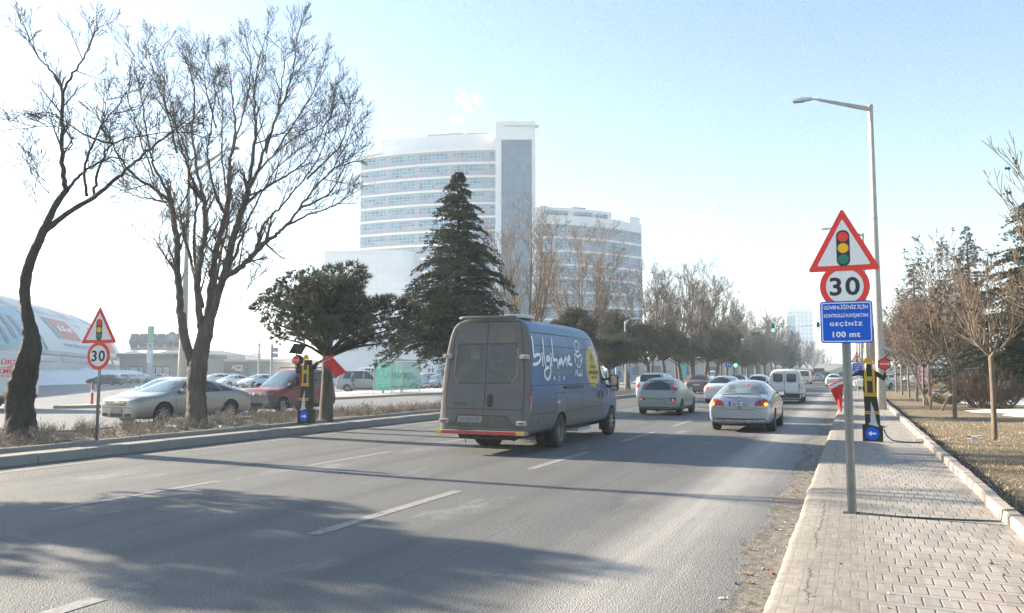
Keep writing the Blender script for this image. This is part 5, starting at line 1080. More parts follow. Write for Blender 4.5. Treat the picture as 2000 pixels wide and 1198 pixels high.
MB().tube([(-0.46,-0.06,1.345),(-0.845,-0.10,1.19)], 0.014, 8).build('flag_pole', M_POLE, fr, smooth=True)
def cloth(name, m, A, B, C, D, parent, wav=0.02, n=14, th=0.0):
    A, B, C, D = map(Vector, (A, B, C, D)); vs = []; fs = []
    for j in range(n+1):
        for i in range(n+1):
            u, v = i/n, j/n; p = (A*(1-u)+B*u)*(1-v)+(D*(1-u)+C*u)*v
            p.y += wav*sin(u*7+v*2)*v+wav*0.6*sin(v*5+u*3)*v; vs.append(p)
    for j in range(n):
        for i in range(n): fs.append((j*(n+1)+i, j*(n+1)+i+1, (j+1)*(n+1)+i+1, (j+1)*(n+1)+i))
    o = MB().add(vs, fs).build(name, m, parent, smooth=True, fix=False)
    so = o.modifiers.new('t', 'SOLIDIFY'); so.thickness = 0.004; return o
cloth('flag', M_FLAG, (-0.80,-0.1,1.105), (-0.53,-0.06,1.235), (-0.575,-0.06,0.68), (-0.60,-0.08,0.60), fr, 0.03)
MB().bar((-0.83,-0.098,1.15), (-0.50,-0.06,1.27), 0.004, 0.035).build('flag_hem', M_SWHITE, fr); MB().tube([(-0.545,-0.075,1.15),(-0.59,-0.075,0.65)], 0.003, 5).build('flag_cord', M_SWHITE, fr)
MB().tube([(0.185,-0.02,0.55),(0.23,-0.03,0.57),(0.25,-0.03,0.50),(0.235,-0.03,0.40),(0.20,-0.03,0.36),(0.19,-0.02,0.45)], 0.006, 5).build('cable_loop', M_SWHITE, fr)
fl, f, s, _ = flagman('black and brown flagman board in the median soil, arrow pointing right, red flag held out', -14.10, 18.35, 0.22, True, 0.20, None, True, 1.06, back=M_BROWN)
b = MB(); b.tube([(0.20,0.02,1.57),(0.32,0.0,1.60),(0.42,-0.02,1.66),(0.56,-0.03,1.72)], [0.055,0.05,0.045,0.03], 8); b.build('forearm', M_FBLK, fl, smooth=True)
MB().tube([(0.47,-0.025,1.68),(0.51,-0.028,1.695)], 0.04, 8).build('cuff', M_FYEL, fl)
MB().tube([(0.55,-0.03,1.735),(0.97,-0.05,1.895)], 0.022, 8).build('flag_pole', M_POLE, fl, smooth=True)
cloth('flag', M_FLAG, (0.645,-0.04,1.715), (0.955,-0.05,1.82), (1.365,-0.02,1.42), (1.06,-0.05,1.25), fl, 0.03)
MB().bar((0.62,-0.045,1.70), (0.95,-0.05,1.825), 0.004, 0.03).build('flag_hem', M_GALV, fl); MB().tube([(0.63,-0.04,1.70),(0.80,-0.06,1.50),(1.055,-0.05,1.25)], 0.006, 5).build('flag_cord', M_GALV, fl)
# ---------------- street lamps
def lamp_post(name, label, x, y, z, H, arm, rise, group=None, head=True, r0=0.18, r1=0.09):
    r = empty(name, (x, y, z), 0, label, 'street lamp', group)
    MB().tube([(0,0,0),(0,0,H*0.2),(0,0,H*0.62),(0,0,H)], [r0,r0*0.92,r1*1.25,r1], 16).build('pole', M_CONC, r, smooth=True)
    MB().tube([(0,0,H*0.62),(0,0,H*0.62+0.05)], r1*1.25+0.012, 16).build('collar', M_CONC, r, smooth=True)
    e = Vector((arm, 0, H+rise)); b = MB(); b.tube([(0,0,H-0.45),(0,0,H+0.02)], r1*1.15, 12); b.tube([(0,0,H-0.16),e], [0.105,0.062], 8); b.build('arm', M_CONC, r, smooth='auto')
    d = (e-Vector((0,0,H))).normalized(); p0 = e; p1 = e+d*0.22; MB().tube([p0, p1], 0.03, 8).build('spigot', M_GALV, r)
    sx = 1 if arm > 0 else -1
    pf = [(0,-0.02),(0.30,-0.05),(0.78,-0.05),(0.84,0.0),(0.74,0.07),(0.45,0.10),(0.10,0.06),(0,0.05)]
    h = MB().prism([(sx*a, c) for a, c in pf], -0.14, 0.14).build('lamp_head', mat('lamp_housing', (0.55, 0.56, 0.57), 0.4, metal=0.3), r, bevel=0.03, smooth='auto'); h.location = p1; h.rotation_euler = (0, 0, 0)
    MB().box(min(sx*0.34, sx*0.74), -0.1, -0.068, max(sx*0.34, sx*0.74), 0.1, -0.052).build('lens', M_LENS, h)
    return r
lamp_post('street_lamp', 'tall concrete lamp post behind the flagman board, arm over the road', 1.05, 35.3, 0.15, 12.45, -2.0, 0.52)
lamp_post('street_lamp', 'concrete lamp post on the far island, rising through the largest bare tree', -32.4, 31.9, 0.12, 12.2, 2.3, 0.9, r0=0.24)
for i, yy in enumerate((68, 101, 134, 167, 200)):
    lamp_post('street_lamp', ('nearest','second','third','fourth','farthest')[i]+' distant lamp post of the pavement row beyond the flagman board', 1.12, yy, 0.15, 12.4, -2.0, 0.5, 'distant lamp posts along the pavement')
for i, (px, py, dep, H) in enumerate(((1122, 612, 45, 0), (1222, 650, 62, 0))):
    p = WD(px, py, dep); lamp_post('street_lamp', ('short median lamp with white head just above the van roof', 'short median lamp with white head among the pines ahead of the van')[i], -15.4, AX(px, -15.4).y, 0.2, (5.0, 5.2)[i], 0.25, 0.1, r0=0.07, r1=0.05)
# ---------------- traffic signals
M_GLIT = mat('signal_green_lit', (0.05, 0.8, 0.6), 0.3, emit=(0.05, 1.0, 0.68), es=3.5)
def signal_head(parent, x, z, y=-0.16, s=1.0, tail=True):
    b = MB(); b.prism(rrect(0.36*s, 1.1*s, 0.05, 3, x, z), y, y+0.22); h = b.build('signal_head', M_SBLACK, parent)
    for k, m in ((1, mat('lens_dark_red', (0.05, 0.008, 0.008), 0.3)), (0, mat('lens_dark_amber', (0.05, 0.03, 0.005), 0.3)), (-1, M_GLIT)):
        MB().prism(disc(0.125*s if k >= 0 else 0.18*s, 20, x, z+k*0.34*s), y-0.012, y-0.001).build('signal_lens', m, h)
        b = MB(); b.tube([(x-0.15*s, y-0.002, z+k*0.34*s+0.05), (x-0.15*s, y-0.16, z+k*0.34*s+0.06)], 0.012, 4); 
        vs = []; 
        for i in range(9):
            a = radians(10+20*i); vs += [(x+0.155*s*cos(a), y-0.001, z+k*0.34*s+0.155*s*sin(a)), (x+0.155*s*cos(a), y-0.17, z+k*0.34*s+0.155*s*sin(a))]
        MB().add(vs, [(2*i, 2*i+1, 2*i+3, 2*i+2) for i in range(8)]).build('visor', M_SBLACK, h)
    return h
ts = empty('traffic_signal', (-14.0, 108, 0.2), 0, 'curved mast with green signals over the road and a low green signal', 'traffic signal')
b = MB(); b.tube([(0,0,0),(0,0,5.0),(0.15,0,5.9),(0.7,0,6.5),(2.0,0,6.9),(4.75,0,7.45)], [0.11,0.09,0.085,0.08,0.07,0.05], 10); b.build('mast', M_GALV, ts, smooth=True)
signal_head(ts, 4.8, 7.2); signal_head(ts, 0.0, 2.75, y=-0.3, s=1.1)
ts2 = empty('traffic_signal', (2.2, 108, 0.15), 0, 'green signal hung nearest to the blue writing panel, arm from the right', 'traffic signal')
b = MB(); b.tube([(0,0,0),(0,0,6.6),(-0.2,0,7.2),(-0.8,0,7.45),(-5.9,0,7.5)], [0.11,0.09,0.085,0.07,0.05], 10); b.build('mast', M_GALV, ts2, smooth=True); signal_head(ts2, -5.95, 7.3)
o = MB().tube([(-9.2,108,7.62),(-6.5,108,7.40),(-3.8,108,7.62)], 0.02, 4).build('signal_cable', M_SBLACK); tag(o, 'thin cable strung between the two overhead green signals', 'cable')
hs = empty('hospital_sign', (-14.35, 104, 0.2), 0, 'small blue square sign with a white H beside the low green signal', 'road sign')
MB().tube([(0,0,0),(0,0,2.8)], 0.03, 8).build('post', M_GALV, hs); p = MB().prism(rrect(0.80, 0.80, 0.06, 3, 0, 2.45), -0.05, -0.04).build('blue_panel', M_SBLUE, hs)
b = MB(); ring_plate(b, rrect(0.74, 0.74, 0.04, 3, 0, 2.45), rrect(0.70, 0.70, 0.03, 3, 0, 2.45), -0.053, -0.0505); b.build('white_border', M_SWHITE, p); text_part(p, 'H', 0, 2.45, 0.36, 0.44, -0.051, M_SWHITE, 0.04)
# ---------------- cables, hose and odds and ends on the pavement
tag(MB().tube([(-0.02,9.19,0.165),(0.4,9.12,0.162),(0.9,9.17,0.160),(1.30,9.22,0.165),(1.32,9.22,0.275),(1.48,9.23,0.285),(1.55,9.24,0.20)], 0.010, 6).build('ground_cable', mat('cable_green', (0.045, 0.06, 0.055), 0.6), smooth=True), 'thin dark green cable laid across the pavement from the tall sign post', 'cable')
tag(MB().tube([(0.58,18.82,0.42),(0.64,18.8,0.28),(0.75,18.76,0.19),(0.95,18.72,0.17),(1.28,18.75,0.17),(1.42,18.8,0.25)], 0.014, 6).build('water_hose', mat('hose_blue', (0.02, 0.05, 0.16), 0.5), smooth=True), 'blue hose running from the flagman board to the lawn kerb', 'hose')
tag(MB().prism([(1.16,18.9),(1.33,18.85),(1.34,19.08),(1.2,19.12)], 0.15, 0.24, plane='xy').build('loose_block', M_KERB2, bevel=0.01), 'loose paving block at the end of the blue hose', 'paving block')
tag(MB().box(-0.45, 18.72, 0.152, 1.0, 18.80, 0.160).build('steel_strip', M_GALV), 'flat steel strip under the pavement flagman board', 'strip')
rp = empty('marker_post', (-33.1, 27.1, 0.12), 0, 'short red post on the far island nose', 'bollard'); MB().tube([(0,0,0),(0,0,0.95),(0,0,1.0)], [0.06,0.06,0.03], 10).build('shaft', mat('post_red', (0.45, 0.07, 0.06), 0.6), rp, smooth='auto'); MB().tube([(0,0,0.55),(0,0,0.68)], 0.0615, 10).build('reflective_band', M_SWHITE, rp)
R = random.Random(5)
for i, (x, y) in enumerate(((3.6, 20.3),)):
    b = MB(); 
    for k in range(7): b.obox((0.06*R.uniform(-2,2), 0.05*R.uniform(-1.5,1.5), 0.02+0.01*k), (0.09,0.02*R.uniform(-1,1),0.01*R.uniform(-1,1)), (0.0,0.05,0.01*R.uniform(-1,1)), (0,0,0.002))
    tag(b.build('crumpled_paper', mat('paper_blueish', (0.45, 0.5, 0.6), 0.8, var=0.3), loc=(2.35, 20.2, zlawn(2.35, 20.2))), 'crumpled white paper on the lawn beside the thin tree', 'litter')
MD = [mat('debris_tone', c, 0.9) for c in ((0.22,0.10,0.04), (0.45,0.38,0.28), (0.12,0.09,0.06), (0.6,0.58,0.54), (0.30,0.16,0.05))]
b = MB()
for i in range(170):                                         # leaves, crumbs and grit in the gutter and on the pavement
    g_ = R.random() < 0.85; y = 4.4+13*R.random()**1.4 if g_ else R.uniform(4.5, 12); x = R.uniform(-0.95, -0.60) if g_ else R.uniform(-0.4, 1.2)
    sz = 0.005+0.018*R.random()**2.5*(0.6 if not g_ else 1); n = R.choice((4, 5, 6)); z0 = 0.004 if g_ else 0.153
    b.prism([(x+sz*(0.6+0.6*R.random())*cos(k*2*pi/n), y+sz*(0.5+0.5*R.random())*sin(k*2*pi/n)) for k in range(n)], z0, z0+R.uniform(0.004, 0.014), R.choice((0,1,2,2,2,3,4)), plane='xy')
tag(b.build('debris', MD), kind='stuff')
# ================================================================ TREES
def bark_mat(name, a, b, sc=9):
    g = NG(name); O = g.obj(); n = g.noise(g.scl(O, (1, 1, 0.22)), sc, 6, 0.75); f = g.noise(O, 40, 4, 0.7); l = g.noise(O, 1.2, 3)
    c = g.mix(g.ramp(n, (0.3, 0.0), (0.66, 1.0)), a, b); c = g.mix(g.math('MULTIPLY', f, 0.4), c, tuple(x*0.6 for x in a)); c = g.mix(g.ramp(l, (0.45, 0.0), (0.7, 0.4)), c, tuple(x*1.3 for x in b))
    return g.out(c, g.bump(g.math('ADD', n, g.math('MULTIPLY', f, 0.4)), 1.0, 0.07), 0.9)
M_BARK = bark_mat('bark_grey_brown', (0.055, 0.045, 0.037), (0.17, 0.145, 0.12)); M_BARKD = bark_mat('bark_dark', (0.022, 0.018, 0.016), (0.075, 0.062, 0.052))
M_TWIG = mat('twig_brown', (0.105, 0.082, 0.066), 0.85, var=0.3, scale=1.5); M_TWIGD = mat('twig_dark', (0.062, 0.05, 0.045), 0.85, var=0.3, scale=1.5)
M_TWIGL = mat('twig_tan', (0.17, 0.125, 0.09), 0.8, var=0.3, scale=2); M_POD = mat('dry_seed_heads', (0.055, 0.035, 0.025), 0.9, var=0.3, scale=5); M_LEAFB = mat('dry_leaf_brown', (0.22, 0.11, 0.06), 0.9, var=0.4, scale=2)
def needle_mat(name, a, b, c3):
    g = NG(name); O = g.obj(); n = g.noise(O, 1.3, 4, 0.6); f = g.noise(O, 14, 4, 0.8)
    c = g.mix(g.ramp(n, (0.35, 0.0), (0.65, 1.0)), a, b); c = g.mix(g.ramp(f, (0.5, 0.0), (0.72, 0.8)), c, c3); return g.out(c, None, 0.8)
M_PINE = needle_mat('pine_needles', (0.052, 0.062, 0.038), (0.125, 0.13, 0.08), (0.21, 0.20, 0.125)); M_CEDAR = needle_mat('cedar_needles', (0.036, 0.050, 0.024), (0.080, 0.098, 0.042), (0.18, 0.17, 0.07)); M_SPRUCE = needle_mat('spruce_needles', (0.055, 0.068, 0.06), (0.09, 0.10, 0.085), (0.13, 0.13, 0.10))
def perp(d, rng):
    a = Vector((rng.gauss(0,1), rng.gauss(0,1), rng.gauss(0,1))); a = a-d*a.dot(d)
    return a.normalized() if a.length > 1e-3 else Vector((1,0,0))
def ftube(mb, pts, rs, n):                    # quick thin tube
    b = len(mb.v); t = (pts[-1]-pts[0]).normalized(); x = t.cross(Vector((0.3,0.2,0.93)) if abs(t.z) < 0.95 else Vector((1,0,0))).normalized(); y = t.cross(x)
    cs = [(cos(2*pi*k/n), sin(2*pi*k/n)) for k in range(n)]
    for p, r in zip(pts, rs):
        for c, s in cs: mb.v.append((p.x+(x.x*c+y.x*s)*r, p.y+(x.y*c+y.y*s)*r, p.z+(x.z*c+y.z*s)*r))
    for i in range(len(pts)-1):
        for k in range(n):
            k2 = (k+1) % n; mb.f.append((b+i*n+k, b+i*n+k2, b+(i+1)*n+k2, b+(i+1)*n+k)); mb.m.append(0)
def sprout(mb, p, d, L, r, lv, rng, q):
    """a wandering branch that forks again at each level; q: tropism, kids per level, angle, length ratio, wobble"""
    ns = 5 if lv > 1 else (4 if lv == 1 else 2); pts = [p.copy()]; dd = d.copy(); rs = [r]
    for i in range(ns):
        dd = (dd+perp(dd, rng)*q['wob']+Vector((0,0,q['up']))*(1.0/ns)).normalized(); p = p+dd*(L/ns); pts.append(p); rs.append(max(q['rmin'], r*(1-0.72*(i+1)/ns)))
    ftube(mb, pts, rs, 5 if lv > 2 else (4 if lv == 2 else 3))
    if lv == 0: return [p]
    ends = []; nk = q['kids'][lv-1]; nk = max(1, int(round(nk*rng.uniform(0.75, 1.25))))
    for k in range(nk):
        t = 0.18+0.80*(k+rng.random()*0.7)/nk; t = min(0.99, t); i = min(ns-1, int(t*ns)); f = t*ns-i; pp = pts[i].lerp(pts[i+1], f); td = (pts[i+1]-pts[i]).normalized()
        a = radians(q['ang']*rng.uniform(0.65, 1.3)); nd = (td*cos(a)+perp(td, rng)*sin(a)+Vector((0,0,0.12))).normalized()
        ends += sprout(mb, pp, nd, L*q['ratio']*rng.uniform(0.6, 1.2)*(1.15-0.5*t), max(q['rmin'], rs[i]*0.55), lv-1, rng, q)
    return ends
def smooth_line(P, n=4):
    q = []
    for i in range(len(P)-1):
        p0 = P[max(0,i-1)]; p1 = P[i]; p2 = P[i+1]; p3 = P[min(len(P)-1,i+2)]
        for k in range(n):
            t = k/n; q.append(0.5*((2*p1)+(p2-p0)*t+(2*p0-5*p1+4*p2-p3)*t*t+(3*p1-p0-3*p2+p3)*t**3))
    return q+[P[-1].copy()]
def limb_tree(name, label, base, trunk, limbs, rng, q, group=None, lv=3, step=0.34, start=0.25, m=M_BARK, mt=M_TWIG, kn=0.0, L0=1.7):
    root = empty(name, base, 0, label, 'tree', group); B = Vector(base)
    b = MB()
    for line, rr in trunk:
        P = smooth_line([p-B for p in line], 14); n = len(P); R_ = []
        for i in range(n):
            t = i/(n-1)*(len(rr)-1); j = min(len(rr)-2, int(t)); R_.append(rr[j]+(rr[j+1]-rr[j])*(t-j))
        bb = len(b.v); b.tube(P, R_, 22)
        for k in range(bb, len(b.v)):             # lumpy, burred bark
            v = Vector(b.v[k]); vq = Vector((v.x, v.y, v.z*0.55)); i = (k-bb)//22
            if i < n: c = P[min(i, n-1)]; d = v-c; b.v[k] = tuple(c+d*(1+kn*noise.noise(v*2.6)+kn*0.8*noise.noise(v*6)+kn*0.7*noise.noise(vq*19)))
    b.build('trunk', m, root, smooth=True)
    cr = MB(); lb = MB()
    for line, r0, r1 in limbs:
        P = smooth_line([p-B for p in line], 5); n = len(P)
        for i in range(1, n-1): P[i] = P[i]+Vector((rng.gauss(0,1), rng.gauss(0,1), rng.gauss(0,1)))*0.014
        RR = [r0+(r1-r0)*(i/(n-1))**0.8 for i in range(n)]
        lb.tube(P, RR, 8, cap=True)
        tot = sum((P[i+1]-P[i]).length for i in range(n-1)); acc = 0; nx = tot*start
        for i in range(n-1):
            sg = (P[i+1]-P[i]); sl_ = sg.length
            while acc+sl_ > nx:
                f = (nx-acc)/sl_; pp = P[i].lerp(P[i+1], f); td = sg.normalized(); t = nx/tot
                a = radians(rng.uniform(28, 62)); nd = (td*cos(a)+perp(td, rng)*sin(a)+Vector((0,0,0.25))).normalized()
                sprout(cr, pp, nd, L0*rng.uniform(0.5, 1.15)*(1.1-0.45*t), max(0.012, min(0.035, RR[i]*0.5)), lv-1, rng, q); nx += step*rng.uniform(0.5, 1.5)
            acc += sl_
        sprout(cr, P[-1], (P[-1]-P[-2]).normalized(), L0*0.5, r1, lv-1, rng, q)
    lb.build('limb', m, root, smooth=True, fix=False)
    cr.build('crown', mt, root, fix=False); return root
# ---- the two large bare trees in the median: limb lines as they stand, spread in depth
def LN(dep, pts, dz0=0.0, dz1=0.0):
    n = len(pts); return [WD(x, y, dep+dz0+(dz1-dz0)*(i/max(1, n-1))) for i, (x, y) in enumerate(pts)]
QB = dict(up=0.20, wob=0.045, kids=(4, 7, 7), ang=37, ratio=0.60, rmin=0.0047)
ORD = 'first second third fourth fifth sixth seventh eighth ninth tenth eleventh twelfth thirteenth fourteenth fifteenth sixteenth seventeenth eighteenth'.split()
D1 = 17.4; b1 = GP(45, 860, 0.12)
tl = [([WD(47,874,D1-0.1), WD(40,800,D1), WD(48,735,D1), WD(60,680,D1), WD(58,640,D1), WD(51,600,D1), WD(48,555,D1), WD(60,507,D1), WD(73,478,D1)], [0.33,0.29,0.25,0.22,0.14,0.105,0.11,0.10,0.095]),
      ([WD(73,478,D1), WD(88,445,D1), WD(108,402,D1), WD(131,370,D1)], [0.095,0.085,0.07,0.06]), ([WD(86,452,D1), WD(106,437,D1), WD(140,411,D1), WD(184,386,D1)], [0.075,0.065,0.052,0.045])]
ll = [(LN(D1, [(130,372),(122,336),(122,290),(121,228),(122,181)], 0, 0.3), 0.06, 0.035), (LN(D1, [(122,181),(100,140),(78,114),(50,60),(36,30)], 0.3, 1.0), 0.03, 0.008), (LN(D1, [(122,181),(140,150),(158,122),(180,80),(190,50)], 0.3, -0.8), 0.032, 0.008),
      (LN(D1, [(131,370),(150,350),(166,336),(195,315),(223,308)], 0, 1.2), 0.04, 0.018), (LN(D1, [(184,386),(223,352),(258,322),(295,290),(330,262),(362,238)], 0, -1.5), 0.05, 0.012), (LN(D1, [(182,386),(190,340),(205,300),(217,280),(205,258),(199,248)], 0, 0.6), 0.035, 0.016),
      (LN(D1, [(170,384),(166,331),(178,290),(199,248),(222,215),(246,181)], 0, -0.6), 0.034, 0.010), (LN(D1, [(216,280),(180,270),(150,253),(98,222),(45,224),(10,223)], 0.4, 1.4), 0.028, 0.007), (LN(D1, [(217,280),(260,268),(321,259),(372,258)], 0.4, -1.0), 0.022, 0.007),
      (LN(D1, [(199,248),(205,215),(210,189)], 0.6, 0.9), 0.018, 0.008), (LN(D1, [(122,290),(140,288),(135,262),(110,250),(60,246)], 0, -1.2), 0.02, 0.006), (LN(D1, [(90,448),(75,410),(65,350),(57,290)], 0, 0.5), 0.010, 0.003), (LN(D1, [(112,400),(100,385),(85,345),(80,330)], 0, -0.5), 0.010, 0.003)]
QL = dict(QB, kids=(4, 6, 5))
limb_tree('bare_tree', 'leaning dark-trunked bare tree at the left edge with a burred crooked trunk', tuple(b1), tl, ll, random.Random(11), QL, step=0.30, start=0.35, m=M_BARKD, mt=M_TWIGD, kn=0.16, L0=0.95, lv=3)
D2 = 22.0; b2 = GP(385, 832, 0.12)
tl = [([WD(385,842,D2), WD(384,800,D2), WD(384,760,D2), WD(386,722,D2), WD(392,690,D2), WD(401,645,D2), WD(404,618,D2)], [0.34,0.275,0.25,0.25,0.22,0.19,0.12]), ([WD(380,722,D2), WD(370,694,D2), WD(359,655,D2), WD(354,612,D2)], [0.16,0.14,0.125,0.115])]
ll = [(LN(D2, [(357,640),(353,610),(350,580),(346,540),(346,480),(341,440),(338,412),(334,396)], 0, 0.5), 0.115, 0.075), (LN(D2, [(334,396),(310,392),(290,388),(262,381),(236,370)], 0.5, 2.0), 0.045, 0.010), (LN(D2, [(334,396),(300,368),(259,341),(232,305),(217,270),(202,243)], 0.5, -1.8), 0.055, 0.010), (LN(D2, [(333,396),(321,362),(300,325),(292,290),(284,250),(279,207),(268,150),(259,103)], 0.5, 1.4), 0.055, 0.008),
      (LN(D2, [(395,660),(391,630),(386,572),(388,532),(394,488),(402,452),(400,415),(398,393)], 0, -0.8), 0.105, 0.06), (LN(D2, [(398,393),(375,350),(357,300),(345,250),(335,200)], -0.8, -2.5), 0.05, 0.009), (LN(D2, [(400,395),(385,330),(377,270),(380,181),(370,140),(362,103)], -0.8, 0.8), 0.05, 0.008),
      (LN(D2, [(388,560),(380,500),(380,440),(384,396),(372,340),(362,290),(340,240),(323,207),(321,140),(320,85)], 0.2, 2.2), 0.05, 0.008), (LN(D2, [(401,665),(404,630),(408,600),(414,548),(420,510),(426,476),(434,445),(440,420),(448,380),(448,347)], 0, 0.9), 0.11, 0.07), (LN(D2, [(448,347),(452,300),(460,248),(455,200),(450,155),(440,110)], 0.9, 2.6), 0.055, 0.008), (LN(D2, [(440,420),(420,380),(410,330),(405,290),(415,240),(420,180),(410,130)], 0.7, -1.8), 0.045, 0.008),
      (LN(D2, [(404,668),(410,634),(418,602),(436,540),(446,505),(452,480),(462,445),(472,412),(480,390),(484,373)], 0, -1.0), 0.12, 0.08), (LN(D2, [(484,373),(492,320),(499,259),(498,215),(497,171),(508,115),(522,62)], -1.0, -0.2), 0.065, 0.008), (LN(D2, [(484,373),(505,330),(517,290),(540,230),(564,171),(575,120),(580,67)], -1.0, -3.0), 0.055, 0.008), (LN(D2, [(470,412),(500,380),(540,355),(585,325),(625,270),(640,220)], -0.9, 0.9), 0.05, 0.008),
      (LN(D2, [(438,540),(464,528),(480,512),(496,496),(508,484),(520,472)], -0.5, -0.9), 0.08, 0.062), (LN(D2, [(520,472),(540,458),(560,440),(580,414),(612,372),(645,336),(672,290),(692,245)], -0.9, -2.6), 0.055, 0.008), (LN(D2, [(498,494),(504,476),(512,445),(530,422),(548,404),(585,360),(621,310),(645,230),(660,155)], -0.8, 1.4), 0.05, 0.008), (LN(D2, [(560,440),(600,420),(645,405),(675,388),(690,378)], -1.4, 0.6), 0.035, 0.007), (LN(D2, [(585,408),(640,380),(668,335),(688,305)], -1.6, -0.4), 0.035, 0.007),
      (LN(D2, [(374,512),(362,470),(354,432),(352,405),(365,380),(370,330),(385,300)], 0.2, -1.6), 0.045, 0.010), (LN(D2, [(430,560),(450,520),(470,470),(485,430),(500,400),(540,330),(600,280),(640,260)], 0.5, 3.2), 0.06, 0.009), (LN(D2, [(410,610),(420,560),(430,500),(445,440),(440,360),(432,290),(436,210),(430,160)], 0.4, 3.4), 0.06, 0.009), (LN(D2, [(396,600),(380,540),(365,480),(350,430),(310,380),(285,330),(262,290)], 0.3, 3.2), 0.055, 0.009),
      (LN(D2, [(536,300),(575,240),(615,170),(635,110)], 0.5, 1.5), 0.03, 0.007), (LN(D2, [(600,350),(660,290),(680,240),(686,200)], -0.5, -2), 0.03, 0.007), (LN(D2, [(455,300),(480,200),(490,125),(484,88)], 1.0, 0.2), 0.03, 0.007), (LN(D2, [(345,300),(330,230),(305,160),(290,100)], -1.5, -2.5), 0.028, 0.007), (LN(D2, [(300,345),(268,250),(250,190),(240,150)], 1.0, 0.2), 0.028, 0.007), (LN(D2, [(422,250),(402,170),(395,105)], 0.5, 1.5), 0.026, 0.007), (LN(D2, [(640,340),(675,312),(695,290)], -2, -2.6), 0.022, 0.007), (LN(D2, [(505,335),(560,280),(610,250),(668,200)], 0.2, 2.4), 0.03, 0.007), (LN(D2, [(520,300),(545,200),(555,130),(550,90)], -0.8, 1.0), 0.03, 0.007),
      (LN(D2, [(416,616),(460,590),(480,572),(495,545),(500,528)], 0, -0.5), 0.010, 0.004), (LN(D2, [(346,560),(328,525),(316,480),(310,440)], 0, -0.2), 0.008, 0.003)]
limb_tree('bare_tree', 'largest bare tree, many upright limbs forking from a thick ridged trunk beside the silver saloon', tuple(b2), tl, ll, random.Random(22), QB, step=0.27, start=0.28, kn=0.13, L0=1.28, lv=3)
# ---- generic bare tree meshes
def bare_kind(seed, H, spread, m, mt, leaf=None, nleaf=0, lv=3, fork=0.28, nl=7, q=QB, r0=0.16, podm=None):
    rng = random.Random(seed); base = Vector((0,0,0)); fk = H*fork; lean = Vector((rng.uniform(-0.2,0.2), rng.uniform(-0.2,0.2), 0))
    P = [Vector((0,0,-0.1)), Vector((0,0,fk*0.5))+lean*0.3, Vector((0,0,fk))+lean]
    t = MB(); t.tube(smooth_line(P, 4), [r0*(1.25 if i == 0 else 1-0.04*i) for i in range(9)], 10); lb = MB(); cr = MB(); ends = []
    for k in range(nl):
        a = 2*pi*k/nl+rng.uniform(-0.3, 0.3); sp = spread*rng.uniform(0.45, 1.0); top = H*rng.uniform(0.72, 1.0) if k else H
        if k == 0: sp *= 0.2
        e = Vector((cos(a)*sp, sin(a)*sp, top)); s = P[2].lerp(P[1], rng.random()*0.35)
        mid1 = s.lerp(e, 0.35)+Vector((cos(a), sin(a), 0))*spread*0.12; mid2 = s.lerp(e, 0.7)+Vector((cos(a), sin(a), 0))*spread*0.10
        L = smooth_line([s, mid1, mid2, e], 4); n = len(L); rr = [r0*0.55*(1-0.86*i/(n-1)) for i in range(n)]; lb.tube(L, rr, 6)
        for i in range(2, n):
            for _ in range(2 if i < n-1 else 1):
                td = (L[min(n-1,i+1)]-L[i-1]).normalized(); an = radians(rng.uniform(25, 60)); nd = (td*cos(an)+perp(td, rng)*sin(an)+Vector((0,0,0.2))).normalized()
                ends += sprout(cr, L[i], nd, H*0.17*rng.uniform(0.6, 1.15), max(0.010, rr[i]*0.5), lv-1, rng, q)
    bits = MB()
    if nleaf:
        for _ in range(nleaf):
            p = rng.choice(ends)+Vector((rng.gauss(0,0.06), rng.gauss(0,0.06), rng.gauss(0,0.06))); s = rng.uniform(0.025, 0.06) if leaf == 'leaf' else rng.uniform(0.018, 0.035)
            if leaf == 'leaf':
                u = perp(Vector((0,0,1)), rng)*s; v = Vector((rng.gauss(0,1), rng.gauss(0,1), rng.gauss(0,1))).normalized()*s*0.7; bits.add([p-u, p-v, p+u, p+v], [(0,1,2,3)])
            else:
                for _k in range(3):
                    c = p+Vector((rng.gauss(0,0.03), rng.gauss(0,0.03), rng.gauss(0,0.03))); bits.add([c+Vector((0,0,s)), c+Vector((s,0,0)), c+Vector((0,s,0)), c+Vector((-s,0,0)), c+Vector((0,-s,0)), c+Vector((0,0,-s))], [(0,1,2),(0,2,3),(0,3,4),(0,4,1),(5,2,1),(5,3,2),(5,4,3),(5,1,4)])
    return t, lb, cr, bits
def place_kind(name, label, x, y, z, kind, m, mt, ml=None, group=None, rz=0, s=1.0, cat='tree', mesh_cache={}):
    r = empty(name, (x, y, z), rz, label, cat, group); r.scale = (s, s, s) if not hasattr(s, '__len__') else s
    t, lb, cr, bits = kind; 
    for nm, mb, mm in (('trunk', t, m), ('limb', lb, m), ('crown', cr, mt), ('leaves', bits, ml)):
        if mb is None or not mb.v: continue
        key = (id(mb), mm.name)
        if key in mesh_cache: o = bpy.data.objects.new(nm, mesh_cache[key]); COL.objects.link(o); o.parent = r
        else: o = mb.build(nm, mm, r, smooth=nm != 'leaves', fix=False); mesh_cache[key] = o.data
    return r
QF = dict(QB, kids=(4, 6, 6), rmin=0.009, ratio=0.52)
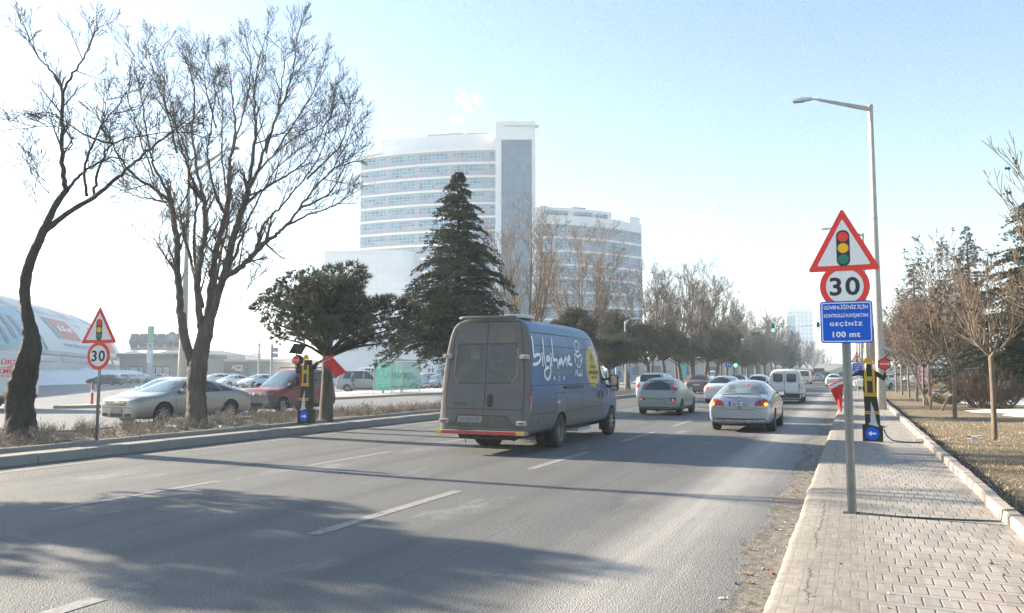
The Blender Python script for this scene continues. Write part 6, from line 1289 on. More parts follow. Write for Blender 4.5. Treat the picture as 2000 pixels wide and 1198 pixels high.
K1 = bare_kind(31, 9.6, 2.7, M_BARK, M_TWIG, q=dict(QF, rmin=0.006), nl=7); K2 = bare_kind(33, 10.8, 3.4, M_BARK, M_TWIG, q=QF, nl=9); K3 = bare_kind(37, 10.5, 3.6, M_BARK, M_TWIG, 'leaf', 3800, q=dict(QF, kids=(4, 6, 6)), nl=9); K4 = bare_kind(39, 10.0, 4.2, M_BARK, M_TWIG, 'leaf', 1500, q=dict(QF, kids=(4, 6, 6), rmin=0.012), nl=10)
M_LT = bark_mat('bark_pale', (0.13, 0.105, 0.085), (0.33, 0.27, 0.21))
place_kind('bare_tree', 'slender bare tree with pale twisted trunk rising behind the van roof', -15.6, AX(1037, -15.6).y, 0.2, K1, M_LT, M_TWIGL, rz=0.6, s=1.0)
place_kind('bare_tree', 'rounded bare tree with pale trunk in front of the curved hospital wing', -15.9, AX(1140, -15.9).y, 0.2, K2, M_LT, M_TWIGL, rz=2.1, s=0.92)
place_kind('bare_tree', 'bare tree still holding reddish dry leaves beside the hospital corner', -17.0, AX(1272, -17.0).y, 0.2, K3, M_BARK, M_TWIG, M_LEAFB, rz=1.0, s=0.98)
GB = 'hazy bare trees lining the median down the road'
for i, (px, s, k, rz) in enumerate(((1322, 1.12, K4, 0.3), (1355, 1.2, K2, 1.9), (1385, 1.15, K3, 4.0), (1408, 1.1, K4, 2.2), (1432, 1.0, K2, 0.9), (1475, 1.15, K3, 5.0), (1495, 1.25, K4, 1.1), (1515, 1.3, K3, 3.3), (1532, 1.2, K4, 2.8), (1548, 1.2, K3, 0.2), (1562, 1.25, K4, 4.4), (1576, 1.25, K3, 1.4), (1590, 1.3, K4, 5.6), (1602, 1.3, K3, 2.4), (1612, 1.3, K4, 3.6), (1622, 1.3, K3, 0.7), (1632, 1.3, K4, 1.7))):
    xx = -16.6; p = AX(px, xx)
    if p.y > 700: continue
    place_kind('bare_tree', ORD[i]+' hazy bare tree of the median row, counted from the reddish tree', p.x, p.y, 0.1, k, M_BARK, M_TWIG, M_LEAFB, GB, rz, s)
# ---- conifers
def tuft(mb, p, d, L, n, rng, w=0.012, spread=0.9):
    for k in range(n):
        u = (d+Vector((rng.gauss(0,spread), rng.gauss(0,spread), rng.gauss(0,spread)))*0.6).normalized(); s = perp(u, rng)*w; l = L*rng.uniform(0.7, 1.15)
        mb.add([p-s, p+s, p+u*l], [(0,1,2)])
def pine_tree(name, label, base, top_r, clumps, seed, group=None, dens=115, trunk=None, needle=0.17):
    rng = random.Random(seed); B = Vector(base); root = empty(name, base, 0, label, 'tree', group)
    tr = trunk or [Vector((0,0,-0.1)), Vector((0.03,0,1.0)), Vector((0,0.03,2.2)), Vector((0.1,0,3.4))]
    b = MB(); P = smooth_line(tr, 5); b.tube(P, [0.22*(1-0.55*i/(len(P)-1)) for i in range(len(P))], 12)
    for k, v in enumerate(b.v): v = Vector(v); b.v[k] = (v.x*(1+0.12*noise.noise(v*5)), v.y*(1+0.12*noise.noise(v*5)), v.z)
    b.build('trunk', M_BARK, root, smooth=True); lb = MB(); nd = MB()
    for c, r in clumps:
        z0 = min(tr[-1].z, max(tr[-1].z*0.55, c.z-0.9)); s = Vector((0,0,z0)); m1 = s.lerp(c, 0.45)+Vector((0,0,0.12)); L = smooth_line([s, m1, c], 4); lb.tube(L, [0.06-0.045*i/(len(L)-1) for i in range(len(L))], 6)
        for _ in range(5):
            e = c+Vector((rng.gauss(0,1), rng.gauss(0,1), rng.gauss(0,0.5))).normalized()*r*0.85; ftube(lb, [c, c.lerp(e, 0.5)+Vector((0,0,0.04)), e], [0.016, 0.012, 0.006], 4)
        n = int(dens*(r/0.45)**2)
        for _ in range(n):
            v = Vector((rng.gauss(0,1), rng.gauss(0,1), rng.gauss(0,1))).normalized(); rr = rng.uniform(0.55, 1.0)**0.6
            if v.z < -0.35 and rng.random() < 0.6: continue
            k = 1+0.55*noise.noise(v*2.6+c); p = c+Vector((v.x*r*k, v.y*r*k, v.z*r*0.66*k))*rr
            tuft(nd, p, (v+Vector((0,0,0.45))).normalized(), needle, 13, rng)
    lb.build('limb', M_BARKD, root, smooth=True, fix=False); nd.build('crown', M_PINE, root, fix=False); return root
rp_ = random.Random(3); PB = Vector((-14.49, 19.88, 0.2)); DP = 24.0
cl = []
for px, py, r in ((520,600,.34),(545,578,.42),(575,556,.42),(530,630,.30),(560,640,.34),(585,600,.5),(620,560,.44),(650,535,.32),(685,530,.34),(705,545,.28),(610,540,.34),(640,580,.55),(675,575,.46),(620,615,.5),(660,615,.5),(700,600,.46),(735,600,.44),(765,598,.42),(795,600,.36),(812,612,.30),(700,640,.44),(740,640,.44),(780,640,.40),(805,645,.30),(725,665,.30),(765,670,.28),(690,668,.26),(590,645,.30),(545,660,.22),(655,640,.4)):
    dd = rp_.uniform(-1.6, 1.6)*(0.6 if r < 0.33 else 1); cl.append((WD(px, py, DP+dd)-PB, r*1.12))
for _ in range(22):
    a = rp_.uniform(0, 6.28); q_ = rp_.uniform(0.2, 1.3); cl.append((Vector((cos(a)*q_, sin(a)*q_, rp_.uniform(2.5, 3.9))), 0.5))
pine1 = pine_tree('pine_tree', 'flat-crowned pine beside the median flagman board, crown reaching behind the cedar', tuple(PB), 0, cl, 5)
def cp_tree(src, label, x, y, z, rz, s, group=None):
    c = copy_tree(src); c.location = (x, y, z); c.rotation_euler = (0, 0, rz); c.scale = (s, s, s) if not hasattr(s, '__len__') else s; c['label'] = label
    if group: c['group'] = group
    return c
cp_tree(pine1, 'pine outside the frame whose crown shades the near road', -15.3, 7.0, 0.2, 1.3, (0.86, 0.86, 1.0))
rng_ = random.Random(8); cl2 = []
for _ in range(34):
    a = rng_.uniform(0, 6.28); t = rng_.random(); rad = 1.9*(1-0.65*t)*rng_.uniform(0.4, 1.0); cl2.append((Vector((cos(a)*rad, sin(a)*rad, 2.4+2.5*t)), rng_.uniform(0.42, 0.62)))
cl2.append((Vector((0,0,5.0)), 0.4))
M_PINEB = M_PINE
pine2 = pine_tree('pine_tree', 'dark rounded pine standing just beyond the van cab', (-15.2, AX(1120, -15.2).y, 0.2), 0, cl2, 9, dens=85, needle=0.21)
GP_ = 'dark pines in the median ahead of the van'
for i, (px, s, rz, xx) in enumerate(((1190, 0.98, 1.0, -15.0), (1228, 0.98, 2.3, -15.8), (1272, 1.0, 3.8, -15.2), (1300, 1.02, 0.4, -16.0), (1332, 1.05, 5.1, -15.2), (1352, 1.1, 2.0, -15.9), (1374, 1.12, 1.3, -15.2), (1396, 1.15, 4.1, -15.9), (1418, 1.12, 3.0, -15.3), (1447, 1.2, 0.9, -15.8), (1462, 1.3, 2.9, -15.4), (1478, 1.35, 5.5, -15.8), (1494, 1.4, 4.7, -15.4), (1510, 1.45, 1.9, -15.8), (1526, 1.5, 0.1, -15.5), (1541, 1.5, 3.1, -15.5))):
    s *= 1.12; p = AX(px, xx); o = cp_tree(pine2 if i % 3 else pine1, ORD[i]+' dark pine of the median row, counted from the van cab', p.x, p.y, 0.15, rz, (s*(0.95 if i % 3 else 0.9), s*0.95, s*(0.82, 1.12, 0.95, 1.2, 0.9)[i % 5]), GP_); o.rotation_euler[0] = (0.10, -0.13, 0.05, -0.04, 0.14, 0.0)[i % 6]; o.rotation_euler[1] = (-0.08, 0.12, 0.15, -0.1)[i % 4]
def cedar(name, label, base, H, R_, seed, m, group=None, z0=1.4, n_b=120, droop=0.25, w=0.014, tn=9, lean=0.0, sparse=1.0, power=0.8):
    rng = random.Random(seed); root = empty(name, base, 0, label, 'tree', group); b = MB(); b.tube([(0,0,-0.1),(0,0,H*0.5),(0,0,H*0.97)], [H*0.026, H*0.016, 0.012], 10); b.build('trunk', M_BARKD, root, smooth=True)
    lb = MB(); nd = MB()
    for i in range(n_b):
        t = (i+rng.random())/n_b; z = z0+(H-z0)*t**0.92; rad = R_*((1-t)**power)*rng.choice((rng.uniform(0.5, 0.8), rng.uniform(0.75, 1.12)))+0.06; a = rng.uniform(0, 6.283); d = Vector((cos(a), sin(a), 0)); up = 0.35 if t > 0.7 else 0.12
        s = Vector((0,0,z)); P = [s, s+d*rad*0.35+Vector((0,0,rad*up*0.7)), s+d*rad*0.7+Vector((0,0,rad*(up-0.10))), s+d*rad+Vector((0,0,rad*(up-droop*1.2)))]
        L = smooth_line(P, 3); n = len(L); lb.tube(L, [0.03*(1-0.8*k/(n-1))*(0.5+rad/R_) for k in range(n)], 4, cap=False); sd = Vector((-d.y, d.x, 0))
        m_ = int((7+rad*9)*sparse)
        for k in range(m_):
            u = 0.15+0.85*(k+rng.random()*0.6)/m_; j = min(n-2, int(u*(n-1))); p = L[j].lerp(L[j+1], u*(n-1)-j); sw = (1.15-u)*rad*0.34+0.10; sg = rng.choice((-1, 1)); e = p+sd*sg*sw*rng.uniform(0.5, 1.1)+d*sw*0.5+Vector((0,0,-sw*droop*rng.uniform(0.2, 1.2)))
            ftube(lb, [p, e], [0.007, 0.003], 3)
            for q_ in range(max(2, int(sw*11))):
                pp = p.lerp(e, rng.random()); tuft(nd, pp+Vector((rng.gauss(0,0.02), rng.gauss(0,0.02), rng.gauss(0,0.015))), ((e-p).normalized()+Vector((0,0,0.25))).normalized(), 0.085, tn, rng, w, 0.8)
    lb.build('limb', M_BARKD, root, smooth=True, fix=False); nd.build('crown', m, root, fix=False); return root
cb = AX(893, -15.4); ced = cedar('cedar_tree', 'tall pointed dark cedar behind the van in front of the hospital', (cb.x, cb.y, 0.15), 10.1, 3.5, 14, M_CEDAR, z0=2.0, n_b=290, droop=0.28, tn=12, w=0.018, power=0.86)
sp1 = cedar('spruce_tree', 'tall grey-green spruce behind the lamp post and the young trees', (9.0, 74, 0.1), 13.5, 4.2, 21, M_SPRUCE, z0=1.0, n_b=150, droop=0.32, tn=8, w=0.03, power=0.85, sparse=0.9)
p = WD(2040, 728, 33); sp2 = cedar('spruce_tree', 'broad dark spruce at the right edge behind the twiggy bush', (p.x, p.y, 0.1), 9.0, 4.9, 25, M_CEDAR, z0=0.9, n_b=190, droop=0.28, tn=9, w=0.02, power=0.8)
cp_tree(sp1, 'second grey-green spruce partly hidden by the lamp post', 6.2, 92, 0.1, 2.0, 0.95); cp_tree(sp1, 'hazy spruce far beyond the pavement trees', 14, 118, 0.1, 4.0, 1.05); cp_tree(sp2, 'dark spruce mass low behind the young pavement trees', 10.5, 62, 0.1, 1.0, 0.62); cp_tree(sp2, 'dark spruce between snow patches and park fence', 19, 88, 0.1, 3.0, 0.8)
# ---- young trees with dark seed heads along the pavement lawn
QY = dict(up=0.5, wob=0.10, kids=(3, 4, 5), ang=34, ratio=0.52, rmin=0.0045)
def young(seed, H, z0, spread, pods, r0=0.055, nl=8, lv=2, q=QY, lean=(0.0, 0.0), L=0.34):
    rng = random.Random(seed); P = [Vector((0,0,-0.05)), Vector((-lean[0]*0.5+0.02, 0, z0*0.5)), Vector((-lean[0], 0, z0))]
    t = MB(); t.tube(smooth_line(P, 5), [r0*(1.15-0.02*i) for i in range(11)], 9); lb = MB(); cr = MB(); ends = []
    for k in range(nl):
        a = 2*pi*k/nl+rng.uniform(-0.4, 0.4); sp = spread*rng.uniform(0.35, 1.0)*(0.15 if k == 0 else 1); s = P[2]-Vector((0,0,rng.uniform(0, 0.1))); e = s+Vector((cos(a)*sp, sin(a)*sp, (H-z0)*rng.uniform(0.6, 1.0)))
        L_ = smooth_line([s, s.lerp(e, 0.3)+Vector((cos(a), sin(a), -0.1))*spread*0.25, s.lerp(e, 0.65)+Vector((cos(a), sin(a), 0))*spread*0.12, e], 4); n = len(L_); rr = [r0*0.6*(1-0.8*i/(n-1)) for i in range(n)]; lb.tube(L_, rr, 6)
        for i in range(2, n):
            for _ in range(2):
                td = (L_[min(n-1,i+1)]-L_[i-1]).normalized(); an = radians(rng.uniform(25, 50)); nd = (td*cos(an)+perp(td, rng)*sin(an)).normalized(); ends += sprout(cr, L_[i], nd, (H-z0)*L*rng.uniform(0.5, 1.1), max(0.008, rr[i]*0.55), lv, rng, q)
    bits = MB()
    for _ in range(pods):
        p = rng.choice(ends)
        for _k in range(4):
            c = p+Vector((rng.gauss(0,0.025), rng.gauss(0,0.025), rng.gauss(0,0.02))); s = rng.uniform(0.012, 0.026); bits.add([c+Vector((0,0,s)), c+Vector((s,0,0)), c+Vector((0,s,0)), c+Vector((-s,0,0)), c+Vector((0,-s,0)), c+Vector((0,0,-s))], [(0,1,2),(0,2,3),(0,3,4),(0,4,1),(5,2,1),(5,3,2),(5,4,3),(5,1,4)])
    return t, lb, cr, bits
M_TAN = bark_mat('bark_tan', (0.13, 0.10, 0.075), (0.32, 0.25, 0.185))
Y1 = young(51, 5.0, 1.85, 1.15, 900); Y2 = young(52, 3.9, 1.85, 0.85, 40, r0=0.05, nl=6, lv=1); Y3 = young(53, 4.7, 1.9, 1.2, 450, r0=0.06, nl=9)
place_kind('young_tree', 'young tree thick with dark seed heads on a slightly leaning trunk', 2.89, 28.27, 0.17, Y1, M_TAN, M_TWIGL, M_POD, rz=0.4)
place_kind('young_tree', 'thin young tree with sparse forked pale branches, nearest on the lawn', 2.78, 19.99, 0.17, Y2, M_TAN, M_TWIGL, M_POD, rz=1.0)
place_kind('young_tree', 'tan-branched tree reaching in from the right edge, dark pods on its tips', 2.95, 12.1, 0.17, young(56, 4.3, 1.85, 1.55, 60, r0=0.05, nl=9, lv=2, q=dict(QY, kids=(2, 3, 3), ang=30)), M_TAN, M_TWIGL, M_POD, rz=2.2)
GY = 'young trees in a row along the pavement lawn'
for i, (x, y, rz, s, k) in enumerate(((2.84, 36.1, 1.0, 0.95, Y3), (2.92, 39.9, 2.4, 0.93, Y1), (2.97, 45.2, 0.2, 1.0, Y3), (3.0, 51.5, 3.3, 1.0, Y1), (3.0, 58.5, 4.4, 1.05, Y3), (3.0, 66, 5.2, 1.1, Y1), (3.4, 101, 1.2, 1.3, Y3), (3.4, 112, 2.8, 1.3, Y1), (3.4, 125, 0.8, 1.4, Y3), (3.4, 140, 3.8, 1.5, Y1), (3.4, 160, 4.8, 1.6, Y3))):
    place_kind('young_tree', ORD[i]+' young tree of the brown-twigged row beyond the seed-head tree', x, y, 0.17, k, M_TAN, M_TWIGL, M_POD, GY, rz, s)
place_kind('bare_tree', 'bare park tree with pale crooked trunk behind the pink banner', 5.2, 52, 0.15, K1, M_LT, M_TWIGL, rz=3.0, s=0.62)
GK = 'bare trees scattered over the park behind the lawn'
for i, (x, y, s, k, rz) in enumerate(((13, 66, 0.7, K2, 1), (17, 98, 0.85, K3, 2), (24, 84, 0.8, K4, 3), (8, 140, 0.9, K4, 0), (28, 120, 1.0, K3, 4), (14, 170, 1.1, K4, 5), (7, 200, 1.1, K3, 0.5), (40, 110, 0.9, K2, 2.7), (33, 150, 1.1, K4, 1.7))):
    place_kind('bare_tree', ORD[i]+' bare brownish tree scattered in the park beyond the lawn', x, y, 0.1, k, M_BARK, M_TWIG, M_LEAFB, GK, rz, s)
# ---- shrubs
def shrub_mesh(seed, h, r, n, q, lv=1, flat=1.0, r0=0.010):
    rng = random.Random(seed); b = MB()
    for k in range(n):
        a = rng.uniform(0, 6.283); t = sqrt(rng.random()); p = Vector((cos(a)*r*0.45*t, sin(a)*r*0.45*t, -0.03)); d = Vector((cos(a)*t*flat, sin(a)*t*flat, 1.0)).normalized(); sprout(b, p, d, h*rng.uniform(0.6, 1.1), r0, lv, rng, q)
    return b
M_DRY = mat('dry_twigs', (0.25, 0.215, 0.175), 0.9, var=0.4, scale=6); QS = dict(up=0.15, wob=0.16, kids=(5, 5), ang=40, ratio=0.5, rmin=0.0032)
dm = []
for k in range(6):
    o = shrub_mesh(60+k, 0.40, 0.26, 16, QS, lv=1, flat=1.1, r0=0.0065).build('dry_shrub', M_DRY, fix=False); dm.append(o)
R = random.Random(77); GS = 'low dry shrubs planted along the median'; first = [True]*6; n = 0
y = 8.2
while y < 60 and n < 250:
    for _ in range(3 if y < 32 else 2):
        xf = mfar(y); x = R.uniform(xf+0.35, -14.85)
        if abs(x+14.4) < 0.12: continue
        k = R.randrange(6); o = dm[k] if first[k] else dm[k].copy()
        if not first[k]: COL.objects.link(o)
        first[k] = False; s = R.uniform(0.55, 1.15); o.location = (x, y+R.uniform(-0.2, 0.2), zmed(x, y)-0.02); o.rotation_euler = (0, 0, R.uniform(0, 6)); o.scale = (s*R.uniform(0.9, 1.5), s*R.uniform(0.9, 1.5), s)
        tag(o, 'low leafless grey-brown shrub among many in the median soil', 'shrub', GS); n += 1
    y += 0.42 if y < 32 else 0.8
QBU = dict(up=0.25, wob=0.10, kids=(5, 7), ang=26, ratio=0.45, rmin=0.006)
M_BUSH = mat('bush_twigs', (0.15, 0.098, 0.068), 0.85, var=0.35, scale=3)
bb = shrub_mesh(91, 1.45, 1.55, 130, QBU, lv=2, flat=0.95, r0=0.016); o = bb.build('bush', M_BUSH, fix=False); p = WD(1935, 800, 32.6); o.location = (p.x, p.y, 0.17); tag(o, 'large round leafless bush on the snow edge behind the thin tree', 'bush')
o2 = o.copy(); COL.objects.link(o2); p = WD(1902, 780, 42); o2.location = (p.x, p.y, 0.17); o2.rotation_euler = (0, 0, 2.0); o2.scale = (1.0, 1.0, 1.0); tag(o2, 'second round leafless bush behind and left of the large one', 'bush')
o3 = o.copy(); COL.objects.link(o3); p = WD(1850, 788, 37); o3.location = (p.x, p.y, 0.17); o3.rotation_euler = (0, 0, 1.0); o3.scale = (0.5, 0.5, 0.28); tag(o3, 'low spreading bush between the two wooden stakes and the snow', 'bush')
for i, (px, py, h, lx) in enumerate(((1819, 802, 0.55, 0.03), (1847, 803, 0.55, 0.12))):
    p = GP(px, py, 0.18); tag(MB().obox((0, 0, h/2), (0.045, 0, 0), (0, 0.03, 0), (lx, 0, h/2)).build('wooden_stake', mat('stake_wood', (0.26, 0.21, 0.16), 0.8, var=0.3), loc=tuple(p)), ('short upright wooden stake on the lawn', 'short wooden stake leaning right on the lawn, nearer the seed-head tree')[i], 'stake')
tag(MB().tube([(0,0,0),(-0.45,0,1.2),(-0.75,0,2.0)], [0.05,0.045,0.04], 8).build('wooden_prop', M_TAN, loc=tuple(GP(1817, 800, 0.17))), 'leaning wooden prop supporting a young tree by the pink banner', 'tree prop')
# ---- dry grass blades on the near lawn
R = random.Random(99); b = MB()
for i in range(16000):
    t = R.random(); y = 6.5+22*t**1.6; x = 1.52+(R.random()**1.3)*(1.2+0.22*y)
    if noise.noise((x*1.1, y*1.1, 4)) < -0.25: continue
    a = R.uniform(0, 6.28); h = R.uniform(0.02, 0.055)*(1+0.3*noise.noise((x, y, 0))); w = 0.0035+0.0002*y; z = zlawn(x, y)-0.004
    b.add([(x-w*cos(a), y-w*sin(a), z), (x+w*cos(a), y+w*sin(a), z), (x+R.gauss(0,0.02), y+R.gauss(0,0.02), z+h)], [(0,1,2)])
tag(b.build('grass', mat('dry_grass', (0.36, 0.28, 0.16), 0.9, var=0.5, scale=3, col2=(0.40, 0.31, 0.19)), fix=False), kind='stuff')
# ================================================================ BUILDINGS AND THE FAR SIDE
def HZ(py, dep): return WD(1000, py, dep).z
def LX(px, py, dep): return WD(px, py, dep).dot(RV)
def frame(name, px, dep, label, cat, z=0, group=None):    # a thing whose x runs along the view's right and y away from it
    p = WD(px, 728, dep); r = empty(name, (p.x, p.y, z), YAW, label, cat, group); r['_'] = 0; del r['_']; return r, LX(px, 728, dep), dep
def facade_mat(name, a, b, cw, ch, line=0.06, lc=(0.5,0.52,0.54), rough=0.3):
    g = NG(name); s = g.sep(g.obj()); x, z = s[0], s[2]
    fx = g.math('FRACT', g.math('DIVIDE', x, cw)); fz = g.math('FRACT', g.math('DIVIDE', z, ch))
    ix = g.math('FLOOR', g.math('DIVIDE', x, cw)); iz = g.math('FLOOR', g.math('DIVIDE', z, ch))
    cv = g.n('ShaderNodeCombineXYZ'); g.l(ix, cv.inputs[0]); g.l(iz, cv.inputs[1]); wn = g.n('ShaderNodeTexWhiteNoise'); g.l(cv.outputs[0], wn.inputs['Vector'])
    c = g.mix(wn.outputs['Value'], a, b); m = g.math('MAXIMUM', g.math('LESS_THAN', fx, line/cw), g.math('LESS_THAN', fz, line/ch))
    return g.out(g.mix(m, c, lc), None, rough)
M_HGL = facade_mat('hospital_glass', (0.012, 0.115, 0.20), (0.085, 0.30, 0.43), 1.25, 0.95, 0.10)
M_HSP = facade_mat('hospital_spandrel', (0.25, 0.27, 0.34), (0.32, 0.33, 0.40), 3.1, 1.35, 0.07, (0.5,0.5,0.53), 0.6)
M_HWH = facade_mat('hospital_white', (0.74, 0.74, 0.74), (0.80, 0.80, 0.79), 3.6, 1.8, 0.05, (0.62,0.62,0.63), 0.7)
M_HDG = facade_mat('lift_tower_glass', (0.008, 0.065, 0.14), (0.025, 0.14, 0.24), 1.45, 2.0, 0.09, (0.09,0.15,0.20), 0.2)
M_METAL = mat('roof_metal', (0.35, 0.36, 0.38), 0.5, metal=0.4)
def arc_building(name, label, A, B, bulge, zl, zr_, nfl, fh, z_top, spans, depth=16, tier=None, tier_h=5.0, lip=True):
    """curved slab block: A, B = (x, y) ends of the facade in view-aligned metres"""
    p = RV*A[0]+FV*A[1]; r = empty(name, (p.x, p.y, 0), YAW, label, 'building')
    def P(u, off=0.0):
        x = (B[0]-A[0])*u; y = (B[1]-A[1])*u-bulge*4*u*(1-u); return Vector((x, y-off, 0))
    def strip(b, u0, u1, z0, z1, off, n=None, back=None):
        n = n or max(1, int((u1-u0)*28)); vs = []; 
        for i in range(n+1):
            u = u0+(u1-u0)*i/n; q = P(u, off); w = P(u, -(depth if back is None else back)); vs += [(q.x, q.y, z0), (q.x, q.y, z1), (w.x, w.y, z1), (w.x, w.y, z0)]
        fs = []
        for i in range(n):
            a = 4*i; c = a+4; fs += [(a, c, c+1, a+1), (a+1, c+1, c+2, a+2), (a+2, c+2, c+3, a+3), (a+3, c+3, c, a)]
        fs += [(0, 1, 2, 3), (4*n+3, 4*n+2, 4*n+1, 4*n)]; b.add(vs, fs)
    b = MB(); strip(b, 0, 1, 0, z_top, 0.0); b.build('facade', M_HSP, r)
    for k in range(nfl):
        zt = z_top-k*fh
        b = MB(); strip(b, 0, 1, zt-0.62, zt+0.02 if k else zt+0.25, 0.35 if k else 0.8, back=0.2); b.build('floor_band', M_HWH, r)
        for j, (u0, u1) in enumerate(spans):
            lo = zt-2.75 if (k+j) % 3 else zt-2.3
            b = MB(); strip(b, u0, u1, lo, zt-1.0, 0.06, back=-0.01); b.build('window', M_HGL, r)
            if (k*7+j*3) % 4 < 3: b = MB(); um = u0+(u1-u0)*(0.45 if (k+j) % 2 else 0.0); strip(b, um, um+(u1-u0)*0.5, lo-0.75, lo, 0.06, back=-0.01); b.build('window', M_HGL, r)
    if tier:
        b = MB(); strip(b, tier[0], tier[1], z_top+0.3, z_top+tier_h, -0.6, back=depth); b.build('parapet', M_HWH, r)
    return r, P, strip
SP = [(0.03,0.19),(0.22,0.41),(0.44,0.645),(0.68,0.89),(0.93,0.995)]
ht, Pt, st_ = arc_building('hospital_building', 'tall curved hospital block with white floor bands and teal windows', (-46.5, 241), (-3.6, 230.5), 2.6, 0, 0, 13, 4.03, HZ(291, 231), SP, tier=(0.15, 1.0), tier_h=4.6)
zt = HZ(291, 231)+4.6
for u0, u1, h in ((0.24, 0.43, 1.0), (0.49, 0.74, 1.6), (0.76, 0.93, 1.4)):
    b = MB(); q0, q1 = Pt(u0), Pt(u1); n = int((u1-u0)*60)
    for i in range(n):
        a, c = q0.lerp(q1, i/n), q0.lerp(q1, (i+0.8)/n); b.add([(a.x, a.y+1, zt), (c.x, c.y+1, zt), (c.x, c.y+4, zt+h), (a.x, a.y+4, zt+h)], [(0,1,2,3)])
    b.bar((q0.x, q0.y+4.1, zt+h*0.5), (q1.x, q1.y+4.1, zt+h*0.5), 0.2, h)
    b.build('roof_louvre', mat('louvre_grey', (0.22, 0.24, 0.28), 0.6), ht)
r, X0, D0 = frame('hospital_lift_tower', 1007, 227, 'white lift tower with tall dark glass front between the two hospital wings', 'building')
w = 39*227/1521; zt = HZ(237, 227); b = MB(); b.box(-w, 0, 0, w, 14, zt); b.build('shaft', M_HWH, r)
MB().box(-w+1.7, -0.35, 10, w-1.1, -0.02, HZ(274, 227)).build('glass_front', M_HDG, r)
b = MB(); b.box(-w+1.4, -0.5, 10, -w+1.7, 0, HZ(273, 227)); b.box(w-1.1, -0.5, 10, w-0.8, 0, HZ(273, 227)); b.build('glass_frame', M_HWH, r)
b = MB(); b.box(-w+2.5, -0.5, HZ(247,227)-0.1, w+0.8, -0.3, HZ(247,227)+0.1); b.box(w, -0.4, HZ(247,227)-0.5, w+0.9, 0.4, HZ(247,227)+0.3); b.build('roof_rail', M_METAL, r)
SR = [(0.03,0.15),(0.20,0.42),(0.46,0.62),(0.66,0.86),(0.89,0.985)]
hw_, Pw, sw_ = arc_building('hospital_wing', 'lower curved hospital wing with white floor bands right of the lift tower', (6.3, 231), (40.6, 247), 4.0, 0, 0, 10, 4.03, HZ(436, 232), SR, tier=(0.0, 0.70), tier_h=4.7)
zw = HZ(436, 232)
b = MB(); sw_(b, 0.0, 1.0, zw+0.25, zw+2.4, -0.1, back=15); b.build('parapet', M_HWH, hw_)
for u0, u1 in ((0.10,0.30),(0.36,0.52),(0.56,0.66)): b = MB(); sw_(b, u0, u1, zw+2.7, zw+3.5, -0.55, back=-0.62); b.build('window', M_HGL, hw_)
b = MB(); sw_(b, 0.88, 0.99, zw+2.4, zw+4.6, -1.0, back=9); b.build('roof_box', M_HWH, hw_)
for u in (0.06, 0.34, 0.40): q = Pw(u); MB().box(q.x, q.y+3, zw+4.7, q.x+2.2, q.y+5, zw+5.6).build('roof_unit', M_METAL, hw_)
# podium blocks
r, X0, D0 = frame('hospital_podium', 705, 206, 'blank white podium block at the foot of the hospital tower, rounded corner', 'building')
z = HZ(493, 206); x0 = LX(631, 600, 206)-X0; x1 = LX(775, 600, 206)-X0; b = MB()
poly = [(x0,0),(x1,0)]+[(x1+4*sin(radians(a)), 4-4*cos(radians(a))) for a in (15,30,45,60,75,90)]+[(x1+4,22),(x0,22)]; b.prism(poly, 0, z, plane='xy'); b.build('wall', M_HWH, r)
MB().prism([(a*1.002, c-0.15 if c < 1 else c) for a, c in poly], z, z+0.5, plane='xy').build('coping', M_HWH, r)
r, X0, D0 = frame('hospital_annex', 760, 172, 'low long white annex behind the bus shelter with snow on its ledge', 'building')
x0 = LX(640, 700, 172)-X0; x1 = LX(1010, 700, 172)-X0; zz = HZ(683, 172); b = MB(); b.box(x0, 0, -0.05, x1, 30, zz); b.build('wall', M_HWH, r)
MB().box(x0, 1.5, zz, x1, 30, HZ(662, 172)).build('upper_wall', M_HWH, r); MB().box(x0-0.2, -0.5, zz, x1, 1.6, zz+0.7).build('snowy_ledge', M_SNOW, r)
gx = LX(862, 700, 172)-X0; MB().box(gx-0.6, -0.3, 0, gx+5, 0.1, HZ(698, 172)).build('door_surround', mat('grey_surround', (0.35,0.36,0.38), 0.7), r); MB().box(gx+1, -0.36, 0, gx+4, -0.31, HZ(706,172)).build('door', M_HDG, r)
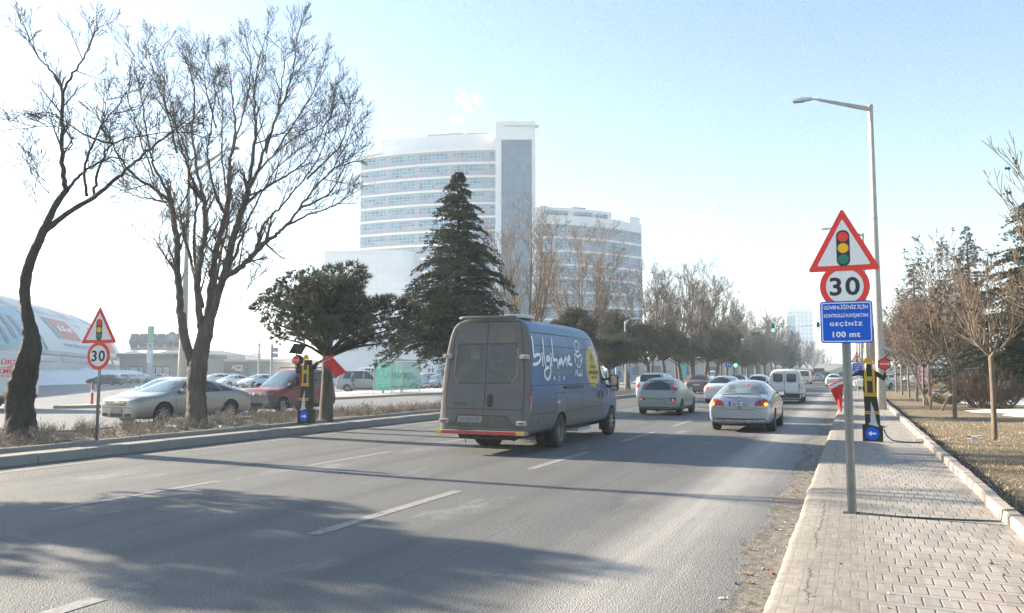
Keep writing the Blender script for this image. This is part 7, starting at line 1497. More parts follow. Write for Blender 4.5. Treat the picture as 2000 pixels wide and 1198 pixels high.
# smoke above the roof
def smoke():
    bm = bmesh.new(); R = random.Random(2)
    for px, py, rr in ((884,248,2.0),(888,240,2.4),(893,230,2.8),(898,219,3.0),(903,209,3.6),(912,203,3.6),(922,198,3.2),(906,196,3.2),(900,186,2.6),(932,196,2.4),(908,180,2.0)):
        p = WD(px, py, 238); bmesh.ops.create_icosphere(bm, subdivisions=2, radius=rr*0.9, matrix=Matrix.Translation(p)@Matrix.Diagonal((1, 1, 1.15, 1)))
    me = bpy.data.meshes.new('smoke'); bm.to_mesh(me); bm.free(); o = bpy.data.objects.new('smoke', me); COL.objects.link(o); o['kind'] = 'stuff'
    rm = o.modifiers.new('r', 'REMESH'); rm.mode = 'VOXEL'; rm.voxel_size = 0.6
    m = bpy.data.materials.new('smoke'); m.use_nodes = True; N = m.node_tree; N.nodes.clear(); out = N.nodes.new('ShaderNodeOutputMaterial'); v = N.nodes.new('ShaderNodeVolumePrincipled')
    v.inputs['Color'].default_value = (0.95,0.95,0.95,1); v.inputs['Anisotropy'].default_value = 0.2; N.links.new(v.outputs[0], out.inputs['Volume']); tc = N.nodes.new('ShaderNodeTexCoord'); nz = N.nodes.new('ShaderNodeTexNoise'); nz.inputs['Scale'].default_value = 0.28; nz.inputs['Detail'].default_value = 4; N.links.new(tc.outputs['Object'], nz.inputs['Vector']); mr = N.nodes.new('ShaderNodeMapRange'); mr.inputs['From Min'].default_value = 0.48; mr.inputs['From Max'].default_value = 0.75; mr.inputs['To Max'].default_value = 0.09; N.links.new(nz.outputs['Fac'], mr.inputs['Value']); N.links.new(mr.outputs[0], v.inputs['Density']); me.materials.append(m)
smoke()
# far tower over the end of the road
r, X0, D0 = frame('far_tower', 1565, 640, 'pale glass tower fading into the haze over the end of the road', 'building')
w = 25*640/1521; zt = HZ(603, 640); MB().box(-w, 0, 0, w, 25, zt-3).build('wall', facade_mat('far_tower_wall', (0.38,0.46,0.52), (0.46,0.54,0.60), 3.3, 3.4, 0.9, (0.62,0.66,0.70)), r)
MB().box(-w-0.8, -1, zt-3, w+0.6, 26, zt).build('roof', M_HWH, r); MB().box(-w*0.34, -0.6, 0, -w*0.22, 0, zt-3).build('fin', M_HWH, r); MB().box(-w, -0.3, 0, -w*0.36, -0.05, zt-6).build('glass_strip', M_HGL, r)
# ---------------- vaulted hall with banners
def vault():
    A = Vector((-80.0, 166.0)); ax = Vector((0.28, -0.96)).normalized(); nn = Vector((-ax.y*-1, 0)) if False else Vector((-0.96, -0.28)).normalized(); HWD, HH = 17.0, 14.4
    p = RV*A.x+FV*A.y; r = empty('vaulted_hall', (p.x, p.y, 0), YAW, 'big vaulted hall with striped roof and advertising banners at the left', 'building')
    def P(s, th, off=0.0):
        e = HWD*(1-cos(th)); q = ax*s+nn*e; nx = cos(th)/HWD; nz = sin(th)/HH; l = hypot(nx, nz); nx /= l; nz /= l
        return Vector((q.x-nn.x*nx*off, q.y-nn.y*nx*off, HH*sin(th)+nz*off))
    def patch(name, m, s0, s1, t0, t1, off, n=10, par=None, skew=0):
        vs = []; fs = []
        for j in range(n+1):
            for i in range(n+1): vs.append(P(s0+(s1-s0)*i/n, radians(t0+(t1-t0)*j/n), off))
        for j in range(n):
            for i in range(n): fs.append((j*(n+1)+i, j*(n+1)+i+1, (j+1)*(n+1)+i+1, (j+1)*(n+1)+i))
        return MB().add(vs, fs).build(name, m, par or r, smooth=True, fix=False)
    cream = facade_mat('hall_cream', (0.46,0.46,0.43), (0.50,0.50,0.46), 1.2, 30, 0.05, (0.40,0.40,0.38), 0.6)
    b = MB(); vs = []; fs = []; n = 36
    for s in (0, 110):
        for k in range(n+1): vs.append(P(s, pi*k/n))
    for k in range(n): fs.append((k, k+1, n+2+k, n+1+k))
    fs += [tuple(range(n+1)), tuple(range(2*n+1, n, -1))]; MB().add(vs, fs).build('shell', cream, r, smooth='auto')
    sky_b = mat('roof_sheet_blue', (0.20, 0.27, 0.40), 0.5, var=0.1, scale=1); sky_c = mat('roof_sheet_cream', (0.50, 0.48, 0.42), 0.5)
    s = 2.0; k = 0
    while s < 108: patch('roof_panel', sky_b if k % 2 == 0 else sky_c, s, s+9, 50, 84, 0.06); s += 9; k += 1
    patch('snow_ridge', M_SNOW, 0.5, 109, 86, 100, 0.10)
    white = mat('banner_white', (0.55, 0.58, 0.60), 0.6); cy = mat('banner_cyan', (0.22, 0.42, 0.50), 0.6, var=0.15, scale=0.3); red = mat('banner_red', (0.48, 0.09, 0.09), 0.6); gry = mat('banner_grey', (0.17, 0.21, 0.24), 0.6)
    bw = patch('banner', white, 3, 56, 19, 47, 0.12, par=r); bc = patch('banner', cy, 57, 108, 19, 47, 0.12)
    patch('banner_block', gry, 43.5, 47, 28, 44, 0.2, par=bw); patch('banner_block', red, 32, 43.5, 28, 44, 0.2, par=bw)
    def txt(t, s_c, th_c, w, h, m, par, off=0.3):
        vs, fs = text_fit(t, w, h, 0.02); MB().add([P(s_c-a, radians(th_c+c), off) for a, c in vs], fs).build('lettering', m, par, fix=False)
    txt('aLKer', 38.5, 36, 9.0, 5.0, M_SWHITE, bw); txt('www.alkeryapidolu.com.tr', 33, 23.5, 27, 3.2, gry, bw)
    for s0, s1 in ((27, 24), (17, 14)):
        MB().add([P(s0, radians(43), 0.2), P(s0-3, radians(42), 0.2), P(s1-8, radians(22), 0.2), P(s1-4, radians(22), 0.2)], [(0,1,2,3)]).build('banner_stroke', red if s0 == 17 else gry, bw, fix=False)
    patch('banner_block', red, 6, 12, 22, 32, 0.2, par=bw)
    for s0, t0, t1 in ((64,24,38),(68,24,38),(72,21,30),(78,26,40),(84,24,36),(92,24,40)): patch('banner_stroke', gry, s0, s0+1.6, t0, t1, 0.2, 3, par=bc)
    txt('Sanayi', 73, 43, 14, 3.5, gry, bc)
    for s0, s1 in ((3, 12), (14, 30), (33, 50), (54, 70), (74, 96)): patch('side_window', mat('hall_window_blue', (0.12, 0.17, 0.28), 0.3), s0, s1, 12.5, 16, 0.10)
    patch('gutter', mat('gutter_grey', (0.33, 0.36, 0.38), 0.6), 1, 109, 16.6, 18.4, 0.35)
    patch('green_panel', mat('panel_green', (0.08, 0.28, 0.16), 0.6, var=0.3, scale=0.5), -0.3, 4.5, 3, 14, 0.3)
    return r
vault()
# snow bank in front of it
vs = []; fs = []; n = 90
A = WD(-60, 728, 92)*1; Bq = WD(262, 728, 138)*1
for i in range(n+1):
    t = i/n; c = A.lerp(Bq, t); d = (Bq-A).normalized(); pr = Vector((d.y, -d.x, 0)); h = 2.0+0.5*noise.noise((i*0.21, 0, 0))+0.25*noise.noise((i*0.9, 3, 0))
    for k in range(9):
        q = k/8; w = (q-0.5)*6.5; hh = h*max(0, sin(pi*q))**0.7+0.18*noise.noise((i*0.8, k*1.1, 7)); p = c+pr*w; vs.append((p.x, p.y, -0.03+max(0, hh)))
for i in range(n):
    for k in range(8): fs.append((i*9+k, i*9+k+1, (i+1)*9+k+1, (i+1)*9+k))
tag(MB().add(vs, fs).build('snow', M_SNOW, smooth=True), kind='stuff')
# ---------------- grey office with shed roof, solar panels, sign tower and dish
r, X0, D0 = frame('roadside_office', 325, 150, 'low grey office with white-framed windows, snow on its roof, beside the vaulted hall', 'building')
k = 150/1521; x0, x1 = -90*k, 66*k; ze = HZ(699, 150); b = MB(); b.box(x0, 0, 0, x1, 12, ze); b.build('wall', mat('office_grey', (0.30,0.28,0.27), 0.8, var=0.08), r)
MB().box(x0-0.4, -0.6, ze, x1+0.4, 12.4, ze+0.75).build('fascia', mat('fascia_brown', (0.12,0.105,0.10), 0.7), r)
b = MB(); b.add([(x0-0.3,-0.5,ze+0.76),(x1+0.3,-0.5,ze+0.76),(x1-3,8,ze+2.4),(x0+3,8,ze+2.4)], [(0,1,2,3)]); b.build('roof_snow', M_SNOW, r)
MB().add([(x0*0.2,-0.2,ze+0.80),(x1*0.35,-0.2,ze+0.80),(x1*0.2,5,ze+2.0),(x0*0.05,5,ze+2.0)], [(0,1,2,3)]).build('bare_tiles', mat('tile_brown', (0.16,0.12,0.10), 0.8), r)
wf = mat('window_frame_dark', (0.10,0.09,0.09), 0.6); wg = mat('window_pale', (0.42,0.46,0.48), 0.4)
for grp in ((-42, (-36, -27)), (-6, (-3, 13, 27))):
    pass
for a, c in ((-70, -55), (-50, -44), (-34, 6)): MB().box(a*k, -0.08, 0.9, c*k, -0.02, HZ(715,150)).build('window_surround', wf, r)
for a, c in ((-68,-62.5),(-61,-56),(-49,-45),(-32,-22),(-18.5,-8.5),(-5,4.5)):
    w_ = MB().box(a*k, -0.14, 1.1, c*k, -0.09, HZ(717,150)-0.1).build('window', M_SWHITE, r); MB().box(a*k+0.12, -0.17, 1.25, c*k-0.12, -0.145, HZ(717,150)-0.25).build('pane', wg, w_)
sp = empty('solar_array', tuple(WD(290, 728, 148).xy)+(ze+1.6,), YAW, 'row of tilted solar panels on the office roof', 'solar panels')
for i in range(6): MB().obox((-4.2+i*1.66, 3, 1.7), (0.72,0,0), (0.05,0.35,-0.5), (0.02,0.5,0.8)).build('solar_panel', mat('panel_grey', (0.13,0.15,0.17), 0.4), sp)
MB().box(-5, 2.9, -0.2, 5, 3.1, 0.5).build('rack', M_METAL, sp)
r2, _, _ = frame('sign_tower', 291, 146, 'slender pylon with a green top panel above the office', 'sign pylon', 0); zt = HZ(637, 146)
MB().box(-0.42, 0, 0, 0.42, 0.4, zt-3).build('column', mat('pylon_pale', (0.5,0.53,0.55), 0.6), r2); MB().box(-0.5, -0.05, zt-2.7, 0.5, 0.45, zt).build('green_panel', mat('pylon_green', (0.12,0.42,0.20), 0.6), r2)
MB().prism(disc(0.35, 16, 0, zt-3.6), -0.06, -0.01).build('emblem', M_METAL, r2); MB().box(-0.5, -0.05, zt-6.8, 0.3, 0.5, zt-4.6).build('unit', M_SWHITE, r2)
r3, _, _ = frame('satellite_dish', 337, 149, 'round satellite dish on the roof edge of the grey office', 'satellite dish', 0); MB().lathe([(0.001,0.0),(0.5,-0.08),(0.85,-0.3)], 20, 0, 'y', (0,-0.4,HZ(657,149))).build('dish', M_METAL, r3, smooth=True); MB().tube([(0,0,ze),(0,0,HZ(657,149))], 0.06, 6).build('mast', M_METAL, r3)
# ---------------- row of far shops, low sheds
r, X0, D0 = frame('shop_row', 460, 165, 'long low row of shops with red and white sign boards in the haze', 'building')
k = 165/1521; b = MB(); b.box(-75*k, 0, 0, 70*k, 12, HZ(707,165)); b.build('wall', mat('shop_wall', (0.25,0.23,0.22), 0.8, var=0.2), r); MB().box(-80*k, -1.5, HZ(707,165), 75*k, 12, HZ(703,165)).build('canopy', mat('canopy_pale', (0.45,0.45,0.43), 0.7), r)
for a, c, m in ((-58,-44,M_SWHITE),(-43,-31,M_SRED),(-31,-19,M_SWHITE),(-3,6,M_SRED),(6,18,M_SWHITE)):
    s_ = MB().box(a*k, -1.75, HZ(725,165), c*k, -1.52, HZ(713,165)).build('sign_board', m, r); MB().box((a+2)*k, -1.80, HZ(720.5,165), (c-2)*k, -1.76, HZ(715.5,165)).build('sign_mark', M_SRED if m is M_SWHITE else M_SWHITE, s_)
for a in (-60,-44,-30,-16,0,20): MB().box(a*k, -0.1, 0.2, (a+8)*k, -0.02, 2.6).build('shop_front', M_HDG, r)
GF = 'pale hazy sheds on the skyline'
for i, (px, dep, w, py) in enumerate(((395, 210, 16, 694), (520, 260, 34, 708), (575, 300, 22, 712), (610, 250, 12, 716), (200, 320, 60, 715), (430, 330, 26, 704))):
    r, _, _ = frame('shed', px, dep, ('dark block on the skyline just right of the big tree', 'long pale shed behind the far shops', 'pale shed behind the yellow crane', 'small pale shed left of the pine', 'shed hidden behind the office', 'grey hall behind the shop row')[i], 'building', group=GF); z = HZ(py, dep)
    MB().box(-w*0.7, 0, 0, w*0.7, 14, z).build('wall', mat('shed_wall', (0.30,0.30,0.31), 0.8, var=0.15, scale=0.3), r); MB().prism([(-w*0.72,z),(w*0.72,z),(w*0.3,z+1.2),(-w*0.3,z+1.2)], -0.3, 14.3).build('roof', mat('shed_roof', (0.42,0.43,0.44), 0.7), r)
def upole(px, dep, py, label, arms=1):
    r, _, _ = frame('utility_pole', px, dep, label, 'utility pole'); H = HZ(py, dep); MB().tube([(0,0,0),(0,0,H)], [0.18,0.12], 8).build('pole', M_CONC, r)
    for i in range(arms): MB().box(-1.0, -0.06, H-0.3-i*1.3, 1.0, 0.06, H-0.18-i*1.3).build('crossarm', M_METAL, r)
upole(505, 105, 670, 'hazy utility pole with three crossarms above the parked white cars', 3); upole(452, 170, 699, 'white pole standing before the far shop row', 0); upole(427, 260, 697, 'faint lattice-like pole behind the far shops', 1); upole(490, 260, 705, 'faint pole with one crossarm behind the shops', 1)
r, _, _ = frame('traffic_signal', 530, 62, 'signal pole seen below the pine with dark heads facing away', 'traffic signal'); H = HZ(672, 62); MB().tube([(0,0,0),(0,0,H)], [0.12,0.09], 8).build('mast', M_CONC, r)
for z in (HZ(684,62), HZ(695,62)): MB().box(0.1, -0.15, z-0.16, 0.45, 0.15, z+0.2).build('signal_head', M_METAL, r)
r, _, _ = frame('crane', 572, 190, 'small yellow crane jib in the haze left of the flagman board', 'crane'); cy_ = mat('crane_yellow', (0.45,0.33,0.12), 0.7); z = HZ(701,190)
MB().bar((-5,0,1.5), (0.5,0,z), 0.5, 0.5, up=(0,1,0)).bar((0.5,0,z), (4.5,0,2.5), 0.6, 0.6, up=(0,1,0)).build('jib', cy_, r); MB().box(-6,-1,0,-3,1,2.2).build('cab', cy_, r)
# skyline masses far off
for i, (x0, x1, dep, h, seed) in enumerate(((-420, -150, 520, 6, 1), (60, 400, 420, 9, 2), (-160, 60, 620, 9, 3))):
    vs = []; fs = []; n = 140
    for k in range(n+1):
        x = x0+(x1-x0)*k/n; p = RV*x+FV*dep; hh = h*(0.7+0.5*noise.noise((k*0.13, seed, 0))+0.35*noise.noise((k*0.7, seed, 2))); q = RV*x+FV*(dep+30)
        vs += [(p.x, p.y, 0), (p.x, p.y, hh*0.6), (q.x, q.y, hh), (q.x, q.y, 0)]
    for k in range(n): a = 4*k; fs += [(a, a+4, a+5, a+1), (a+1, a+5, a+6, a+2), (a+2, a+6, a+7, a+3)]
    tag(MB().add(vs, fs).build('treeline', mat('far_trees', (0.10,0.095,0.08), 0.9, var=0.4, scale=0.12), smooth=False), kind='stuff')
# ---------------- parked and moving cars of the far side
GPK = 'cars parked beyond the opposite road'
def cworld(px, py, z=0): p = GP(px, py, z); return p.x, p.y
def side_car(kind, label, px, py, pnt, heading, L=4.3, group=GPK, center=True, **k):
    """heading: world angle of travel in degrees"""
    x, y = cworld(px, py); a = radians(heading); x -= cos(a)*L*0.5; y -= sin(a)*L*0.5
    return traffic(kind, label, x, y, pnt, rz=a-pi/2, L=L, group=group, name='parked_car', plate=False, **k)
traffic('sedan', 'white car half hidden behind the silver executive saloon, bonnet showing at its left', -25.2, 26.4, P_WHITEB, rz=pi, L=4.4, H=1.45, name='moving_car')
side_car('sedan', 'dark blue saloon parked side-on before the snow bank', 208, 752.5, P_DARKB, 23+180-8, L=4.8, H=1.45, W=1.85)
for i, (px, py) in enumerate(((252, 748.5), (268, 748), (283, 747.5))): side_car('hatch', ('pale car nose-in just right of the dark blue saloon', 'second pale car in the row before the grey office', 'third pale car in the row before the grey office')[i], px, py, (P_GREYS, P_WHITE, P_WHITEB)[i], 115, L=4.1)
side_car('sedan', 'white saloon at the end of the row before the grey office windows', 310, 747.5, P_WHITE, 190, L=4.4, H=1.43)
side_car('suv', 'white estate car just right of the big tree trunk', 418, 753.5, P_WHITE, 255, L=4.3, H=1.5)
side_car('sedan', 'old boxy white saloon with dark grille, front towards the road', 456, 756.5, P_WHITEB, 262, L=4.1, H=1.40)
side_car('hatch', 'white rounded hatchback left of the red van bonnet', 503, 757, P_WHITEB, 262, L=4.2, H=1.47)
side_car('hatch', 'dark car behind the white estate in the far car park', 445, 748, P_DARKB, 240, L=4.1)
side_car('sedan', 'white car between pine trunk and walking man', 652, 756, P_WHITE, 200, L=4.4, H=1.45); side_car('hatch', 'pale blue car partly hidden by the red flag', 668, 752.5, P_WHITEB, 110, L=4.1)
side_car('van', 'silver high-roofed passenger van behind the walking man', 712, 765, P_GREYS, 23, L=4.6, H=1.85, W=1.8, cat='van')
side_car('van', 'white minibus behind the silver passenger van', 745, 756, P_WHITE, 20, L=5.2, H=2.2, W=1.95, cat='van')
side_car('van', 'silver people carrier seen through the green shelter glass', 790, 762, P_GREYS, 5, L=4.6, H=1.75, W=1.8, cat='van')
side_car('sedan', 'dark grey car with round headlamps right of the bus shelter', 830, 760, P_DARK, 285, L=4.4, H=1.45); side_car('sedan', 'grey saloon parked beside the dark car right of the bus shelter', 853, 760, P_GREYS, 275, L=4.4, H=1.43)
side_car('suv', 'white car with roof rack behind the grey saloon', 850, 752, P_WHITE, 30, L=4.4, H=1.6); side_car('sedan', 'white car nearest the van tail in the far car park', 872, 755, P_WHITEB, 260, L=4.4)
GO = 'oncoming cars seen between the pine trunks'
for i, (x, y, kd, pn, lb) in enumerate(((-19.2, 55, 'hatch', P_GREYS, 'silver hatchback coming towards the camera behind the van mirror'), (-22.5, 62, 'sedan', P_BEIGE, 'beige old saloon between the first two pine trunks'), (-19.6, 92, 'sedan', P_DARK, 'dark saloon coming past the crooked pine trunk'), (-23.5, 100, 'suv', P_WHITE, 'white car behind the dark oncoming saloon'), (-20, 128, 'van', P_WHITE, 'white van coming past the H sign'), (-24, 82, 'van', P_WHITEB, 'pale van among the pine trunks'), (-33, 88, 'hatch', P_WHITEB, 'pale car parked beyond the opposite road'), (-38, 100, 'sedan', P_DARKB, 'blue car parked beyond the opposite road'))):
    traffic(kd, lb, x, y, pn, rz=pi, group=GO, L=4.3, H=1.9 if kd == 'van' else 1.46)
# low blocks and signs glimpsed under the pines
for i, (px, dep, w, py, c, lb) in enumerate(((1130, 150, 10, 712, (0.5,0.5,0.5), 'pale low building glimpsed between the first pines'), (1215, 120, 1.6, 718, (0.2,0.28,0.5), 'blue kiosk glimpsed under the pines'), (1262, 160, 12, 705, (0.42,0.42,0.40), 'pale block glimpsed under the pine crowns'), (1320, 170, 12, 708, (0.5,0.5,0.52), 'white block glimpsed beside the leaning trunk'), (1400, 200, 14, 706, (0.4,0.42,0.46), 'grey block glimpsed near the H sign'))):
    r, _, _ = frame('kiosk' if i == 1 else 'low_building', px, dep, lb, 'building'); z = HZ(py, dep); MB().box(-w, 0, 0, w, 10, z).build('wall', mat('block_wall', c, 0.8, var=0.15), r); MB().box(-w-0.2, -0.4, z, w+0.2, 10.3, z+0.4).build('roof', mat('block_roof', (0.35,0.35,0.35), 0.8), r)
    for j in range(4): MB().box(-w*0.85+j*w*0.45, -0.05, z*0.3, -w*0.85+j*w*0.45+w*0.28, -0.01, z*0.75).build('window', M_HDG, r)
for i, (px, dep, c) in enumerate(((1321, 118, (0.1,0.5,0.55)), (1331, 118, (0.1,0.5,0.55)))):
    r, _, _ = frame('banner_flag', px, dep, ('left one of two tall turquoise banners beyond the pine trunks', 'right one of two tall turquoise banners beyond the pine trunks')[i], 'banner'); MB().tube([(0,0,0),(0,0,4.2)], 0.04, 6).build('pole', M_METAL, r); cloth('cloth', mat('banner_teal', c, 0.7), (0.05,0,4.1), (0.7,0,4.1), (0.7,0,1.2), (0.05,0,1.2), r, 0.03, 6)
r, _, _ = frame('direction_sign', 1203, 78, 'blue direction sign seen past the van mirror', 'road sign'); MB().tube([(0,0,0),(0,0,3.4)], 0.05, 6).build('post', M_METAL, r); MB().box(-0.7,-0.06,2.2,0.7,-0.02,3.3).build('blue_panel', M_SBLUE, r); MB().box(-0.5,-0.08,2.55,0.3,-0.065,2.85).build('sign_mark', M_SWHITE, r)
# ---------------- bread van at the left edge
def bread_van():
    p = WD(-42, 728, 35); r = empty('bread_van', (p.x, p.y, 0), YAW, 'white box van with red bread lettering cut by the left edge behind the leaning tree', 'van'); k = 35/1556
    x1 = 80*k; x0 = -3.2; W_ = mat('van_white', (0.60,0.60,0.62), 0.5, var=0.05)
    MB().box(x0, 0, 0.62, x1, 1.5, 2.53).build('box_body', W_, r, bevel=0.04); MB().box(x0, -0.02, 0.50, x1-0.05, 1.5, 0.64).build('sill', mat('van_sill', (0.12,0.13,0.13), 0.7), r)
    MB().box(x0, -0.03, 0.60, x1-0.6, -0.005, 0.66).build('orange_stripe', M_SYEL, r)
    for i, (t, z, w, h) in enumerate((('LÜKS', 2.10, 0.92, 0.26), ('EKMEK', 1.68, 1.1, 0.22), ('0 332 236 30', 1.47, 1.05, 0.11))): text_part(r, t, 1.22, z, w, h, -0.001, M_SRED, 0.03)
    MB().prism([(0.7,1.84),(1.2,1.86),(1.6,1.98),(1.65,1.86),(1.3,1.80)], -0.006, -0.003).build('red_swash', mat('swash_pink', (0.6,0.25,0.27), 0.6), r)
    MB().box(1.28, -0.03, 0.94, 1.45, -0.005, 1.0).build('side_lamp', M_SYEL, r)
    MB().box(x0, 0.1, 2.53, x1-0.2, 1.45, 2.60).build('roof', W_, r); MB().box(x0, 0.2, 0.25, x1-0.3, 1.4, 0.5).build('chassis', M_BLACK, r)
    for x in (-2.3, x1-1.9):
        for y in (0.12, 1.35): w = make_wheel(0.36, 0.2, M_RIMD, 6, r, x, y, 1); w.rotation_euler = (0, 0, -pi/2)
bread_van()
# ---------------- bus shelter
def shelter():
    r = empty('bus_shelter', (-31.05, 51.3, 0.13), 0, 'green glass bus shelter with flat roof and solar panel, across the road', 'bus shelter')
    x0, x1, y0, y1, H = -0.75, 0.75, -2.0, 2.0, 2.36
    fr_ = mat('shelter_frame', (0.30,0.29,0.28), 0.5, metal=0.4); gl = mat('green_glass', (0.18, 0.62, 0.52), 0.12, alpha=0.36)
    for x, y in ((x0,y0),(x1,y0),(x0,-0.7),(x0,0.7),(x0,y1),(x1,y1)): MB().tube([(x,y,0),(x,y,H)], 0.035, 8).build('post', fr_, r)
    MB().box(x0-0.15, y0-0.1, H, x1+0.25, y1+0.1, H+0.09).build('roof', mat('shelter_roof', (0.42,0.42,0.41), 0.6), r)
    for a in (((x0-0.005),(y0+0.05),(x0+0.005),(-0.75)), (x0-0.005,-0.65,x0+0.005,0.65), (x0-0.005,0.75,x0+0.005,y1-0.05), (x0+0.05,y0-0.005,x1-0.05,y0+0.005), (x0+0.05,y1-0.005,x1-0.05,y1+0.005)): MB().box(a[0], a[1], 0.18, a[2], a[3], H-0.06).build('glass_panel', gl, r)
    MB().box(x0+0.1, -1.4, 0.42, x0+0.5, 1.4, 0.47).build('bench', fr_, r)
    for y in (-1.3, 1.3): MB().box(x0+0.25, y-0.03, 0, x0+0.33, y+0.03, 0.42).build('bench_leg', fr_, r)
    MB().obox((-0.1,0.1,H+0.42), (0.35,0.25,0.12), (-0.5,0.75,0.0), (0,0,0.02)).build('solar_panel', M_METAL, r); MB().box(-0.2,-0.05,H+0.09,0.1,0.2,H+0.4).build('panel_box', M_SWHITE, r)
    for y, c in ((-1.3, M_SWHITE), (0.0, M_LIME), (1.3, M_SWHITE)):
        b = MB()
        for sg in ([(y-0.10, 1.55), (y+0.10, 1.55)], [(y-0.22, 1.28), (y+0.22, 1.28)]): b.box(x0+0.012, sg[0][0], sg[0][1]-0.02, x0+0.016, sg[1][0], sg[0][1]+0.02)
        b.prism([(y+0.10*cos(a*pi/6), 1.55+0.14*sin(a*pi/6)) for a in range(12)], x0+0.012, x0+0.016, plane='yz'); b.build('glass_print', c, r)
shelter()
# ---------------- people
def person(label, x, y, z, rz, jac, trs, H=1.75, stride=0.24, name='person', lean=0.03):
    r = empty(name, (x, y, z), rz, label, 'person'); s = H/1.75
    bm = bmesh.new(); L = bm.verts.layers.skin.verify(); V = {}
    def v(k, co, ra, rb=None):
        q = bm.verts.new(Vector(co)*s); q[L].radius = (ra*s, (rb or ra)*s); V[k] = q; return q
    def e(*ks):
        for a, b_ in zip(ks, ks[1:]): bm.edges.new((V[a], V[b_]))
    v('pel', (0,0,0.93), 0.15, 0.11); v('wa', (0,0.0,1.10), 0.145, 0.105); v('ch', (0,lean,1.30), 0.17, 0.115); v('nb', (0,lean,1.46), 0.085, 0.075); v('nk', (0,lean+0.01,1.53), 0.055); v('hd', (0,lean+0.02,1.64), 0.085, 0.095); v('tp', (0,lean+0.01,1.72), 0.06)
    for sx, k in ((-1,'l'),(1,'r')):
        st = stride*sx
        v('hip'+k, (sx*0.09,0,0.88), 0.09); v('kn'+k, (sx*0.10,st*0.55+0.04,0.49), 0.062); v('an'+k, (sx*0.10,st-(0.05 if st < 0 else 0),0.09 if st > 0 else 0.12), 0.042); v('ft'+k, (sx*0.10,st+0.13,0.045 if st > 0 else 0.03), 0.036, 0.042)
        v('sh'+k, (sx*0.19,lean,1.42), 0.068); v('el'+k, (sx*0.235,lean-st*0.3,1.14), 0.052); v('wr'+k, (sx*0.225,lean+0.06-st*0.7,0.90), 0.036); v('ha'+k, (sx*0.215,lean+0.09-st*0.8,0.82), 0.032, 0.02)
        e('pel','hip'+k,'kn'+k,'an'+k,'ft'+k); e('ch','sh'+k,'el'+k,'wr'+k,'ha'+k)
    e('pel','wa','ch','nb','nk','hd','tp')
    V['pel'][L].use_root = True
    me = bpy.data.meshes.new('body'); bm.to_mesh(me); bm.free(); o = bpy.data.objects.new('body', me); COL.objects.link(o)
    o.modifiers.new('k', 'SKIN'); sb = o.modifiers.new('s', 'SUBSURF'); sb.levels = 2; sb.render_levels = 2
    dg = bpy.context.evaluated_depsgraph_get(); m2 = bpy.data.meshes.new_from_object(o.evaluated_get(dg)); bpy.data.objects.remove(o)
    skin = mat('skin', (0.40,0.25,0.18), 0.6); shoe = mat('shoe', (0.03,0.03,0.03), 0.6); mats = [skin, jac, trs, shoe]
    for m in mats: m2.materials.append(m)
    for p in m2.polygons:
        c = p.center/s; p.use_smooth = True
        p.material_index = 3 if c.z < 0.09 else (2 if c.z < 0.86 and abs(c.x) < 0.175 else (0 if c.z > 1.50 or (abs(c.x) > 0.17 and c.z < 0.88) else 1))
    ob = bpy.data.objects.new('body', m2); COL.objects.link(ob); ob.parent = r
    hb = MB(); hb.lathe([(0.001,1.755*s),(0.055*s,1.745*s),(0.088*s,1.70*s),(0.094*s,1.655*s),(0.085*s,1.60*s)], 16, 0, 'z', (0,(lean-0.005)*s,0)); hb.build('hair', mat('hair_dark', (0.02,0.016,0.013), 0.7), r, smooth=True)
    fb = MB(); fb.obox((0,(lean+0.115)*s,1.645*s), (0.011*s,0,0), (0,0.014*s,0), (0,0,0.022*s)); fb.build('nose', skin, r, bevel=0.004)
    for sx in (-1, 1): MB().lathe([(0.001,-0.006),(0.010*s,0),(0.001,0.006)], 8, 0, 'y', (sx*0.032*s,(lean+0.105)*s,1.665*s)).build('eye', shoe, r)
    MB().obox((0,(lean+0.108)*s,1.605*s), (0.022*s,0,0), (0,0.003,0), (0,0,0.005*s)).build('mouth', mat('lips', (0.25,0.10,0.08), 0.6), r)
    return r
jd = mat('jacket_dark', (0.035,0.045,0.045), 0.8, var=0.3); tg = mat('trousers_grey', (0.13,0.16,0.19), 0.8, var=0.2)
p = GP(688, 766, 0.0); pm = person('man in a dark open jacket and grey trousers walking beside the bus shelter', p.x, p.y, -0.02, radians(-60), jd, tg, 1.74)
MB().prism([(-0.055,0.98),(0.055,0.98),(0.045,1.44),(-0.045,1.44)], 0.135, 0.15).build('shirt', mat('shirt_pale', (0.38,0.38,0.30), 0.8), pm)
p = WD(838, 734, 168); person('small distant figure standing left by the annex door', p.x, p.y, 1.0, radians(30), jd, jd, 1.75, 0.05); q = MB().box(-3,-1,0,5,1,1.0); tag(q.build('loading_step', M_KERB, loc=(p.x, p.y, 0)), 'low concrete step where two distant figures stand', 'step')
p = WD(845, 734, 168); person('small distant figure standing right, nearer the annex door', p.x, p.y, 1.0, radians(10), mat('coat_brown', (0.09,0.06,0.05), 0.8), jd, 1.78, 0.1)
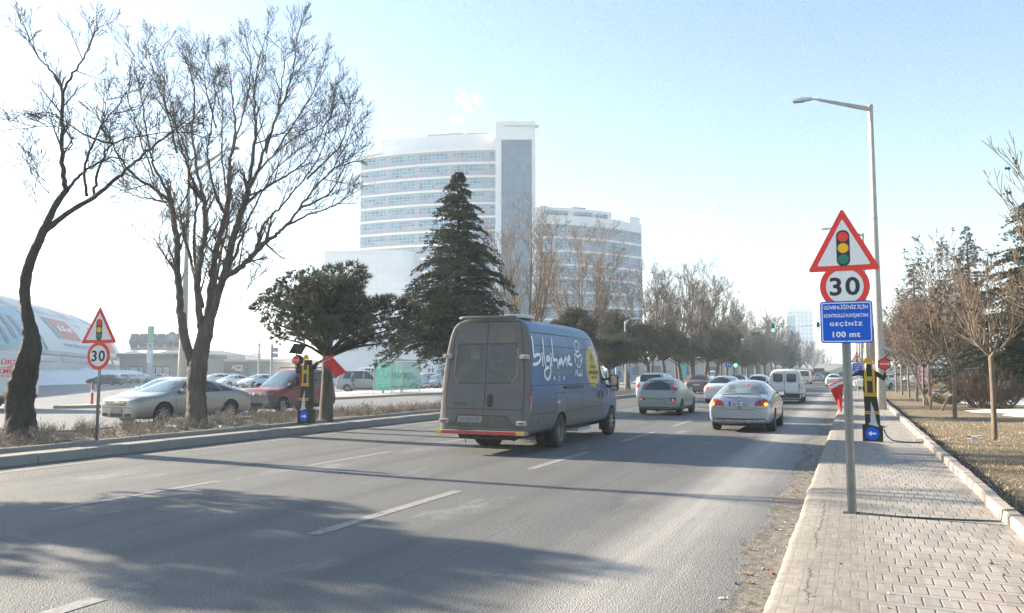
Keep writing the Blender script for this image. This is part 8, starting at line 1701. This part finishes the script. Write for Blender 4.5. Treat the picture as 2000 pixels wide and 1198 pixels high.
# ---------------- park side: banner, fence, play things
r = empty('pink_banner', tuple(GP(1801, 775, 0.17)), radians(14), 'tall pink and white banner with red edge leaning among the young trees', 'banner'); MB().tube([(0,0,0),(-0.1,0,1.9)], 0.025, 6).build('pole', M_METAL, r)
c_ = cloth('cloth', mat('banner_pink', (0.72,0.30,0.36), 0.7, var=0.35, scale=2.5, col2=(0.75,0.6,0.62)), (-0.32,0,1.85), (0.35,0.0,1.80), (0.42,0,0.15), (-0.25,0,0.12), r, 0.05, 10)
b = MB(); b.bar((-0.34,-0.02,1.85), (-0.27,-0.02,0.12), 0.01, 0.07, up=(0,1,0)); b.build('red_edge', M_SRED, r)
for i in range(5): MB().box(-0.12, -0.07, 1.45-i*0.26, 0.22, -0.062, 1.53-i*0.26).build('banner_mark', mat('banner_ink', (0.45,0.12,0.2), 0.7), r)
r = empty('yellow_rack', tuple(GP(1829, 757, 0.15)), 0.2, 'small yellow metal rack on the snow behind the park trees', 'rack')
b = MB()
for i in range(6): b.box(-0.7+i*0.26, 0, 0, -0.62+i*0.26, 0.05, 1.2)
b.box(-0.75, 0, 1.1, 0.75, 0.06, 1.2); b.box(-0.75, 0, 0.1, 0.75, 0.06, 0.2); b.build('bars', M_SYEL, r)
r = empty('park_fence', (12, 72, 0.1), 0, 'low pale rail fence with green posts across the park', 'fence'); b = MB()
for i in range(16): b.tube([(-8+i*2.6,0,0),(-8+i*2.6,0,1.9)], 0.04, 6)
b.build('fence_posts', mat('fence_green', (0.04,0.16,0.16), 0.6), r); MB().box(-8,-0.02,1.82,31,0.02,1.88).box(-8,-0.02,0.9,31,0.02,0.94).build('rail', M_METAL, r)
for i, (px, py, c) in enumerate(((1977, 740, (0.55,0.14,0.09)), (1990, 742, (0.07,0.12,0.35)), (1996, 748, (0.6,0.4,0.05)))):
    p = GP(px, py+14, 0.15); r = empty('play_house', tuple(p), 0.3*i, ('orange-roofed play tower in the park behind the big bush', 'blue play frame beside the orange play tower', 'low yellow play frame nearest the right edge')[i], 'play equipment')
    b = MB()
    for x in (-0.6, 0.6):
        for y in (-0.6, 0.6): b.box(x-0.05, y-0.05, 0, x+0.05, y+0.05, 1.9)
    b.build('posts', M_METAL, r); MB().box(-0.7,-0.7,0.8,0.7,0.7,0.9).build('deck', mat('play_deck', c, 0.6), r); MB().prism([(-0.9,1.9),(0.9,1.9),(0,2.7)], -0.8, 0.8).build('roof', mat('play_roof', c, 0.6), r)
for i, (x, y, pn) in enumerate(((10, 118, P_WHITEB), (15, 120, P_DARKB), (5.5, 110, P_WHITE))): traffic('hatch', ('pale car parked beyond the park fence', 'dark blue car parked beyond the park fence', 'white car parked behind the young trees')[i], x, y, pn, rz=1.4, group='cars beyond the park')
# ================================================================ HAZE
me = MB().box(-1600, -80, -1.1, 1600, 2000, 93).build('haze', bpy.data.materials.new('haze')); me['kind'] = 'stuff'
hm = me.data.materials[0]; hm.use_nodes = True; N = hm.node_tree; N.nodes.clear(); ho = N.nodes.new('ShaderNodeOutputMaterial'); hv = N.nodes.new('ShaderNodeVolumePrincipled')
hv.inputs['Color'].default_value = (0.78, 0.90, 1.0, 1); hv.inputs['Density'].default_value = 0.0007; hv.inputs['Anisotropy'].default_value = 0.25; N.links.new(hv.outputs[0], ho.inputs['Volume'])
